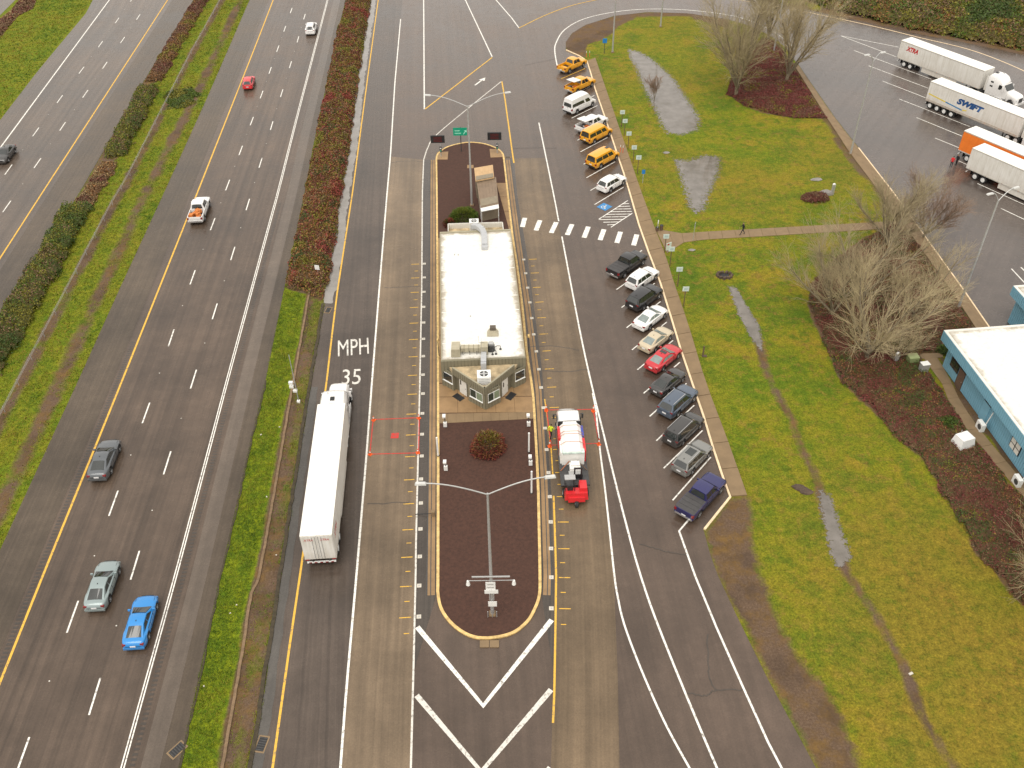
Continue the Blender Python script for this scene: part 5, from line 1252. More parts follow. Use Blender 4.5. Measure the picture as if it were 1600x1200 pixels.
def tractor(front_of, d, label, group, colour, fifth=1.2, name='semi_tractor'):
    "long-nose sleeper tractor; origin on the ground below the back of the sleeper, +x forward"
    rz = math.atan2(d.y, d.x); root = empty(name, (front_of.x, front_of.y, .03), rz, label, 'truck', group)
    prof = [(0.0, 3.75, 1.22), (.15, 3.92, 1.22), (1.2, 3.98, 1.2), (1.9, 3.75, 1.16), (2.45, 3.25, 1.1), (2.62, 2.95, 1.06)]
    mb = MB(); k = 9; vs = []
    for x, z, w_ in prof:
        b = .95; pts = [(-w_, b), (-w_ - .02, (b + z) / 2), (-w_, z - .35), (-w_ + .18, z - .08), (0, z + .03), (w_ - .18, z - .08), (w_, z - .35), (w_ + .02, (b + z) / 2), (w_, b)]
        vs += [(x, y, zz) for y, zz in pts]
    n_ = len(prof); fs = [(i * k + j, i * k + j + 1, (i + 1) * k + j + 1, (i + 1) * k + j) for i in range(n_ - 1) for j in range(k - 1)]
    fs += [tuple(range(k - 1, -1, -1)), tuple(range((n_ - 1) * k, n_ * k)), ((n_ - 1) * k, 0, k - 1, n_ * k - 1)]
    mb.add(vs, [f[::-1] for f in fs]); mb.build('sleeper_cab', colour, root, smooth=True)
    # cab front with windshield, then hood
    mb = MB(); A = [(2.55, 1.06, .95), (2.55, 1.06, 2.2), (2.6, 1.02, 2.95), (3.45, .98, 2.05), (3.45, 1.0, .95)]
    vs = A + mirror_y(A); fs = [(0, 1, 2, 3, 4), (9, 8, 7, 6, 5), (2, 7, 8, 3), (1, 0, 5, 6), (2, 1, 6, 7), (3, 8, 9, 4)]
    mb.add(vs, fs); mb.build('cab_front', colour, root)
    mb = MB(); f = lambda y, t: (lerp(2.66, 3.42, t) + .02, y * lerp(.95, .92, t), lerp(2.92, 2.1, t) + .015)
    ys = [-1, -.5, 0, .5, 1]
    for a, b in zip(ys[:-1], ys[1:]): mb.quad(f(a, .06), f(a, .95), f(b, .95), f(b, .06))
    mb.build('windshield', M['glass'], root)
    sh = shell(2.1, 2.0, [(-.5, 2.06), (-.1, 2.0), (.25, 1.86), (.42, 1.7), (.49, 1.45), (.5, 1.2)], .62, (.02,), .62, .52, .22, None, .05, .6, .12)
    sh.build('hood', colour, root, (4.42, 0, 0), smooth=True)
    MB().box(5.48, 0, 1.2, .06, .95, .7).build('grille', M['steel_d'], root)
    MB().box(5.45, 0, .62, .22, 2.3, .36).build('front_bumper', colour, root)
    for s in (1, -1):
        MB().box(5.2, s * .8, 1.25, .4, .26, .3).build('headlight', M['head'], root)
        put_wheel(root, 4.44, s * 1.02, .52, .32, .31, 'hub', False)
        for x in (-1.0, -2.3): put_wheel(root, x, s * 1.05, .52, .3, .31, 'hub', False); put_wheel(root, x, s * .72, .52, .3, .31, 'hub', False)
        MB().tube((1.0, s * .95, .72), (2.9, s * .95, .72), .3, n=12).build('fuel_tank', M['chrome'], root)
        MB().box(1.6, s * 1.16, .62, 3.2, .06, .6).build('side_fairing', colour, root)
        MB().box(2.85, s * 1.32, 2.35, .12, .22, .6).build('mirror', colour, root); MB().tube((2.8, s * 1.05, 2.55), (2.85, s * 1.3, 2.55), .025, n=6).build('mirror_arm', M['black'], root)
        v = [(1.95, s * 1.185, 2.1), (2.5, s * 1.11, 2.1), (2.5, s * 1.11, 2.75), (2.0, s * 1.175, 2.85)]; MB().quad(*(v if s < 0 else v[::-1])).build('door_window', M['glass'], root)
        for z in (2.25, 2.9): MB().box(.75, s * 1.215, z, .5, .04, .24).build('sleeper_window', M['glass'], root)
        MB().box(-.12, s * 1.15, 2.4, .5, .05, 2.3).build('side_extender', M['trailer_w'], root)
    MB().box(.6, 0, .9, 7.4, .85, .22).build('chassis', M['steel_d'], root, (-.1, 0, 0))
    MB().box(-1.65, 0, 1.06, 1.0, .9, .1).build('fifth_wheel', M['black'], root)
    MB().box(1.2, .5, 4.02, .3, .06, .1).build('air_horn', M['chrome'], root); MB().box(.4, 0, 4.01, .5, .4, .06).build('roof_hatch', M['black'], root)
    return root
g4 = lambda x, y: G(x, y, 4.1)
def flat(p): return Vector((p.x, p.y, 0))
# white truck on the ramp
bk, fr = (flat(g4(468, 839)) + flat(g4(518, 835))) / 2, (flat(g4(495, 635)) + flat(g4(540, 634))) / 2
tr = trailer('box_trailer', fr, bk, 'long plain white trailer on the ramp behind a white tractor', 'box trailers', M['trailer_w'], rearm=M['trailer_rear'] if 'trailer_rear' in M else None)
d = (fr - bk).normalized(); tractor(fr + d * .75, d, 'white sleeper tractor pulling a plain white trailer on the ramp', 'semi tractors', wht)
M['red_print'] = pm('red_print', (.50, .02, .02), .5, .1, 3); M['blue_print'] = pm('navy_print', (.012, .07, .22), .5, .1, 3); M['mid_blue'] = pm('mid_blue_print', (.03, .20, .42), .5, .1, 3); M['yellow_print'] = pm('yellow_print', (.72, .55, .06), .5, .1, 3); M['rust_dirt'] = pm('road_dirt_film', (.42, .33, .25), .8, .35, 1.5)
def trail_text(root, body, x0, x1, z0, z1, mat, side=1, shear=.25, bold=.02, W=2.59):
    "lettering on the side facing +y (side=1) read from outside"
    y = side * (W / 2 + .016)
    return textfit('lettering', body, [(x1, y, z0), (x0, y, z0), (x1, y, z1)] if side > 0 else [(x0, y, z0), (x1, y, z0), (x0, y, z1)], mat, root, shear, bold)
tx = textfit('lettering', 'XTRA', [(-.045, -.25, 3.45), (-.045, -1.0, 3.45), (-.045, -.25, 3.7)], M['red_faint'] if 'red_faint' in M else M['red_print'], tr, .25)
# two doors carry the same print
tx2 = textfit('lettering', 'XTRA', [(-.045, 1.05, 3.45), (-.045, .3, 3.45), (-.045, 1.05, 3.7)], M['red_print'], tr, .25)
trail_text(tr, 'XTRA', .9, 2.5, 2.5, 3.1, M['red_print'], -1)
# XTRA trailer and its tractor in the truck lot
fr, bk = (flat(g4(1557, 105)) + flat(g4(1541, 113))) / 2, (flat(g4(1424, 58)) + flat(g4(1409, 63))) / 2
tr = trailer('box_trailer', fr, bk, 'white trailer with red XTRA lettering in the truck lot', 'box trailers', M['trailer_w'])
trail_text(tr, 'XTRA', 1.35, 3.7, 2.75, 3.55, M['red_print'], -1, .3, .055)
d = (fr - bk).normalized(); tractor(fr + d * .75, d, 'white sleeper tractor coupled to the XTRA trailer', 'semi tractors', wht)
# SWIFT trailer
A, B = (flat(g4(1455, 127)) + flat(g4(1471, 121))) / 2, (fr - bk).normalized()
tr = trailer('box_trailer', A + B * 16.1, A, 'white trailer with blue SWIFT lettering and a yellow and blue stripe', 'box trailers', M['trailer_w'], axles=(.95, 2.25, 3.55, 4.85), skirt=False)
trail_text(tr, 'SWIFT', 5.2, 9.8, 2.35, 3.3, M['blue_print'], -1, .28, .07)
for a, b, z0, z1, m_ in ((.25, 3.4, 2.2, 1.95, M['yellow_print']), (3.4, 6.4, 1.95, 1.72, M['mid_blue'])):
    y = -(2.59 / 2 + .014); MB().add([(a, y, z0 - .09), (b, y, z1 - .09), (b, y, z1 + .09), (a, y, z0 + .09)], [(0, 1, 2, 3)]).build('stripe', m_, tr)
MB().add([(6.4, -1.31, 1.68), (7.1, -1.31, 1.78), (7.25, -1.31, 2.0), (6.5, -1.31, 1.84)], [(0, 1, 2, 3)]).build('stripe', M['yellow_print'], tr)
MB().box(8, -1.3, 1.18, 15.8, .035, .3).build('dirty_rail', M['rust_dirt'], tr)
d = B; tractor(A + B * 16.85, B, 'white sleeper tractor ahead of the SWIFT trailer', 'semi tractors', wht)
A = (flat(g4(1508, 205)) + flat(g4(1524, 196))) / 2
B2 = (flat(g4(1600, 225)) - flat(g4(1524, 196))).normalized()
tr = trailer('box_trailer', A + B * 16.1, A, 'orange sided trailer with a pale roof in the truck lot', 'box trailers', M['orange'])
tractor(A + B * 16.85, B, 'orange sleeper tractor ahead of the orange trailer', 'semi tractors', M['orange'])
A = (flat(g4(1521, 231)) + flat(g4(1537, 224))) / 2
tr = trailer('box_trailer', A + B * 16.1, A, 'plain white trailer beside the orange one in the truck lot', 'box trailers', M['trailer_w'])
tractor(A + B * 16.85, B, 'white sleeper tractor ahead of the plain trailer in the truck lot', 'semi tractors', wht)

# ------------------------------------------------------------------ flatbed truck on the right scale with its load and forklift
c0, c1 = flat(G(897, 640, 2.8)), (flat(G(884, 790)) + flat(G(922, 790))) / 2
dr = Vector((-.03, 1, 0)).normalized(); rz = math.atan2(dr.y, dr.x)
org = Vector((5.55, 56.9, .034))          # rear end of the deck
ft = empty('flatbed_truck', org, rz, 'white day cab flatbed truck standing on the right scale', 'truck')
MB().box(3.5, 0, 1.22, 7.2, 2.5, .14).build('deck', M['steel_d'], ft); MB().box(3.9, 0, .95, 8.6, .9, .26).build('chassis', M['black'], ft)
for s in (1, -1):
    for x in (1.2, 2.5): put_wheel(ft, x, s * 1.05, .5, .3, .3, 'hub', False)
    put_wheel(ft, 8.35, s * 1.02, .5, .3, .3, 'hub', False)
    MB().box(3.5, s * 1.26, 1.2, 7.2, .06, .2).build('side_rail', M['steel_d'], ft)
    MB().tube((5.2, s * .95, .75), (6.5, s * .95, .75), .28, n=12).build('fuel_tank', M['chrome'], ft)
    MB().box(8.15, s * 1.38, 2.1, .12, .18, .55).build('mirror', M['steel_d'], ft); MB().box(8.2, s * 1.24, 2.3, .06, .24, .05).build('mirror_arm', M['steel_d'], ft)
    MB().box(7.75, s * 1.13, 2.25, .8, .03, .6).build('door_window', M['glass'], ft)
# cab with rounded roof
sh = shell(2.0, 2.25, [(-.5, 2.75), (-.45, 2.86), (.1, 2.84), (.3, 2.62), (.5, 1.95)], .9, (), .1, .5, .1, None, .05, .5, .12); sh.build('cab', wht, ft, (7.8, 0, 0), smooth=True)
sh = shell(1.7, 2.0, [(-.5, 1.92), (.2, 1.78), (.42, 1.55), (.5, 1.1)], .6, (-.3,), .6, .5, .24, None, .05, .5, .12); sh.build('hood', wht, ft, (9.05, 0, 0), smooth=True)
MB().add([(8.45, -.9, 2.6), (8.85, -.88, 1.97), (8.85, .88, 1.97), (8.45, .9, 2.6)], [(0, 1, 2, 3)]).build('windshield', M['glass'], ft, (.03, 0, .03))
MB().box(6.72, 0, 2.0, .06, 2.2, 1.5).build('headboard', M['steel_d'], ft)
MB().box(6.45, 0, 2.6, .45, 1.25, .35).build('headboard_box', M['white_p'], ft)
for s in (1, -1):
    MB().tube((1.7, s * 1.2, 1.3), (2.3, s * .35, 1.95), .05, n=6).build('load_brace', pm('rust_paint_%d' % s, (.30, .10, .04), .6, .2, 4) if s > 0 else M['wood'], ft)
M['tarp_w'] = pm('white_tarp', (.78, .77, .73), .6, .06, 1.2); M['tarp_r'] = pm('red_pack', (.62, .03, .035), .5, .15, 3); M['tarp_b'] = pm('blue_pack', (.05, .07, .34), .5, .15, 3); M['strap'] = pm('load_strap', (.42, .17, .09), .6, .2, 6)
ld = empty('tarped_load', org, rz, 'white covered load with red and blue packs strapped on the flatbed truck', 'load')
def hexa(x0, x1, w_, wt_, zb_, zs, zt): 
    P = [(-w_, zb_), (w_, zb_), (w_, zs), (wt_, zt), (-wt_, zt), (-w_, zs)]; mb = MB(); mb.add([(x0, y, z) for y, z in P] + [(x1, y, z) for y, z in P], [(5, 4, 3, 2, 1, 0), (6, 7, 8, 9, 10, 11)] + [(i, (i + 1) % 6, 6 + (i + 1) % 6, 6 + i) for i in range(6)]); return mb
hexa(2.45, 6.25, 1.02, .62, 1.29, 2.55, 3.0).build('white_cover', M['tarp_w'], ld)
MB().box(5.35, 1.09, 2.0, 1.6, .2, 1.35).build('red_pack', M['tarp_r'], ld); MB().box(4.55 - .9, -1.09, 2.0, 1.7, .2, 1.35).build('red_pack', M['tarp_r'], ld)
MB().box(5.45, -1.09, 2.0, 1.4, .2, 1.35).build('blue_pack', M['tarp_b'], ld); MB().box(3.4, 1.08, 2.0, 1.6, .16, 1.35).build('white_pack', M['tarp_w'], ld)
for x in (5.9, 5.1, 4.75, 3.7): 
    mb = MB(); pp = [(x, -1.2, 1.3), (x, -1.21, 2.6), (x, -.64, 3.03), (x, .64, 3.03), (x, 1.21, 2.6), (x, 1.2, 1.3)]
    for a, b in zip(pp[:-1], pp[1:]): mb.tube(a, b, .025, n=4)
    mb.build('strap', M['strap'], ld)
MB().box(2.6, 0, 2.83, .5, 2.0, .18).build('green_edge_packs', pm('green_white_pack', (.55, .66, .6), .6, .3, 3), ld)
bx = empty('bag_stack', org, rz, 'small stack of white and grey bags on the truck deck', 'load')
MB().box(1.75, -.1, 1.6, .8, .95, .6).build('bag', M['tarp_w'], bx); MB().box(1.15, -.05, 1.45, .55, 1.1, .3, rz=.08).build('bag', M['steel'], bx)
MB().box(1.85, -.12, 2.0, .55, .75, .25, rz=-.05).build('bag', M['tarp_w'], bx)
fk = empty('forklift', org + dr * -.15, rz, 'red three wheel forklift mounted on the back of the flatbed truck', 'forklift')
fr_ = M['fork_red'] = pm('forklift_red', (.60, .02, .025), .35, .1, 3, coat=.4)
MB().box(-.75, 0, 1.05, .9, 2.1, .75, tx=.8, ty=.92).build('body', fr_, fk); MB().box(-.35, -.62, 1.55, 1.1, .75, .5, tx=.9, ty=.85).build('engine_cover', fr_, fk)
MB().box(-1.1, 0, .8, .5, 1.5, .5, tx=.8).build('counterweight', fr_, fk)
for s in (1, -1): put_wheel(fk, -.05, s * 1.02, .42, .3, .24, 'hub', False)
put_wheel(fk, -1.35, 0, .34, .3, .18, 'rim', False)
mb = MB()
for x, y in ((.15, .15), (.15, .95), (-.75, .15), (-.75, .95)): mb.tube((x, y, 1.3), (x, y, 2.45), .035, n=6)
mb.build('overhead_guard_posts', M['black'], fk); MB().box(-.1, .55, 2.47, .6, .95, .07).build('overhead_guard', M['steel'], fk)
MB().box(-.5, .55, 1.5, .45, .5, .2).build('seat', M['black'], fk); MB().box(-.72, .55, 1.8, .12, .5, .5).build('seat_back', M['black'], fk)
for s in (1, -1): MB().box(.75, s * .3 - .25, 1.75, .14, .12, 2.0).build('mast_rail', M['black'], fk)
MB().box(.72, -.25, 2.72, .12, .75, .12).build('mast_crossbar', M['black'], fk); MB().box(.85, -.25, 1.55, .1, .9, .5).build('fork_carriage', M['black'], fk)
for s in (1, -1): MB().box(1.3, s * .25 - .25, 1.33, .9, .12, .05).build('fork', M['black'], fk)
# ------------------------------------------------------------------ scale house
def PJ(p):
    q = Vector(p) - Vector((0, 0, HC)); w_ = q.dot(C_FW); return 800 + FPX * q.dot(C_RT) / w_, 600 - FPX * q.dot(C_UP) / w_
def height_at(b, t):
    B = G(*b); best = (1e9, 0)
    for k in range(1, 900):
        x, y = PJ(B + Vector((0, 0, k * .02))); e = (x - t[0]) ** 2 + (y - t[1]) ** 2
        if e < best[0]: best = (e, k * .02)
    return best[1]
M['siding'] = pm('tan_siding', (.205, .185, .125), .7, .12, 1.2); M['siding_d'] = pm('tan_batten', (.165, .148, .10), .7, .12, 2)
M['trim_t'] = pm('tan_trim', (.33, .30, .21), .6, .1, 2); M['louver'] = pm('white_screen', (.70, .68, .62), .6, .08, 2)
def roofmat():
    m_, n, l, b = newmat('white_roof_membrane'); g_ = n.new('ShaderNodeNewGeometry').outputs['Position']
    f = noise(n, l, g_, .35, 5, .7); f2 = noise(n, l, g_, 2.2, 4, .7)
    c = ramp(n, l, f, [(.3, (.70, .67, .57)), (.5, (.84, .83, .77))]); l.new(mixc(n, l, maprange(n, l, f2, .58, .75, 0, .35), c, (.42, .36, .25)), b.inputs['Base Color']); b.inputs['Roughness'].default_value = .6
    return m_
M['roof_w'] = roofmat()
def gridroof(name, P, z, parent, n_=40, m_=14):
    "flat membrane with grime gathering by its edges"
    P = [Vector((p[0], p[1], z)) for p in P]; vs, fs, e = [], [], []
    for i in range(n_ + 1):
        for j in range(m_ + 1):
            u, v = i / n_, j / m_; vs.append(P[0].lerp(P[3], u).lerp(P[1].lerp(P[2], u), v)); e.append(min(u * (P[3] - P[0]).length, (1 - u) * (P[3] - P[0]).length, v * (P[1] - P[0]).length, (1 - v) * (P[1] - P[0]).length))
    for i in range(n_):
        for j in range(m_): a = i * (m_ + 1) + j; fs.append((a, a + 1, a + m_ + 2, a + m_ + 1))
    me = npmesh(name, np.array([p[:] for p in vs]), np.array(fs), [M['roof_e']], attrs={'edge': np.array(e)}); return link(name, me, parent)
def roofedge():
    m_, n, l, b = newmat('weathered_roof_membrane'); g_ = n.new('ShaderNodeNewGeometry').outputs['Position']
    a = n.new('ShaderNodeAttribute'); a.attribute_name = 'edge'; f = noise(n, l, g_, .5, 6, .75); f2 = noise(n, l, g_, 2.6, 5, .7)
    ad = n.new('ShaderNodeMath'); ad.operation = 'MULTIPLY_ADD'; l.new(f, ad.inputs[0]); ad.inputs[1].default_value = 2.4; l.new(a.outputs['Fac'], ad.inputs[2])
    c = ramp(n, l, f2, [(.36, (.68, .66, .60)), (.55, (.77, .76, .71))])
    c = mixc(n, l, maprange(n, l, ad.outputs[0], 1.75, 1.15, 0, .85), c, (.30, .25, .17))
    l.new(c, b.inputs['Base Color']); b.inputs['Roughness'].default_value = .6; return m_
M['roof_e'] = roofedge()
M['roof_dirty'] = pm('dirty_gravel_roof', (.42, .33, .20), .8, .55, .9)
HB = 3.3
FL, FR, BLc, BRc = Vector((-7.1, 72.15, 0)), Vector((1.4, 72.55, 0)), Vector((-8.5, 97.1, 0)), Vector((.12, 97.55, 0))
sh_ = empty('scale_house', (FL + FR) / 2, 0, 'tan sided scale house with a white flat roof and pointed front on the island', 'building')
O = sh_.location.copy()
def loc(p): return Vector((p[0] - O.x, p[1] - O.y, p[2] if len(p) > 2 else 0))
blk_ = [loc(p) for p in (FL, FR, BRc, BLc)]
MB().prism(blk_, .1, HB - .25).build('wall', M['siding'], sh_)
ins = [lerp(p, sum(blk_, Vector()) / 4, .02) for p in blk_]
MB().prism(ins, HB - .26, HB - .11).build('roof_deck', M['roof_w'], sh_); rfo = gridroof('roof', [ins[0], ins[1], ins[2], ins[3]], HB - .095, sh_)
for k in range(1, 9):
    a, b = ins[0].lerp(ins[3], k / 9), ins[1].lerp(ins[2], k / 9); MB().prism([a, b, b + Vector((0, .09, 0)), a + Vector((0, .09, 0))], HB - .094, HB - .085).build('membrane_seam', M['roof_w'], rfo)
for i in range(4):     # parapet cap, one length per side
    a, b = blk_[i], blk_[(i + 1) % 4]; c, d = ins[i], ins[(i + 1) % 4]
    MB().prism([a, b, d, c], HB - .27, HB + (.0 if i else .02)).build('parapet', M['trim_t'] if i else M['siding'], sh_)
def battens(name, a, b, z0, z1, parent, step=.3, off=.025, mat=None, w_=.05):
    "vertical siding boards: each board a piece, joined only when very many"
    a, b = Vector(a), Vector(b); d = (b - a); L_ = d.length; d.normalize(); nrm = Vector((d.y, -d.x, 0)); n_ = int(L_ / step)
    me = MB().box(0, 0, (z0 + z1) / 2, step * .86, .03, z1 - z0).mesh(name, mat or M['siding'])
    for k in range(n_):
        p = a + d * ((k + .5) * L_ / n_) + nrm * off; link(name, me, parent, (p.x, p.y, 0), (0, 0, math.atan2(d.y, d.x)))
def wallseg(a, b, z0, z1, th, mat, parent, name='wall'):
    a, b = Vector(a), Vector(b); d = (b - a).normalized(); nrm = Vector((-d.y, d.x, 0)) * th
    return MB().prism([a, b, b + nrm, a + nrm], z0, z1).build(name, mat, parent)
fascia = wallseg(blk_[0] + Vector((-.05, -.06, 0)), blk_[1] + Vector((.05, -.06, 0)), 2.0, HB + .04, .05, M['siding_d'], sh_, 'fascia')
battens('fascia_board', blk_[0] + Vector((-.05, -.06, 0)), blk_[1] + Vector((.05, -.06, 0)), 2.02, HB + .05, fascia, .34)
for a, b in ((blk_[1], blk_[2]), (blk_[3], blk_[0])): battens('side_board', a, b, .12, HB - .3, sh_, .6)
# pointed front bay
A_, D1, P1, AP, P2, D2, B_ = [loc(p) for p in ((-7.05, 72.3), (-5.9, 71.3), (-4.4, 69.8), (-2.66, 68.35), (-1.15, 69.5), (.2, 71.6), (1.38, 72.45))]
for a, b in ((A_, D1), (P1, AP), (AP, P2), (D2, B_)): w_ = wallseg(a, b, .1, 2.3, .12, M['siding_d'], sh_); battens('wall_board', a, b, .12, 2.28, w_, .36)
def inner(a, b, k=.35):
    d = (b - a).normalized(); nrm = Vector((-d.y, d.x, 0)) * k; return a + nrm, b + nrm
for a, b in ((D1, P1), (P2, D2)):
    c, d = inner(a, b); wallseg(c, d, .1, 2.3, .1, M['siding_d'], sh_); wallseg(a, c, .1, 2.3, .05, M['siding'], sh_); wallseg(d, b, .1, 2.3, .05, M['siding'], sh_)
    u = (d - c).normalized(); nrm = Vector((u.y, -u.x, 0)); mid = (c + d) / 2; rz_ = math.atan2(u.y, u.x)
    dr_ = MB().box(0, 0, 1.15, 1.05, .06, 2.1).build('door', M['louver'], sh_, mid + nrm * .05, (0, 0, rz_))
    MB().box(-.3, -.05, 1.55, .14, .03, .55).build('door_window', M['glass'], dr_); MB().tube((.38, -.08, 1.05), (.38, -.02, 1.05), .035, n=6).build('handle', M['steel_d'], dr_)
    MB().box(0, 0, .145, 1.15, .7, .02).build('door_mat', M['black'], sh_, mid + nrm * .75, (0, 0, rz_))
E1, E2, EA = loc((-6.0, 71.45)), loc((.28, 71.75)), loc((-2.68, 68.2))
MB().prism([E1, EA, E2, loc((.6, 72.45)), loc((-6.3, 72.05))], 2.25, 2.62).build('bay_roof', M['roof_dirty'], sh_)
for a, b in ((E1, EA), (EA, E2)):
    f = wallseg(a, b, 2.18, 3.02, .12, M['siding_d'], sh_, 'bay_fascia'); battens('fascia_board', a, b, 2.2, 3.0, f, .3)
    wallseg(a + (b - a) * .0, b, 3.025, 3.06, .16, M['trim_t'], sh_, 'bay_parapet_cap')
def window(parent, a, b, t0, t1, z0, z1, panes=1, mats=None, fr_=None):
    "framed window let onto the wall from a to b"
    d = (b - a); L_ = d.length; d = d.normalized(); nrm = Vector((d.y, -d.x, 0)); m0 = a + d * (L_ * (t0 + t1) / 2) + nrm * .05; wd = L_ * (t1 - t0); rz_ = math.atan2(d.y, d.x)
    o = MB().box(0, 0, (z0 + z1) / 2, wd, .03, z1 - z0).build('window', fr_ or M['white_p'], parent, m0, (0, 0, rz_))
    for k in range(panes):
        pw_ = wd / panes; MB().box(-wd / 2 + pw_ * (k + .5), -.022, (z0 + z1) / 2, pw_ - .1, .02, z1 - z0 - .12).build('pane', (mats or [M['glass']])[k % len(mats or [1])], o)
    MB().box(0, -.05, z0 - .02, wd + .1, .1, .05).build('sill', M['white_p'], o)
    return o
M['pane_g'] = pm('pale_green_blind', (.20, .25, .17), .2, .15, 3); M['pane_d'] = pm('dark_green_pane', (.025, .04, .033), .1, .2, 3)
window(sh_, A_, D1, .08, .92, 1.0, 2.05); window(sh_, D2, B_, .1, .9, 1.0, 2.05)
window(sh_, P1, AP, .14, .86, .95, 2.0, 2, [M['pane_d'], M['pane_g']]); window(sh_, AP, P2, .16, .9, .95, 2.0, 2, [M['pane_d'], M['pane_g']])
# rear annex with its screen
R0, R1 = loc((-7.55, 97.6)), loc((-.75, 97.75)); R2, R3 = loc((-.85, 99.6)), loc((-7.65, 99.4))
MB().prism([R0, R1, R2, R3], .1, 2.35).build('rear_annex', M['siding'], sh_); MB().prism([R0, R1, R2, R3], 2.351, 2.42).build('annex_roof', M['roof_dirty'], sh_)
for a, b in ((R1, R2), (R2, R3), (R3, R0)):
    s_ = wallseg(a, b, 2.0, 3.1, .08, M['louver'], sh_, 'screen'); 
battens('screen_slat', R3, R2, 2.42, 3.0, sh_, .22, .12, M['louver'])
# roof equipment: things that stand on the roof
def hvac(px, z, s, label, fan=True):
    c = G(*px, z); r = empty('air_conditioner', c, .05, label, 'air conditioner', 'roof air conditioners'); MB().box(0, 0, s[2] / 2, *s).build('casing', M['white_p'], r)
    for k in range(4): MB().box(0, -s[1] / 2 - .012, .15 + k * s[2] * .2, s[0] * .8, .02, .05).build('grille_slat', M['steel'], r)
    n_ = 16; mb = MB(); R_ = min(s[0], s[1]) * .36
    mb.add([(R_ * math.cos(2 * math.pi * i / n_), R_ * math.sin(2 * math.pi * i / n_), s[2] + .012) for i in range(n_)], [tuple(range(n_))]); mb.build('fan_opening', M['black'], r)
    for k in range(4): MB().box(0, R_ * .5, s[2] + .02, R_ * .45, R_ * .95, .012).build('fan_blade', M['steel'], r, None, (0, 0, k * math.pi / 2))
    MB().tube((0, 0, s[2] + .02), (0, 0, s[2] + .05), R_ * .25, n=10).build('fan_hub', M['chrome'], r); return r
hvac((756.5, 596), 2.62, (1.35, 1.2, 1.0), 'white air conditioner with a round fan on the pointed front bay')
hvac((741, 357), 2.42, (1.15, 1.0, 1.1), 'white air conditioner inside the screen at the rear of the scale house')
M['duct'] = pm('insulated_duct', (.40, .36, .26), .6, .12, 3); M['duct_g'] = pm('grey_duct', (.42, .43, .44), .5, .1, 3)
ZR = HB - .10
def rp(x, y, z=0): return G(x, y, ZR) + Vector((0, 0, z))
du = empty('roof_duct', rp(720, 552), 0, 'tan insulated duct elbow running across the front of the white roof', 'duct'); o0 = du.location
def rel(p): return p - o0
a, b, c = rel(rp(712.5, 554)), rel(rp(733, 551)), rel(rp(756, 551))
MB().box(a.x, a.y + .15, .55, .95, 1.3, 1.0, tx=.9).build('riser_box', M['duct'], du)
mb = MB(); mb.box((a.x + c.x) / 2 + .3, b.y, .55, abs(c.x - a.x) - .4, .6, .5); mb.build('run', M['duct'], du)
MB().box(c.x + .05, c.y + .05, .55, .75, .95, .95).build('joint_box', M['duct'], du)
for k in range(4): MB().box(lerp(a.x, c.x, .3 + .17 * k), b.y, .55, .04, .64, .54).build('seam_band', M['siding_d'], du)
mb = MB()
for k in range(5): mb.tube((lerp(a.x, c.x, k / 4), b.y - .35, 0), (lerp(a.x, c.x, k / 4), b.y - .35, .5), .025, n=5)
mb.build('stand_legs', M['steel_d'], du)
MB().box(c.x, c.y - 1.25, .3, .55, 1.5, .45).build('outlet_run', M['duct_g'], du); MB().box(c.x, c.y - 2.0, -.15, .55, .5, 1.1).build('drop', M['duct_g'], du)
hd_ = empty('exhaust_hood', rp(770, 522), 0, 'brown flared exhaust hood on the white roof', 'vent'); MB().box(0, 0, .3, 1.2, .9, .5, tx=.6, ty=.6).build('skirt', M['duct'], hd_); MB().box(.02, .12, .72, .62, .5, .35).build('stack', pm('brown_metal', (.10, .08, .06), .6, .2, 3), hd_)
fu = empty('roof_fan', rp(767.5, 547), 0, 'dark roof fan with curved pipes beside the duct box', 'vent')
MB().tube((0, 0, 0), (0, 0, .7), .42, .36, 14).build('drum', M['steel_d'], fu); MB().box(0, .1, .75, .62, .5, .25, tx=.7).build('hood', M['steel'], fu)
for k, (x, y) in enumerate(((.95, .1), (.15, -.75), (-.55, .35), (.5, -.7))):
    mb = MB(); mb.path([(x * .4, y * .4, .35), (x * .65, y * .65, .5), (x, y, .45), (x, y, 0)], .035, 6); mb.tube((x, y, .0), (x, y, .12), .14, .1, 8); mb.build('gooseneck_pipe', M['steel_d'], fu)
an = empty('antenna', rp(753, 560), 0, 'slim antenna mast standing on the white roof', 'antenna'); MB().tube((0, 0, 0), (0, 0, 2.6), .03, .015, 6).build('mast', M['steel'], an); MB().tube((-.25, 0, 2.0), (.3, 0, 2.0), .02, n=5).build('crossbar', M['steel_d'], an); MB().tube((-.25, 0, 2.0), (-.25, 0, 2.9), .012, n=5).build('whip', M['steel_d'], an)
rd = empty('rear_duct', rp(752, 372), 0, 'grey curved duct running from the rear air conditioner onto the roof', 'duct')
mb = MB(); pts = [Vector((-1.1, 2.3, .35)), Vector((-.5, 2.0, .5)), Vector((.1, 1.2, .45)), Vector((.35, .2, .4)), Vector((.4, -1.0, .4)), Vector((.42, -2.2, .35))]
for p, q in zip(pts[:-1], pts[1:]):
    e = (q - p).normalized(); s_ = Vector((-e.y, e.x, 0)) * .33; u = Vector((0, 0, .24))
    mb.add([p - s_ - u, p + s_ - u, p + s_ + u, p - s_ + u, q - s_ - u, q + s_ - u, q + s_ + u, q - s_ + u], [(0, 1, 2, 3), (7, 6, 5, 4), (0, 4, 5, 1), (1, 5, 6, 2), (2, 6, 7, 3), (3, 7, 4, 0)])
mb.build('run', M['duct_g'], rd); MB().box(.43, -2.45, .12, .72, .6, .66).build('boot', M['duct_g'], rd)
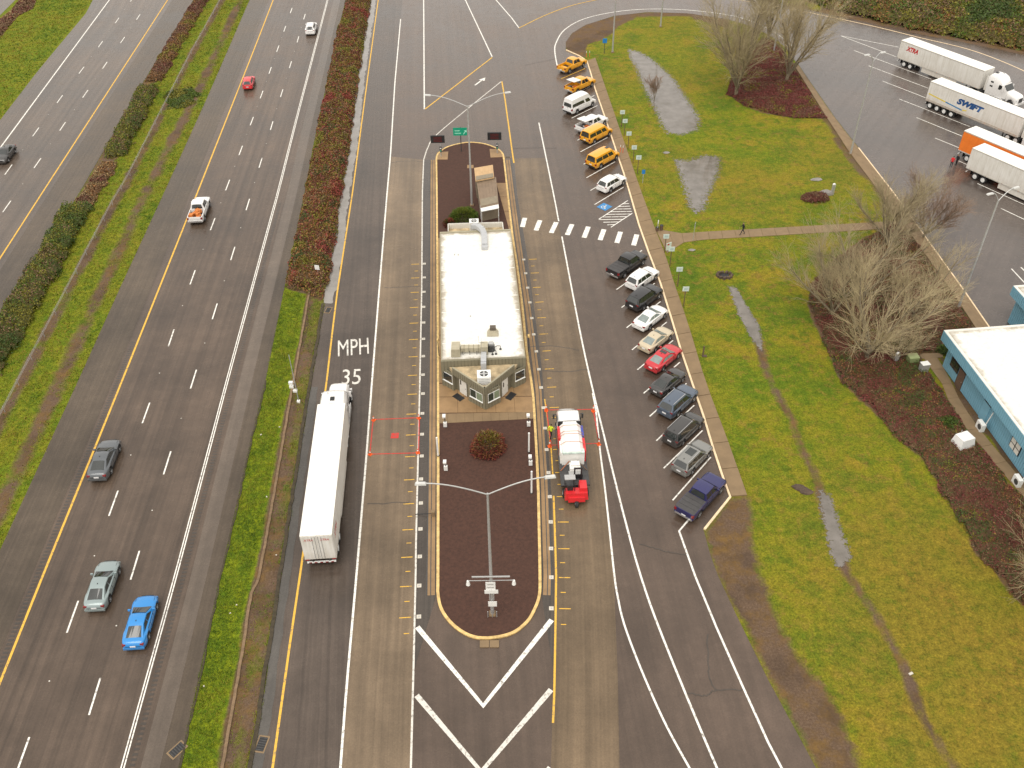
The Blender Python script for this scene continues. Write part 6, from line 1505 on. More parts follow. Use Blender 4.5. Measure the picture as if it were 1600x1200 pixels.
cb = [G(x, y, 3.0) for x, y in ((709, 515), (712, 515))]
for k, (x, y, s_) in enumerate(((710, 399, .25), (716, 399, .35), (735, 495, .2))):
    p = rp(x, y); MB().tube((0, 0, 0), (0, 0, .18), .06, n=8).build('roof_vent_pipe', M['steel'], None, p); 
for o in [o for o in COL.objects if o.name.startswith('roof_vent_pipe')]: tag(o, ['small pipe vent on the white scale house roof, one of a pair', 'small pipe vent on the white scale house roof, one of a pair', 'lone pipe vent on the white scale house roof near the duct'][int(o.name[-1]) if o.name[-1].isdigit() else 0], 'vent', 'roof pipe vents')
for k, (px, lab) in enumerate((((684, 532), 'small bracket lamp on the left kerb wall of the scale house'), ((826, 526), 'small bracket lamp on the right kerb wall of the scale house'))):
    c = G(px[0], px[1], 2.2); r = empty('bracket_lamp', (c.x, c.y, .13), 0, lab, 'lamp', 'bracket lamps beside the scale house'); MB().tube((0, 0, 0), (0, 0, 2.2), .04, n=6).build('post', M['steel_d'], r); MB().box(0, -.1, 2.25, .25, .4, .18, tx=.7).build('head', M['kerb_y'], r)
# storage sheds behind
def shed(name, px, z, label, roofm, wallm, slope=.0):
    P = [G(x, y, z) for x, y in px]; c = sum(P, Vector()) / 4; r = empty(name, (c.x, c.y, .11), 0, label, 'shed'); Q = [Vector((p.x - c.x, p.y - c.y, 0)) for p in P]
    MB().prism([q * .93 for q in Q], 0, z - .15).build('wall', wallm, r)
    rf = MB(); T_ = [Vector((q.x, q.y, z + (slope if i < 2 else -slope) - .11)) for i, q in enumerate(Q)]; rf.slab(T_[3], T_[2], T_[1], T_[0], .12); rf.build('roof', roofm, r)
    for k in range(6): 
        a, b = T_[0].lerp(T_[1], (k + .5) / 6), T_[3].lerp(T_[2], (k + .5) / 6); MB().tube(a + Vector((0, 0, .0)), b, .02, n=4).build('roof_rib', roofm, r)
    return r
M['tan_roof'] = pm('tan_metal_roof', (.50, .33, .17), .55, .1, 1.5); M['brown_roof'] = pm('brown_metal_roof', (.21, .15, .10), .6, .14, 1.5); M['shed_wall'] = pm('shed_wall', (.24, .20, .14), .7, .12, 2)
shed('storage_shed', [(741, 264), (770, 259), (772, 276), (743, 281.5)], 2.9, 'small storage shed with a bright tan roof beside the far island lamp', M['tan_roof'], M['shed_wall'], .15)
shed('storage_shed', [(744.5, 284), (775, 277.5), (779, 317), (751, 323)], 2.4, 'long storage shed with a brown roof behind the scale house', M['brown_roof'], M['shed_wall'], .1)
P = [G(x, y, 2.2) for x, y in ((750, 320), (778.5, 315), (779.5, 325), (752, 330.5))]; c = sum(P, Vector()) / 4
cn = empty('white_canopy', (c.x, c.y, .11), 0, 'small white canopy on posts behind the scale house', 'canopy'); Q = [p - c for p in P]
MB().slab(*[Vector((q.x, q.y, 2.1)) for q in (Q[3], Q[2], Q[1], Q[0])], .08).build('roof', M['white_p'], cn)
for q in Q: MB().tube((q.x * .97, q.y * .95, 0), (q.x * .97, q.y * .95, 2.05), .04, n=6).build('post', M['white_p'], cn)
def cone(px, label, group, h=.7, z=.03):
    c = G(*px); r = empty('traffic_cone', (c.x, c.y, z), random.uniform(0, 1), label, 'cone', group); MB().box(0, 0, .02, .36, .36, .04).build('base', M['cone'], r); MB().tube((0, 0, .04), (0, 0, h), .13, .03, 10).build('body', M['cone'], r); MB().tube((0, 0, h * .55), (0, 0, h * .78), .083, .058, 10).build('white_band', M['white_p'], r)
cone((769, 336.5), 'orange cone with a white band stored under the small white canopy', 'cones under the canopy', z=.11); cone((774, 336), 'orange cone with a white band stored under the small white canopy', 'cones under the canopy', z=.11)
for px, w_ in (((584, 657), 'beside the ramp line, next to the tractor'), ((654.5, 654), 'beside the marker plates, level with the concrete apron'), ((653, 708), 'beside the marker plates, level with the mulch'), ((578.5, 710.5), 'beside the ramp line, next to the trailer')): cone(px, 'cone at the left scale corner ' + w_, 'cones on the left scale', .55)
for px, w_ in (((853.5, 642), 'between the marker plates and the flatbed cab'), ((927, 643), 'between the flatbed cab and the parked cars'), ((935.5, 695), 'beside the red packs, on the white line'), ((859, 698), 'behind the person in the safety vest')): cone(px, 'cone at the right scale corner ' + w_, 'cones on the right scale', .8)

# ------------------------------------------------------------------ blue building
HBB = 4.2
bb = empty('blue_building', (45.1, 74.3, 0), 0, 'blue metal sided building with a white flat roof beside the shrub bed', 'building')
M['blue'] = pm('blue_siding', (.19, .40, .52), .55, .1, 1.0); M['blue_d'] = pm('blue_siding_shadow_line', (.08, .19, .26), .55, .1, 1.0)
o0 = Vector((45.1, 74.3, 0)); e1 = Vector((.095, -1, 0)).normalized(); e2 = Vector((1, .095, 0)).normalized()      # along the long wall (towards camera), across
def bl(u, v): q = e1 * u + e2 * v; return Vector((q.x, q.y, 0))
def wing(u0, u1, v0, v1, h, ov, tagn):
    W_ = [bl(u0, v0), bl(u1, v0), bl(u1, v1), bl(u0, v1)]
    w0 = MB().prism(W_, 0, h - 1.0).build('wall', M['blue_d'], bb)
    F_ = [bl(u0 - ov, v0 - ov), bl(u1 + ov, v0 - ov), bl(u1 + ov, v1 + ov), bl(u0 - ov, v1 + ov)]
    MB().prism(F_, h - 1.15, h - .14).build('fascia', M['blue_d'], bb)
    I_ = [bl(u0 - ov + .28, v0 - ov + .28), bl(u1 + ov - .28, v0 - ov + .28), bl(u1 + ov - .28, v1 + ov - .28), bl(u0 - ov + .28, v1 + ov - .28)]
    MB().prism(I_, h - .139, h - .115).build('roof_deck', M['roof_w'], bb); gridroof('roof', [I_[0], I_[3], I_[2], I_[1]], h - .10, bb)
    for i in range(4): MB().prism([F_[i], F_[(i + 1) % 4], I_[(i + 1) % 4], I_[i]], h - .138, h + .02).build('parapet', M['louver'], bb)
    for a, b in ((F_[0], F_[1]), (F_[3], F_[0])):
        if (b - a).length < .5: continue
        aa, bb_ = (a, b)
        d = (bb_ - aa).normalized(); nrm = Vector((d.y, -d.x, 0)); cen = sum(F_, Vector()) / 4
        if nrm.dot((aa + bb_) / 2 - cen) < 0: aa, bb_ = bb_, aa
        battens('fascia_rib', aa, bb_, h - 1.15, h - .02, bb, .3, .015, M['blue'])
    for a, b in ((W_[0], W_[1]), (W_[3], W_[0])):
        aa, bb_ = a, b; d = (bb_ - aa).normalized(); nrm = Vector((d.y, -d.x, 0)); cen = sum(W_, Vector()) / 4
        if nrm.dot((aa + bb_) / 2 - cen) < 0: aa, bb_ = bb_, aa
        battens('wall_rib', aa, bb_, .05, h - 1.16, bb, .3, .015, M['blue'])
    return W_
W1 = wing(0, 24, 0, 9.5, HBB, .75, 'a'); wing(-6.5, -.9, 10.6, 18, HBB + .3, .6, 'b')
def bwin(u, z0, z1, wd, panes=2):
    a, b = bl(u + wd / 2, 0), bl(u - wd / 2, 0); o = MB()
    r = window(bb, bl(u + wd / 2, 0), bl(u - wd / 2, 0), 0, 1, z0, z1, panes, [M['louver'], M['louver']], M['black']); return r
for u in (1.9, 13.8, 19.5):
    a, b = bl(u - .75, -.02), bl(u + .75, -.02); d = (b - a).normalized(); rz_ = math.atan2(d.y, d.x); m0 = (a + b) / 2 + e2 * -.05
    o = MB().box(0, 0, 1.75, 1.6, .06, 1.25).build('window', M['black'], bb, m0, (0, 0, rz_))
    for k, (x, z) in enumerate(((-.38, 2.0), (.38, 2.0), (-.38, 1.4), (.38, 1.4))): MB().box(x, -.035, z, .64, .02, .5).build('pane', M['louver'] if (u > 5) else M['glass'], o)
for u, col in ((3.4, M['rust_door'] if 'rust_door' in M else M['wood']), (8.4, M['blue'])):
    a, b = bl(u - .5, -.02), bl(u + .5, -.02); d = (b - a).normalized(); m0 = (a + b) / 2 + e2 * -.05
    o = MB().box(0, 0, 1.08, 1.1, .07, 2.15).build('door', col, bb, m0, (0, 0, math.atan2(d.y, d.x))); MB().box(0, .0, 2.2, 1.2, .09, .1).build('door_frame', M['black'], o); MB().tube((.4, -.1, 1.0), (.4, -.02, 1.0), .03, n=6).build('handle', M['steel'], o)
def heatpump(px, label):
    c = G(*px); r = empty('heat_pump', (c.x, c.y, 0), math.atan2(e1.y, e1.x), label, 'heat pump', 'heat pumps along the blue wall'); MB().box(0, 0, .5, .95, .42, .85).build('casing', M['white_p'], r)
    for x in (-.35, .35): MB().box(x, 0, .05, .08, .5, .1).build('foot', M['steel'], r)
    n_ = 14; mb = MB(); mb.add([(.1 + .3 * math.cos(2 * math.pi * i / n_), -.216, .5 + .3 * math.sin(2 * math.pi * i / n_)) for i in range(n_)], [tuple(range(n_))]); mb.build('fan_grille', M['steel_d'], r)
    MB().tube((.2, .25, .6), (.3, .45, 2.4), .05, n=6).build('line_cover', M['white_p'], r)
heatpump((1530, 671), 'white heat pump beside the blue door on the long blue wall'); heatpump((1587, 757), 'white heat pump below the window at the near end of the blue wall')
c = G(1502, 697); r = empty('utility_cabinet', (c.x, c.y, 0), .35, 'large white utility cabinet on a concrete pad in the shrubs', 'cabinet'); MB().box(0, 0, .04, 2.5, 2.3, .08).build('pad', M['slab'], r); MB().box(0, 0, .65, 1.75, 1.45, 1.15, tx=.78, ty=.78).build('casing', M['white_p'], r); MB().box(0, 0, 1.27, 1.36, 1.12, .08).build('lid', M['white_p'], r); MB().tube((-.1, .5, .1), (-.1, .5, 1.7), .03, n=6).build('vent_pipe', M['steel'], r)
c = G(1424, 567); r = empty('transformer_box', (c.x, c.y, 0), .1, 'olive green transformer box in the shrub bed', 'transformer'); MB().box(0, 0, .45, 1.1, .85, .9, tx=.92, ty=.9).build('casing', pm('olive_green', (.22, .26, .11), .6, .1, 3), r); MB().box(0, .05, .94, 1.12, .85, .1, tx=.9, ty=.85).build('lid', pm('pale_olive', (.33, .38, .18), .6, .1, 3), r)
c = G(1441, 582); r = empty('utility_cabinet', (c.x, c.y, 0), .2, 'grey metal cabinet beside the brown path to the blue building', 'cabinet'); MB().box(0, 0, .6, .8, .6, 1.2).build('casing', M['steel'], r); MB().box(0, 0, 1.22, .86, .66, .05).build('lid', M['white_p'], r)
c = G(1399, 566); r = empty('utility_pedestal', (c.x, c.y, 0), .3, 'pale grey utility pedestal among the shrubs beside the transformer', 'pedestal'); MB().box(0, 0, .6, .35, .3, 1.2).build('casing', M['steel'], r); MB().dome(0, 0, 1.2, .2, .18, .15, 10, 3).build('cap', M['white_p'], r)

# ------------------------------------------------------------------ lamps
M['lamp_grey'] = pm('lamp_head_grey', (.55, .55, .53), .5, .08, 3)
def lamp(base, top, label, arms, group='tall street lamps', z0=0.0, H_=None, heads=True):
    B = G(*base); Hh = H_ or height_at(base, top); r = empty('street_lamp', (B.x, B.y, z0), 0, label, 'street lamp', group)
    MB().tube((0, 0, .0), (0, 0, Hh), .15, .08, 12).build('pole', M['steel'], r, smooth=True); MB().box(0, 0, .08, .5, .5, .16).build('base_plate', M['slab'], r)
    for (dx, dy) in arms:
        mb = MB(); pts = [Vector((dx * t, dy * t, Hh - .1 + 1.15 * math.sin(t * math.pi * .5))) for t in np.linspace(0, 1, 9)]; mb.path(pts, .05, 8); mb.build('arm', M['steel'], r, smooth=True)
        e = pts[-1]; a = math.atan2(dy, dx); MB().box(.3, 0, .0, .8, .3, .13, tx=.8, ty=.7).build('lamp_head', M['lamp_grey'], r, e, (0, 0, a))
    return r, Hh
def arm_to(base, px, z):
    B, E_ = G(*base), G(*px, z); return (E_.x - B.x, E_.y - B.y)
bS = (769.5, 961); hS = height_at(bS, (760, 773)); lamp(bS, (760, 773), 'double arm street lamp at the near end of the island', [arm_to(bS, (664, 757), hS + 1.05), arm_to(bS, (853, 747), hS + 1.05)], z0=.11)
bN = (737.5, 322); hN = height_at(bN, (730.5, 167)); lamp(bN, (730.5, 167), 'double arm street lamp behind the scale house', [arm_to(bN, (672, 150), hN + 1.05), arm_to(bN, (790, 146), hN + 1.05)], z0=.11)
lamp((1328.75, 241), (1369, 83), 'street lamp between the lawn and the truck lot kerb', [(.9, .3), (-.9, -.3)], H_=13.6); lamp((1496.75, 482.5), (1565, 303), 'street lamp at the corner of the shrub bed near the blue building', [(1.5, .6), (-1.1, -.4)], H_=13.8)
lamp((957, 82), None, 'street lamp standing on the grass beside the far end of the parking row', [(-2.3, .2), (2.3, -.2)], H_=14); lamp((1032, 42), None, 'street lamp standing on the lawn inside the loop road', [(-2.3, .2), (2.3, -.2)], H_=14); lamp((1209, 81), None, 'street lamp among the bare trees at the loop road', [(-2.3, .2), (2.3, -.2)], H_=14)
# sign frame on the near island lamp: two spot lamps, plates
B = G(769.5, 961); sg = empty('lamp_sign_frame', (B.x, B.y, .11), 0, 'white instruction plates and two spot lamps on a frame before the near island lamp', 'sign')
def zat(py): return height_at((769.5, 961), (768, py))
MB().box(0, -.22, zat(899), 2.9, .1, .1).build('crossbar', M['steel'], sg); MB().box(0, -.32, zat(903), 3.5, .05, .05).build('lamp_bar', M['steel'], sg)
for s in (1, -1): MB().tube((s * 1.75, -.32, zat(903) - .02), (s * 1.75, -.32, zat(909)), .09, .17, 10).build('spot_lamp', M['white_p'], sg)
MB().box(-.05, -.24, zat(913), .75, .04, .95).build('sign_plate', M['white_p'], sg); MB().box(-.0, -.3, zat(921), 1.05, .04, .42).build('sign_plate', M['white_p'], sg); MB().box(.05, -.24, zat(941), .68, .04, .6).build('sign_plate', M['white_p'], sg)
for z in (zat(912) + .12, zat(915)): MB().box(-.05, -.265, z, .5, .01, .09).build('plate_print', M['steel'], sg)
for s in (1, -1): MB().box(s * .17, -.2, zat(931), .06, .06, .8).build('bracket', M['steel'], sg)
for x in (-.35, 0, .35): MB().tube((x, -.25, 0), (x, -.25, .7 if x else 1.0), .04, n=6).build('conduit', M['steel'], sg)

# ------------------------------------------------------------------ signs
def led_sign(base, px0, px1, label):
    B = G(*base); r = empty('message_sign', (B.x, B.y, .12), 0, label, 'message sign', 'electronic message signs at the island tip')
    zb_, zt_ = height_at(base, (base[0] - 1, px1[1])), height_at(base, (base[0] - 1.5, px0[1])); MB().tube((0, 0, 0), (0, 0, zb_ + .1), .07, n=8).build('post', M['steel'], r)
    MB().box(-.35, 0, (zb_ + zt_) / 2, 2.0, .25, zt_ - zb_).build('cabinet', M['black'], r)
    for k in range(4): MB().box(-.35, -.13, zb_ + (zt_ - zb_) * (.2 + .2 * k), 1.2, .012, .1).build('unlit_text_row', pm('dark_red_led_%d' % k, (.09, .006, .006), .5, .6, 9), r)
    sgn = MB().box(0, -.12, zb_ * .55, .3, .22, .8).build('signal_head', M['black'], r)
    MB().tube((0, -.25, zb_ * .55 + .2), (0, -.23, zb_ * .55 + .2), .1, n=10).build('signal_lens', M['white_p'], sgn); MB().tube((0, -.25, zb_ * .55 - .2), (0, -.23, zb_ * .55 - .2), .1, n=10).build('signal_lens', M['sig_g'], sgn)
    return r
M['sig_g'] = pm('green_lens', (.15, .45, .30), .3, .1, 3)
led_sign((689.5, 246), (680, 213), (695, 224), 'black electronic message sign on the left tip of the island'); led_sign((777, 241), (768, 208), (785, 219.5), 'black electronic message sign on the right tip of the island')
B = G(721, 238); gs = empty('direction_sign', (B.x, B.y, .11), 0, 'green direction sign with a white arrow at the far tip of the island', 'sign'); zt_ = height_at((721, 238), (718, 200)); MB().box(0, .06, zt_ / 2, .12, .1, zt_).build('post', M['steel_d'], gs)
M['sign_green'] = pm('sign_green', (.008, .30, .17), .4, .06, 3); MB().box(-.05, -.02, zt_ - .65, 2.0, .04, 1.2).build('sign_plate', M['sign_green'], gs); mt = M['pale_g'] = pm('pale_green_print', (.35, .75, .58), .5, .1, 3)
for z, wd in ((zt_ - .5, .75), (zt_ - .9, .92)):
    for k in range(6): MB().box(-.83 + wd * (k + .5) / 6, -.045, z, wd / 6 * .72, .008, .17).build('blurred_letter', mt, gs)
mb = MB(); mb.add([(.35, -.046, zt_ - 1.0), (.45, -.046, zt_ - 1.08), (.75, -.046, zt_ - .68), (.65, -.046, zt_ - .6)], [(0, 1, 2, 3)]); mb.add([(.5, -.046, zt_ - .5), (.9, -.046, zt_ - .78), (.9, -.046, zt_ - .4)], [(0, 1, 2)]); mb.build('arrow', mt, gs)
def post_sign(base, label, h=2.75, w_=.72, hh=.62, col='plate_w', rz_=.0, post='wood', group=None, print_=True, name='parking_sign'):
    B = G(*base); r = empty(name, (B.x, B.y, 0), rz_, label, 'sign', group); MB().box(0, .03, h / 2 - .05, .09, .07, h - .1).build('post', M[post], r)
    MB().box(0, -.02, h - hh / 2, w_, .03, hh).build('sign_plate', M[col], r)
    if print_: 
        MB().box(0, -.04, h - hh / 2, w_ * .6, .006, hh * .55).build('print_field', M['print_g'], r)
        for k in range(4):
            t = .04; MB().box(*[(0, -.04, h - t, w_ - .04, .006, .025), (0, -.04, h - hh + t, w_ - .04, .006, .025), (-w_ / 2 + t, -.04, h - hh / 2, .025, .006, hh - .06), (w_ / 2 - t, -.04, h - hh / 2, .025, .006, hh - .06)][k]).build('border', M['print_g'], r)
    return r
M['plate_w'] = pm('pale_sign_face', (.62, .70, .64), .5, .06, 3); M['print_g'] = pm('grey_green_print', (.40, .50, .47), .5, .1, 4); M['sign_blue'] = pm('sign_blue', (.02, .19, .50), .4, .08, 3)
names = ['first', 'second', 'third', 'fourth', 'fifth']
for k, b in enumerate([(971, 199), (975, 213), (981, 233), (989, 255), (996, 271)]): post_sign(b, 'pale parking sign on a timber post, %s counting from the far end of the sidewalk' % names[k], group='parking signs along the sidewalk')
for k, b in enumerate([(1038, 396), (1046.5, 416), (1058.5, 448), (1068, 479)]): post_sign(b, 'pale parking sign on a timber post, %s counting from the footpath' % names[k], group='parking signs along the sidewalk')
post_sign((944, 84), 'blue parking sign on a dark post at the far end of the sidewalk', 2.7, .75, .8, 'sign_blue', post='steel_d', print_=False, name='blue_sign'); post_sign((1004, 286), 'small blue accessible parking sign on a thin grey post', 2.0, .45, .6, 'sign_blue', post='steel', print_=False, name='blue_sign')
post_sign((1083, 376), 'narrow grey sign post edge on beside the footpath', 2.6, .5, .8, 'steel', rz_=1.35, post='steel', print_=False, name='path_sign'); post_sign((1027, 362), 'thin white marker post at the mouth of the footpath', 1.7, .12, .5, 'white_p', post='steel', print_=False, name='marker_post')
c = G(1044, 393); r = empty('notice_board', (c.x, c.y, 0), .5, 'low white notice board behind a parking sign at the footpath corner', 'sign'); MB().box(0, 0, .75, .75, .06, 1.0).build('sign_plate', M['plate_w'], r); MB().box(0, .02, .15, .08, .05, .3).build('post', M['steel'], r); MB().box(-.1, -.035, 1.05, .3, .008, .2).build('red_print', M['red_print'], r)
for k, px in enumerate(((1026.5, 361), (1033, 360))):
    c = G(*px); r = empty('litter_bin', (c.x, c.y, .05), 0, ('low' if k == 0 else 'tall') + ' dark brown bin at the mouth of the footpath', 'bin'); MB().tube((0, 0, 0), (0, 0, .5 + .2 * k), .2, .23, 10).build('body', M['wood'], r); MB().tube((0, 0, .5 + .2 * k), (0, 0, .56 + .2 * k), .24, .15, 10).build('lid', M['black'], r)
c = G(1098, 556); r = empty('broken_post', (c.x, c.y, 0), 0, 'short brown timber post standing at the lawn edge of the sidewalk', 'post'); MB().box(0, 0, .65, .14, .1, 1.3).build('shaft', M['wood'], r); MB().box(.15, -.1, .06, .5, .3, .12).build('footing', M['gravel'], r)
for px, lab in (((916, 91), 'small white and orange marker post beside the yellow pickup nose'), ((921, 90.5), 'thin orange marker post at the far end of the sidewalk'), ((969, 239), 'thin red marker post before the yellow van with the roof hatch'), ((973, 240), 'thin pale marker post before the yellow van with the roof hatch')):
    c = G(*px); r = empty('marker_post', (c.x, c.y, .12), 0, lab, 'post'); MB().tube((0, 0, 0), (0, 0, .8), .04, n=8).build('shaft', M['cone'], r); MB().tube((0, 0, .8), (0, 0, 1.1), .042, n=8).build('cap', M['white_p'], r)
c = G(499, 438); r = empty('verge_sign', (c.x, c.y, 0), -.2, 'small white square sign rising out of the bramble hedge', 'sign'); MB().tube((0, 0, 0), (0, 0, 2.0), .03, n=6).build('post', M['steel'], r); MB().box(0, -.04, 1.85, .55, .04, .6).build('sign_plate', M['white_p'], r)
# sensors on the mulch
def sensor(px, label, h=1.5, head=True):
    c = G(*px); r = empty('scale_sensor', (c.x, c.y, .11), 0, label, 'sensor', 'sensor posts beside the scales'); MB().tube((0, 0, 0), (0, 0, h), .045, n=8).build('post', M['steel_d'], r)
    MB().box(0, -.04, .35, .34, .25, .5).build('junction_box', M['white_p'], r); MB().box(-.05, -.1, h, .3, .4, .2).build('head', M['white_p'], r)
sensor((696, 668), 'white sensor head on a post at the left edge of the concrete apron'); sensor((697, 736), 'white sensor head on a short post in the mulch near the left kerb', 1.2); sensor((826, 667), 'white sensor head on a post at the right edge of the concrete apron'); sensor((829, 728), 'white sensor head on a short post in the mulch near the right kerb', 1.2)
for px, tp, lab in (((684.8, 714), (684.5, 685), 'white marker tube standing in the mulch beside the left kerb'), ((826.5, 708), (825, 678), 'white marker tube in the mulch beside the right kerb, next to the apron'), ((830.5, 772), (829.5, 738), 'white marker tube in the mulch beside the right kerb, under the lamp arm')):
    c = G(*px); hh = height_at(px, tp); r = empty('marker_tube', (c.x, c.y, .11), 0, lab, 'post', 'white marker tubes'); MB().tube((0, 0, .0), (0, 0, hh), .085, n=10).build('tube', M['white_p'], r); MB().tube((0, 0, 0), (0, 0, .12), .11, n=10).build('collar', M['steel_d'], r)
c = G(677, 806); r = empty('kerb_cable_box', (c.x, c.y, .03), 0, 'small brown cable box against the left kerb of the island', 'cable box'); MB().box(0, 0, .3, .3, .35, .6).build('casing', M['slab'], r); MB().tube((-.1, 0, .3), (-1.6, .15, .04), .03, n=6).build('cable', M['black'], r)
# camera mast on the verge
c = G(467, 628); r = empty('camera_mast', (c.x, c.y, 0), 0, 'slim leaning looking camera mast with white boxes on the verge', 'mast'); hh = height_at((467, 628), (455, 554)); MB().tube((0, 0, 0), (0, 0, hh), .06, .04, 8).build('pole', M['steel'], r); MB().box(0, -.05, .12, .3, .3, .24).build('base_box', M['white_p'], r)
for z, x in ((hh * .42, -.4), (hh * .34, -.4), (hh * .25, -.12)): MB().box(x, 0, z, .4, .3, .25).build('camera_box', M['white_p'], r); 
MB().tube((-.4, 0, hh * .42), (0, 0, hh * .42), .025, n=6).build('bracket', M['steel'], r)
def grate(px, rz_, label, s=(1.3, .8)):
    c = G(*px); r = empty('drain_grate', (c.x, c.y, .03), rz_, label, 'drain', 'road drains'); MB().box(0, 0, .0, s[0], s[1], .03).build('frame', M['slab'], r); MB().box(0, 0, .018, s[0] - .25, s[1] - .2, .012).build('pit', M['black'], r)
    for k in range(6): MB().box(-s[0] / 2 + .2 + k * (s[0] - .4) / 5, 0, .028, .05, s[1] - .2, .012).build('bar', M['steel_d'], r)
grate((277, 1172), .9, 'rusty drain grate at the edge of the highway shoulder'); grate((409, 1163), 1.4, 'drain grate at the edge of the ramp'); grate((513, 485), 1.4, 'dark drain inlet at the edge of the ramp below the hedge', (1.2, .7)); grate((793.5, 246), 0, 'small dark drain beside the right tip of the island', (.9, .5))
# culvert, boulders
def rock(name, px, s, label, col, seed):
    c = G(*px); rnd = random.Random(seed); mb = MB(); n_ = 9; vs = []; 
    for j, (q, z) in enumerate(((1, 0), (1.05, .4), (.8, .85), (.3, 1.0))):
        for i in range(n_): t = 2 * math.pi * i / n_; k = q * rnd.uniform(.8, 1.15); vs.append((s[0] * k * math.cos(t), s[1] * k * math.sin(t), z * s[2] * rnd.uniform(.85, 1.1)))
    fs = [(j * n_ + i, j * n_ + (i + 1) % n_, (j + 1) * n_ + (i + 1) % n_, (j + 1) * n_ + i) for j in range(3) for i in range(n_)] + [tuple(range(3 * n_, 4 * n_))]
    mb.add(vs, fs); o = mb.build(name, col, None, c); tag(o, label, 'rock'); return o
M['stone'] = pm('grey_stone', (.24, .22, .20), .85, .25, 2, bmp=.3)
rock('boulder', (1291, 303), (1.0, .6, .5), 'flat grey boulder beside dark red shrubs on the lawn', M['stone'], 3); rock('boulder', (1276, 281), (.8, .4, .2), 'low grey stone slab lying on the lawn', M['stone'], 5); rock('boulder', (1041, 239), (.5, .3, .15), 'small pale stone on the lawn between the ponds', M['stone'], 6); rock('boulder', (1081, 391), (.5, .25, .12), 'small flat stone on the lawn below the footpath', M['stone'], 8)
c = G(1273, 311); leafmass('shrub', [c + Vector((2.0 * math.cos(t), 1.3 * math.sin(t), 0)) for t in np.linspace(0, 2 * math.pi, 14)[:-1]], .9, 220, .16, [DKR, BRN, DKR, RED], 66, 'dark red twiggy shrub beside the boulder on the lawn', 'shrub', edge=.8)
c = G(1300, 304); r = empty('pedestal_post', (c.x, c.y, 0), .2, 'pale grey utility post beside the boulder on the lawn', 'pedestal'); MB().box(0, 0, .75, .34, .28, 1.5).build('casing', M['steel'], r); MB().box(0, 0, 1.56, .36, .3, .12, tx=.6).build('cap', M['white_p'], r)
c = G(1132, 431); r = empty('culvert', (c.x, c.y, 0), 0, 'dark stone culvert mouth at the head of the ditch', 'culvert'); rr_ = random.Random(4)
for k in range(11): t = math.pi * 2 * k / 11; MB().box(math.cos(t) * .85, math.sin(t) * .65, .12, rr_.uniform(.3, .5), rr_.uniform(.25, .4), rr_.uniform(.2, .35), rz=rr_.uniform(0, 3), tx=.8, ty=.8).build('stone', M['gravel'], r)
MB().box(0, .1, .03, 1.1, .8, .06).build('opening', M['black'], r)
for k, px in enumerate(((1253, 765), (1247, 762), (1260, 769))): rock('boulder', px, (.55, .35, .22), ['brown stone at the head of the lower ditch pool, largest of three', 'brown stone at the head of the lower ditch pool, next to the lawn', 'brown stone at the head of the lower ditch pool, next to the water'][k], M['gravel'], 20 + k)
c = G(1423, 1053); MBx = MB().box(0, 0, .05, .34, .18, .06, rz=.4).build('litter', M['plate_c'], None, c); tag(MBx, 'white scrap of litter lying beside the ditch on the lawn', 'litter')
for k, (px, s_) in enumerate((((437, 668), .16), ((408, 680), .2), ((417, 777), .18), ((370, 946), .15), ((360, 959), .15), ((319, 1073), .16), ((432, 868), .15))):
    c = G(*px); o = MB().box(0, 0, .08, s_ * .8, s_ * .55, .06, rz=k).build('litter', M['plate_c'], None, c); tag(o, 'small white scrap of litter on the grass verge beside the highway', 'litter', 'litter on the verge')

# ------------------------------------------------------------------ cable barrier in the median
cbx = empty('cable_barrier', (CABLE[1].x, CABLE[1].y, 0), 0, 'wire cable barrier on thin posts along the median', 'barrier'); off = Vector((CABLE[1].x, CABLE[1].y, 0))
L_ = resample(CABLE, 70); pmesh = MB().tube((0, 0, 0), (0, 0, .8), .04, n=6).mesh('post', M['steel'])
for p in L_: link('post', pmesh, cbx, (p.x - off.x, p.y - off.y, 0))
for z in (.5, .62, .74): MB().path([Vector((p.x - off.x, p.y - off.y, z)) for p in L_], .012, 4).build('cable', M['steel'], cbx)

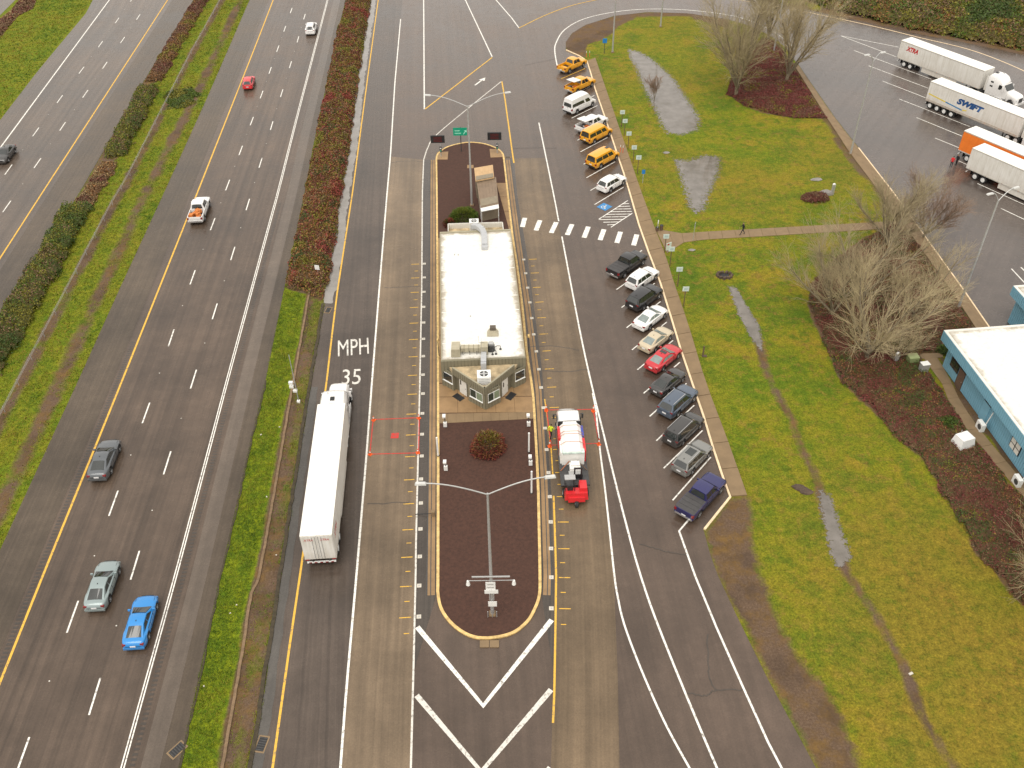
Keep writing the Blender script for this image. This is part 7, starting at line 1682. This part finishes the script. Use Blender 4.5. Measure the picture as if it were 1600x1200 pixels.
# ------------------------------------------------------------------ people
def person(px, rz_, label, top, legs, hair, skin=(.36, .20, .13), pose='stand', h=1.76, z=.03, vest=None):
    c = G(*px); me = bpy.data.meshes.new('person'); k = h / 1.76; V, E_, R_ = [], [], []
    def add(p, r, par=None): V.append(tuple(q * k for q in p)); R_.append(r * k); (E_.append((par, len(V) - 1)) if par is not None else None); return len(V) - 1
    st_ = {'walk': .26, 'stand': .04}[pose]
    pel = add((0, 0, .95), .13); wa = add((0, 0, 1.1), .125, pel); ch = add((.02, 0, 1.3), .145, wa); nk = add((.02, 0, 1.47), .065, ch); hd0 = add((.03, 0, 1.58), .085, nk); hd1 = add((.04, 0, 1.68), .095, hd0); add((.03, 0, 1.755), .055, hd1); add((.13, 0, 1.61), .025, hd1)
    for s in (1, -1):
        f = s * st_; hp = add((0, s * .1, .9), .095, pel); kn = add((f * .55 + .03, s * .1, .5), .062, hp); an_ = add((f * 1.2 - .03, s * .1, .09), .042, kn); add((f * 1.2 + .13, s * .11, .045), .04, an_)
        sh2 = add((.01, s * .19, 1.41), .062, ch); el = add((-f * .4 - .02, s * .25, 1.13), .045, sh2); wr = add((-f * .9 + .08, s * .25, .9), .032, el); hn_ = add((-f * 1.0 + .1, s * .25, .83), .034, wr)
        for q in range(4): add((-f * 1.05 + .07 + q * .022, s * .25, .735 - (.015 if q in (0, 3) else 0)), .0095, hn_)
        add((-f * 1.0 + .14, s * .22, .80), .010, hn_)
    me.from_pydata(V, E_, []); o = bpy.data.objects.new('person', me); COL.objects.link(o)
    md = o.modifiers.new('skin', 'SKIN'); md.use_smooth_shade = True
    for i, r in enumerate(R_): me.skin_vertices[0].data[i].radius = (r, r)
    me.skin_vertices[0].data[0].use_root = True; sb_ = o.modifiers.new('sub', 'SUBSURF'); sb_.levels = sb_.render_levels = 1
    bpy.context.view_layer.update(); fin = bpy.data.meshes.new_from_object(o.evaluated_get(bpy.context.evaluated_depsgraph_get())); bpy.data.objects.remove(o)
    for m_ in (top, legs, skinm(skin), hair, M['black']): fin.materials.append(m_)
    mi = []
    for p in fin.polygons:
        x, y, zz = p.center / k
        mi.append(3 if zz > 1.69 or (zz > 1.58 and x < .0) else 2 if zz > 1.5 else 4 if zz < .11 else 2 if (abs(y) > .19 and zz < .92) else 1 if (zz < .94 and abs(y) < .21) else 0)
    fin.polygons.foreach_set('material_index', mi); fin.name = 'person'
    ob = link('person', fin, None, (c.x, c.y, z), (0, 0, rz_)); tag(ob, label, 'person'); return ob
SK = {}
def skinm(c):
    if c not in SK: SK[c] = pm('skin_%d' % len(SK), c, .5, .05, 5)
    return SK[c]
cl_ = lambda n_, c: pm(n_, c, .8, .15, 8)
hairm = cl_('dark_hair', (.02, .014, .01)); blkc = cl_('black_cloth', (.014, .014, .017)); navy = cl_('navy_trousers', (.018, .02, .03))
person((860.5, 684), math.radians(60), 'person in a yellow safety vest walking beside the flatbed truck', cl_('hi_vis_vest', (.62, .75, .03)), blkc, hairm, pose='walk')
person((1159.5, 367), math.radians(185), 'person in black walking along the footpath', blkc, navy, hairm, pose='walk', z=.06)
person((1485, 262), math.radians(60), 'person in a red jacket standing behind the orange trailer', cl_('red_jacket', (.62, .015, .02)), blkc, hairm)
person((1493, 259), math.radians(200), 'person in black clothes standing beside the person in red', blkc, blkc, hairm)
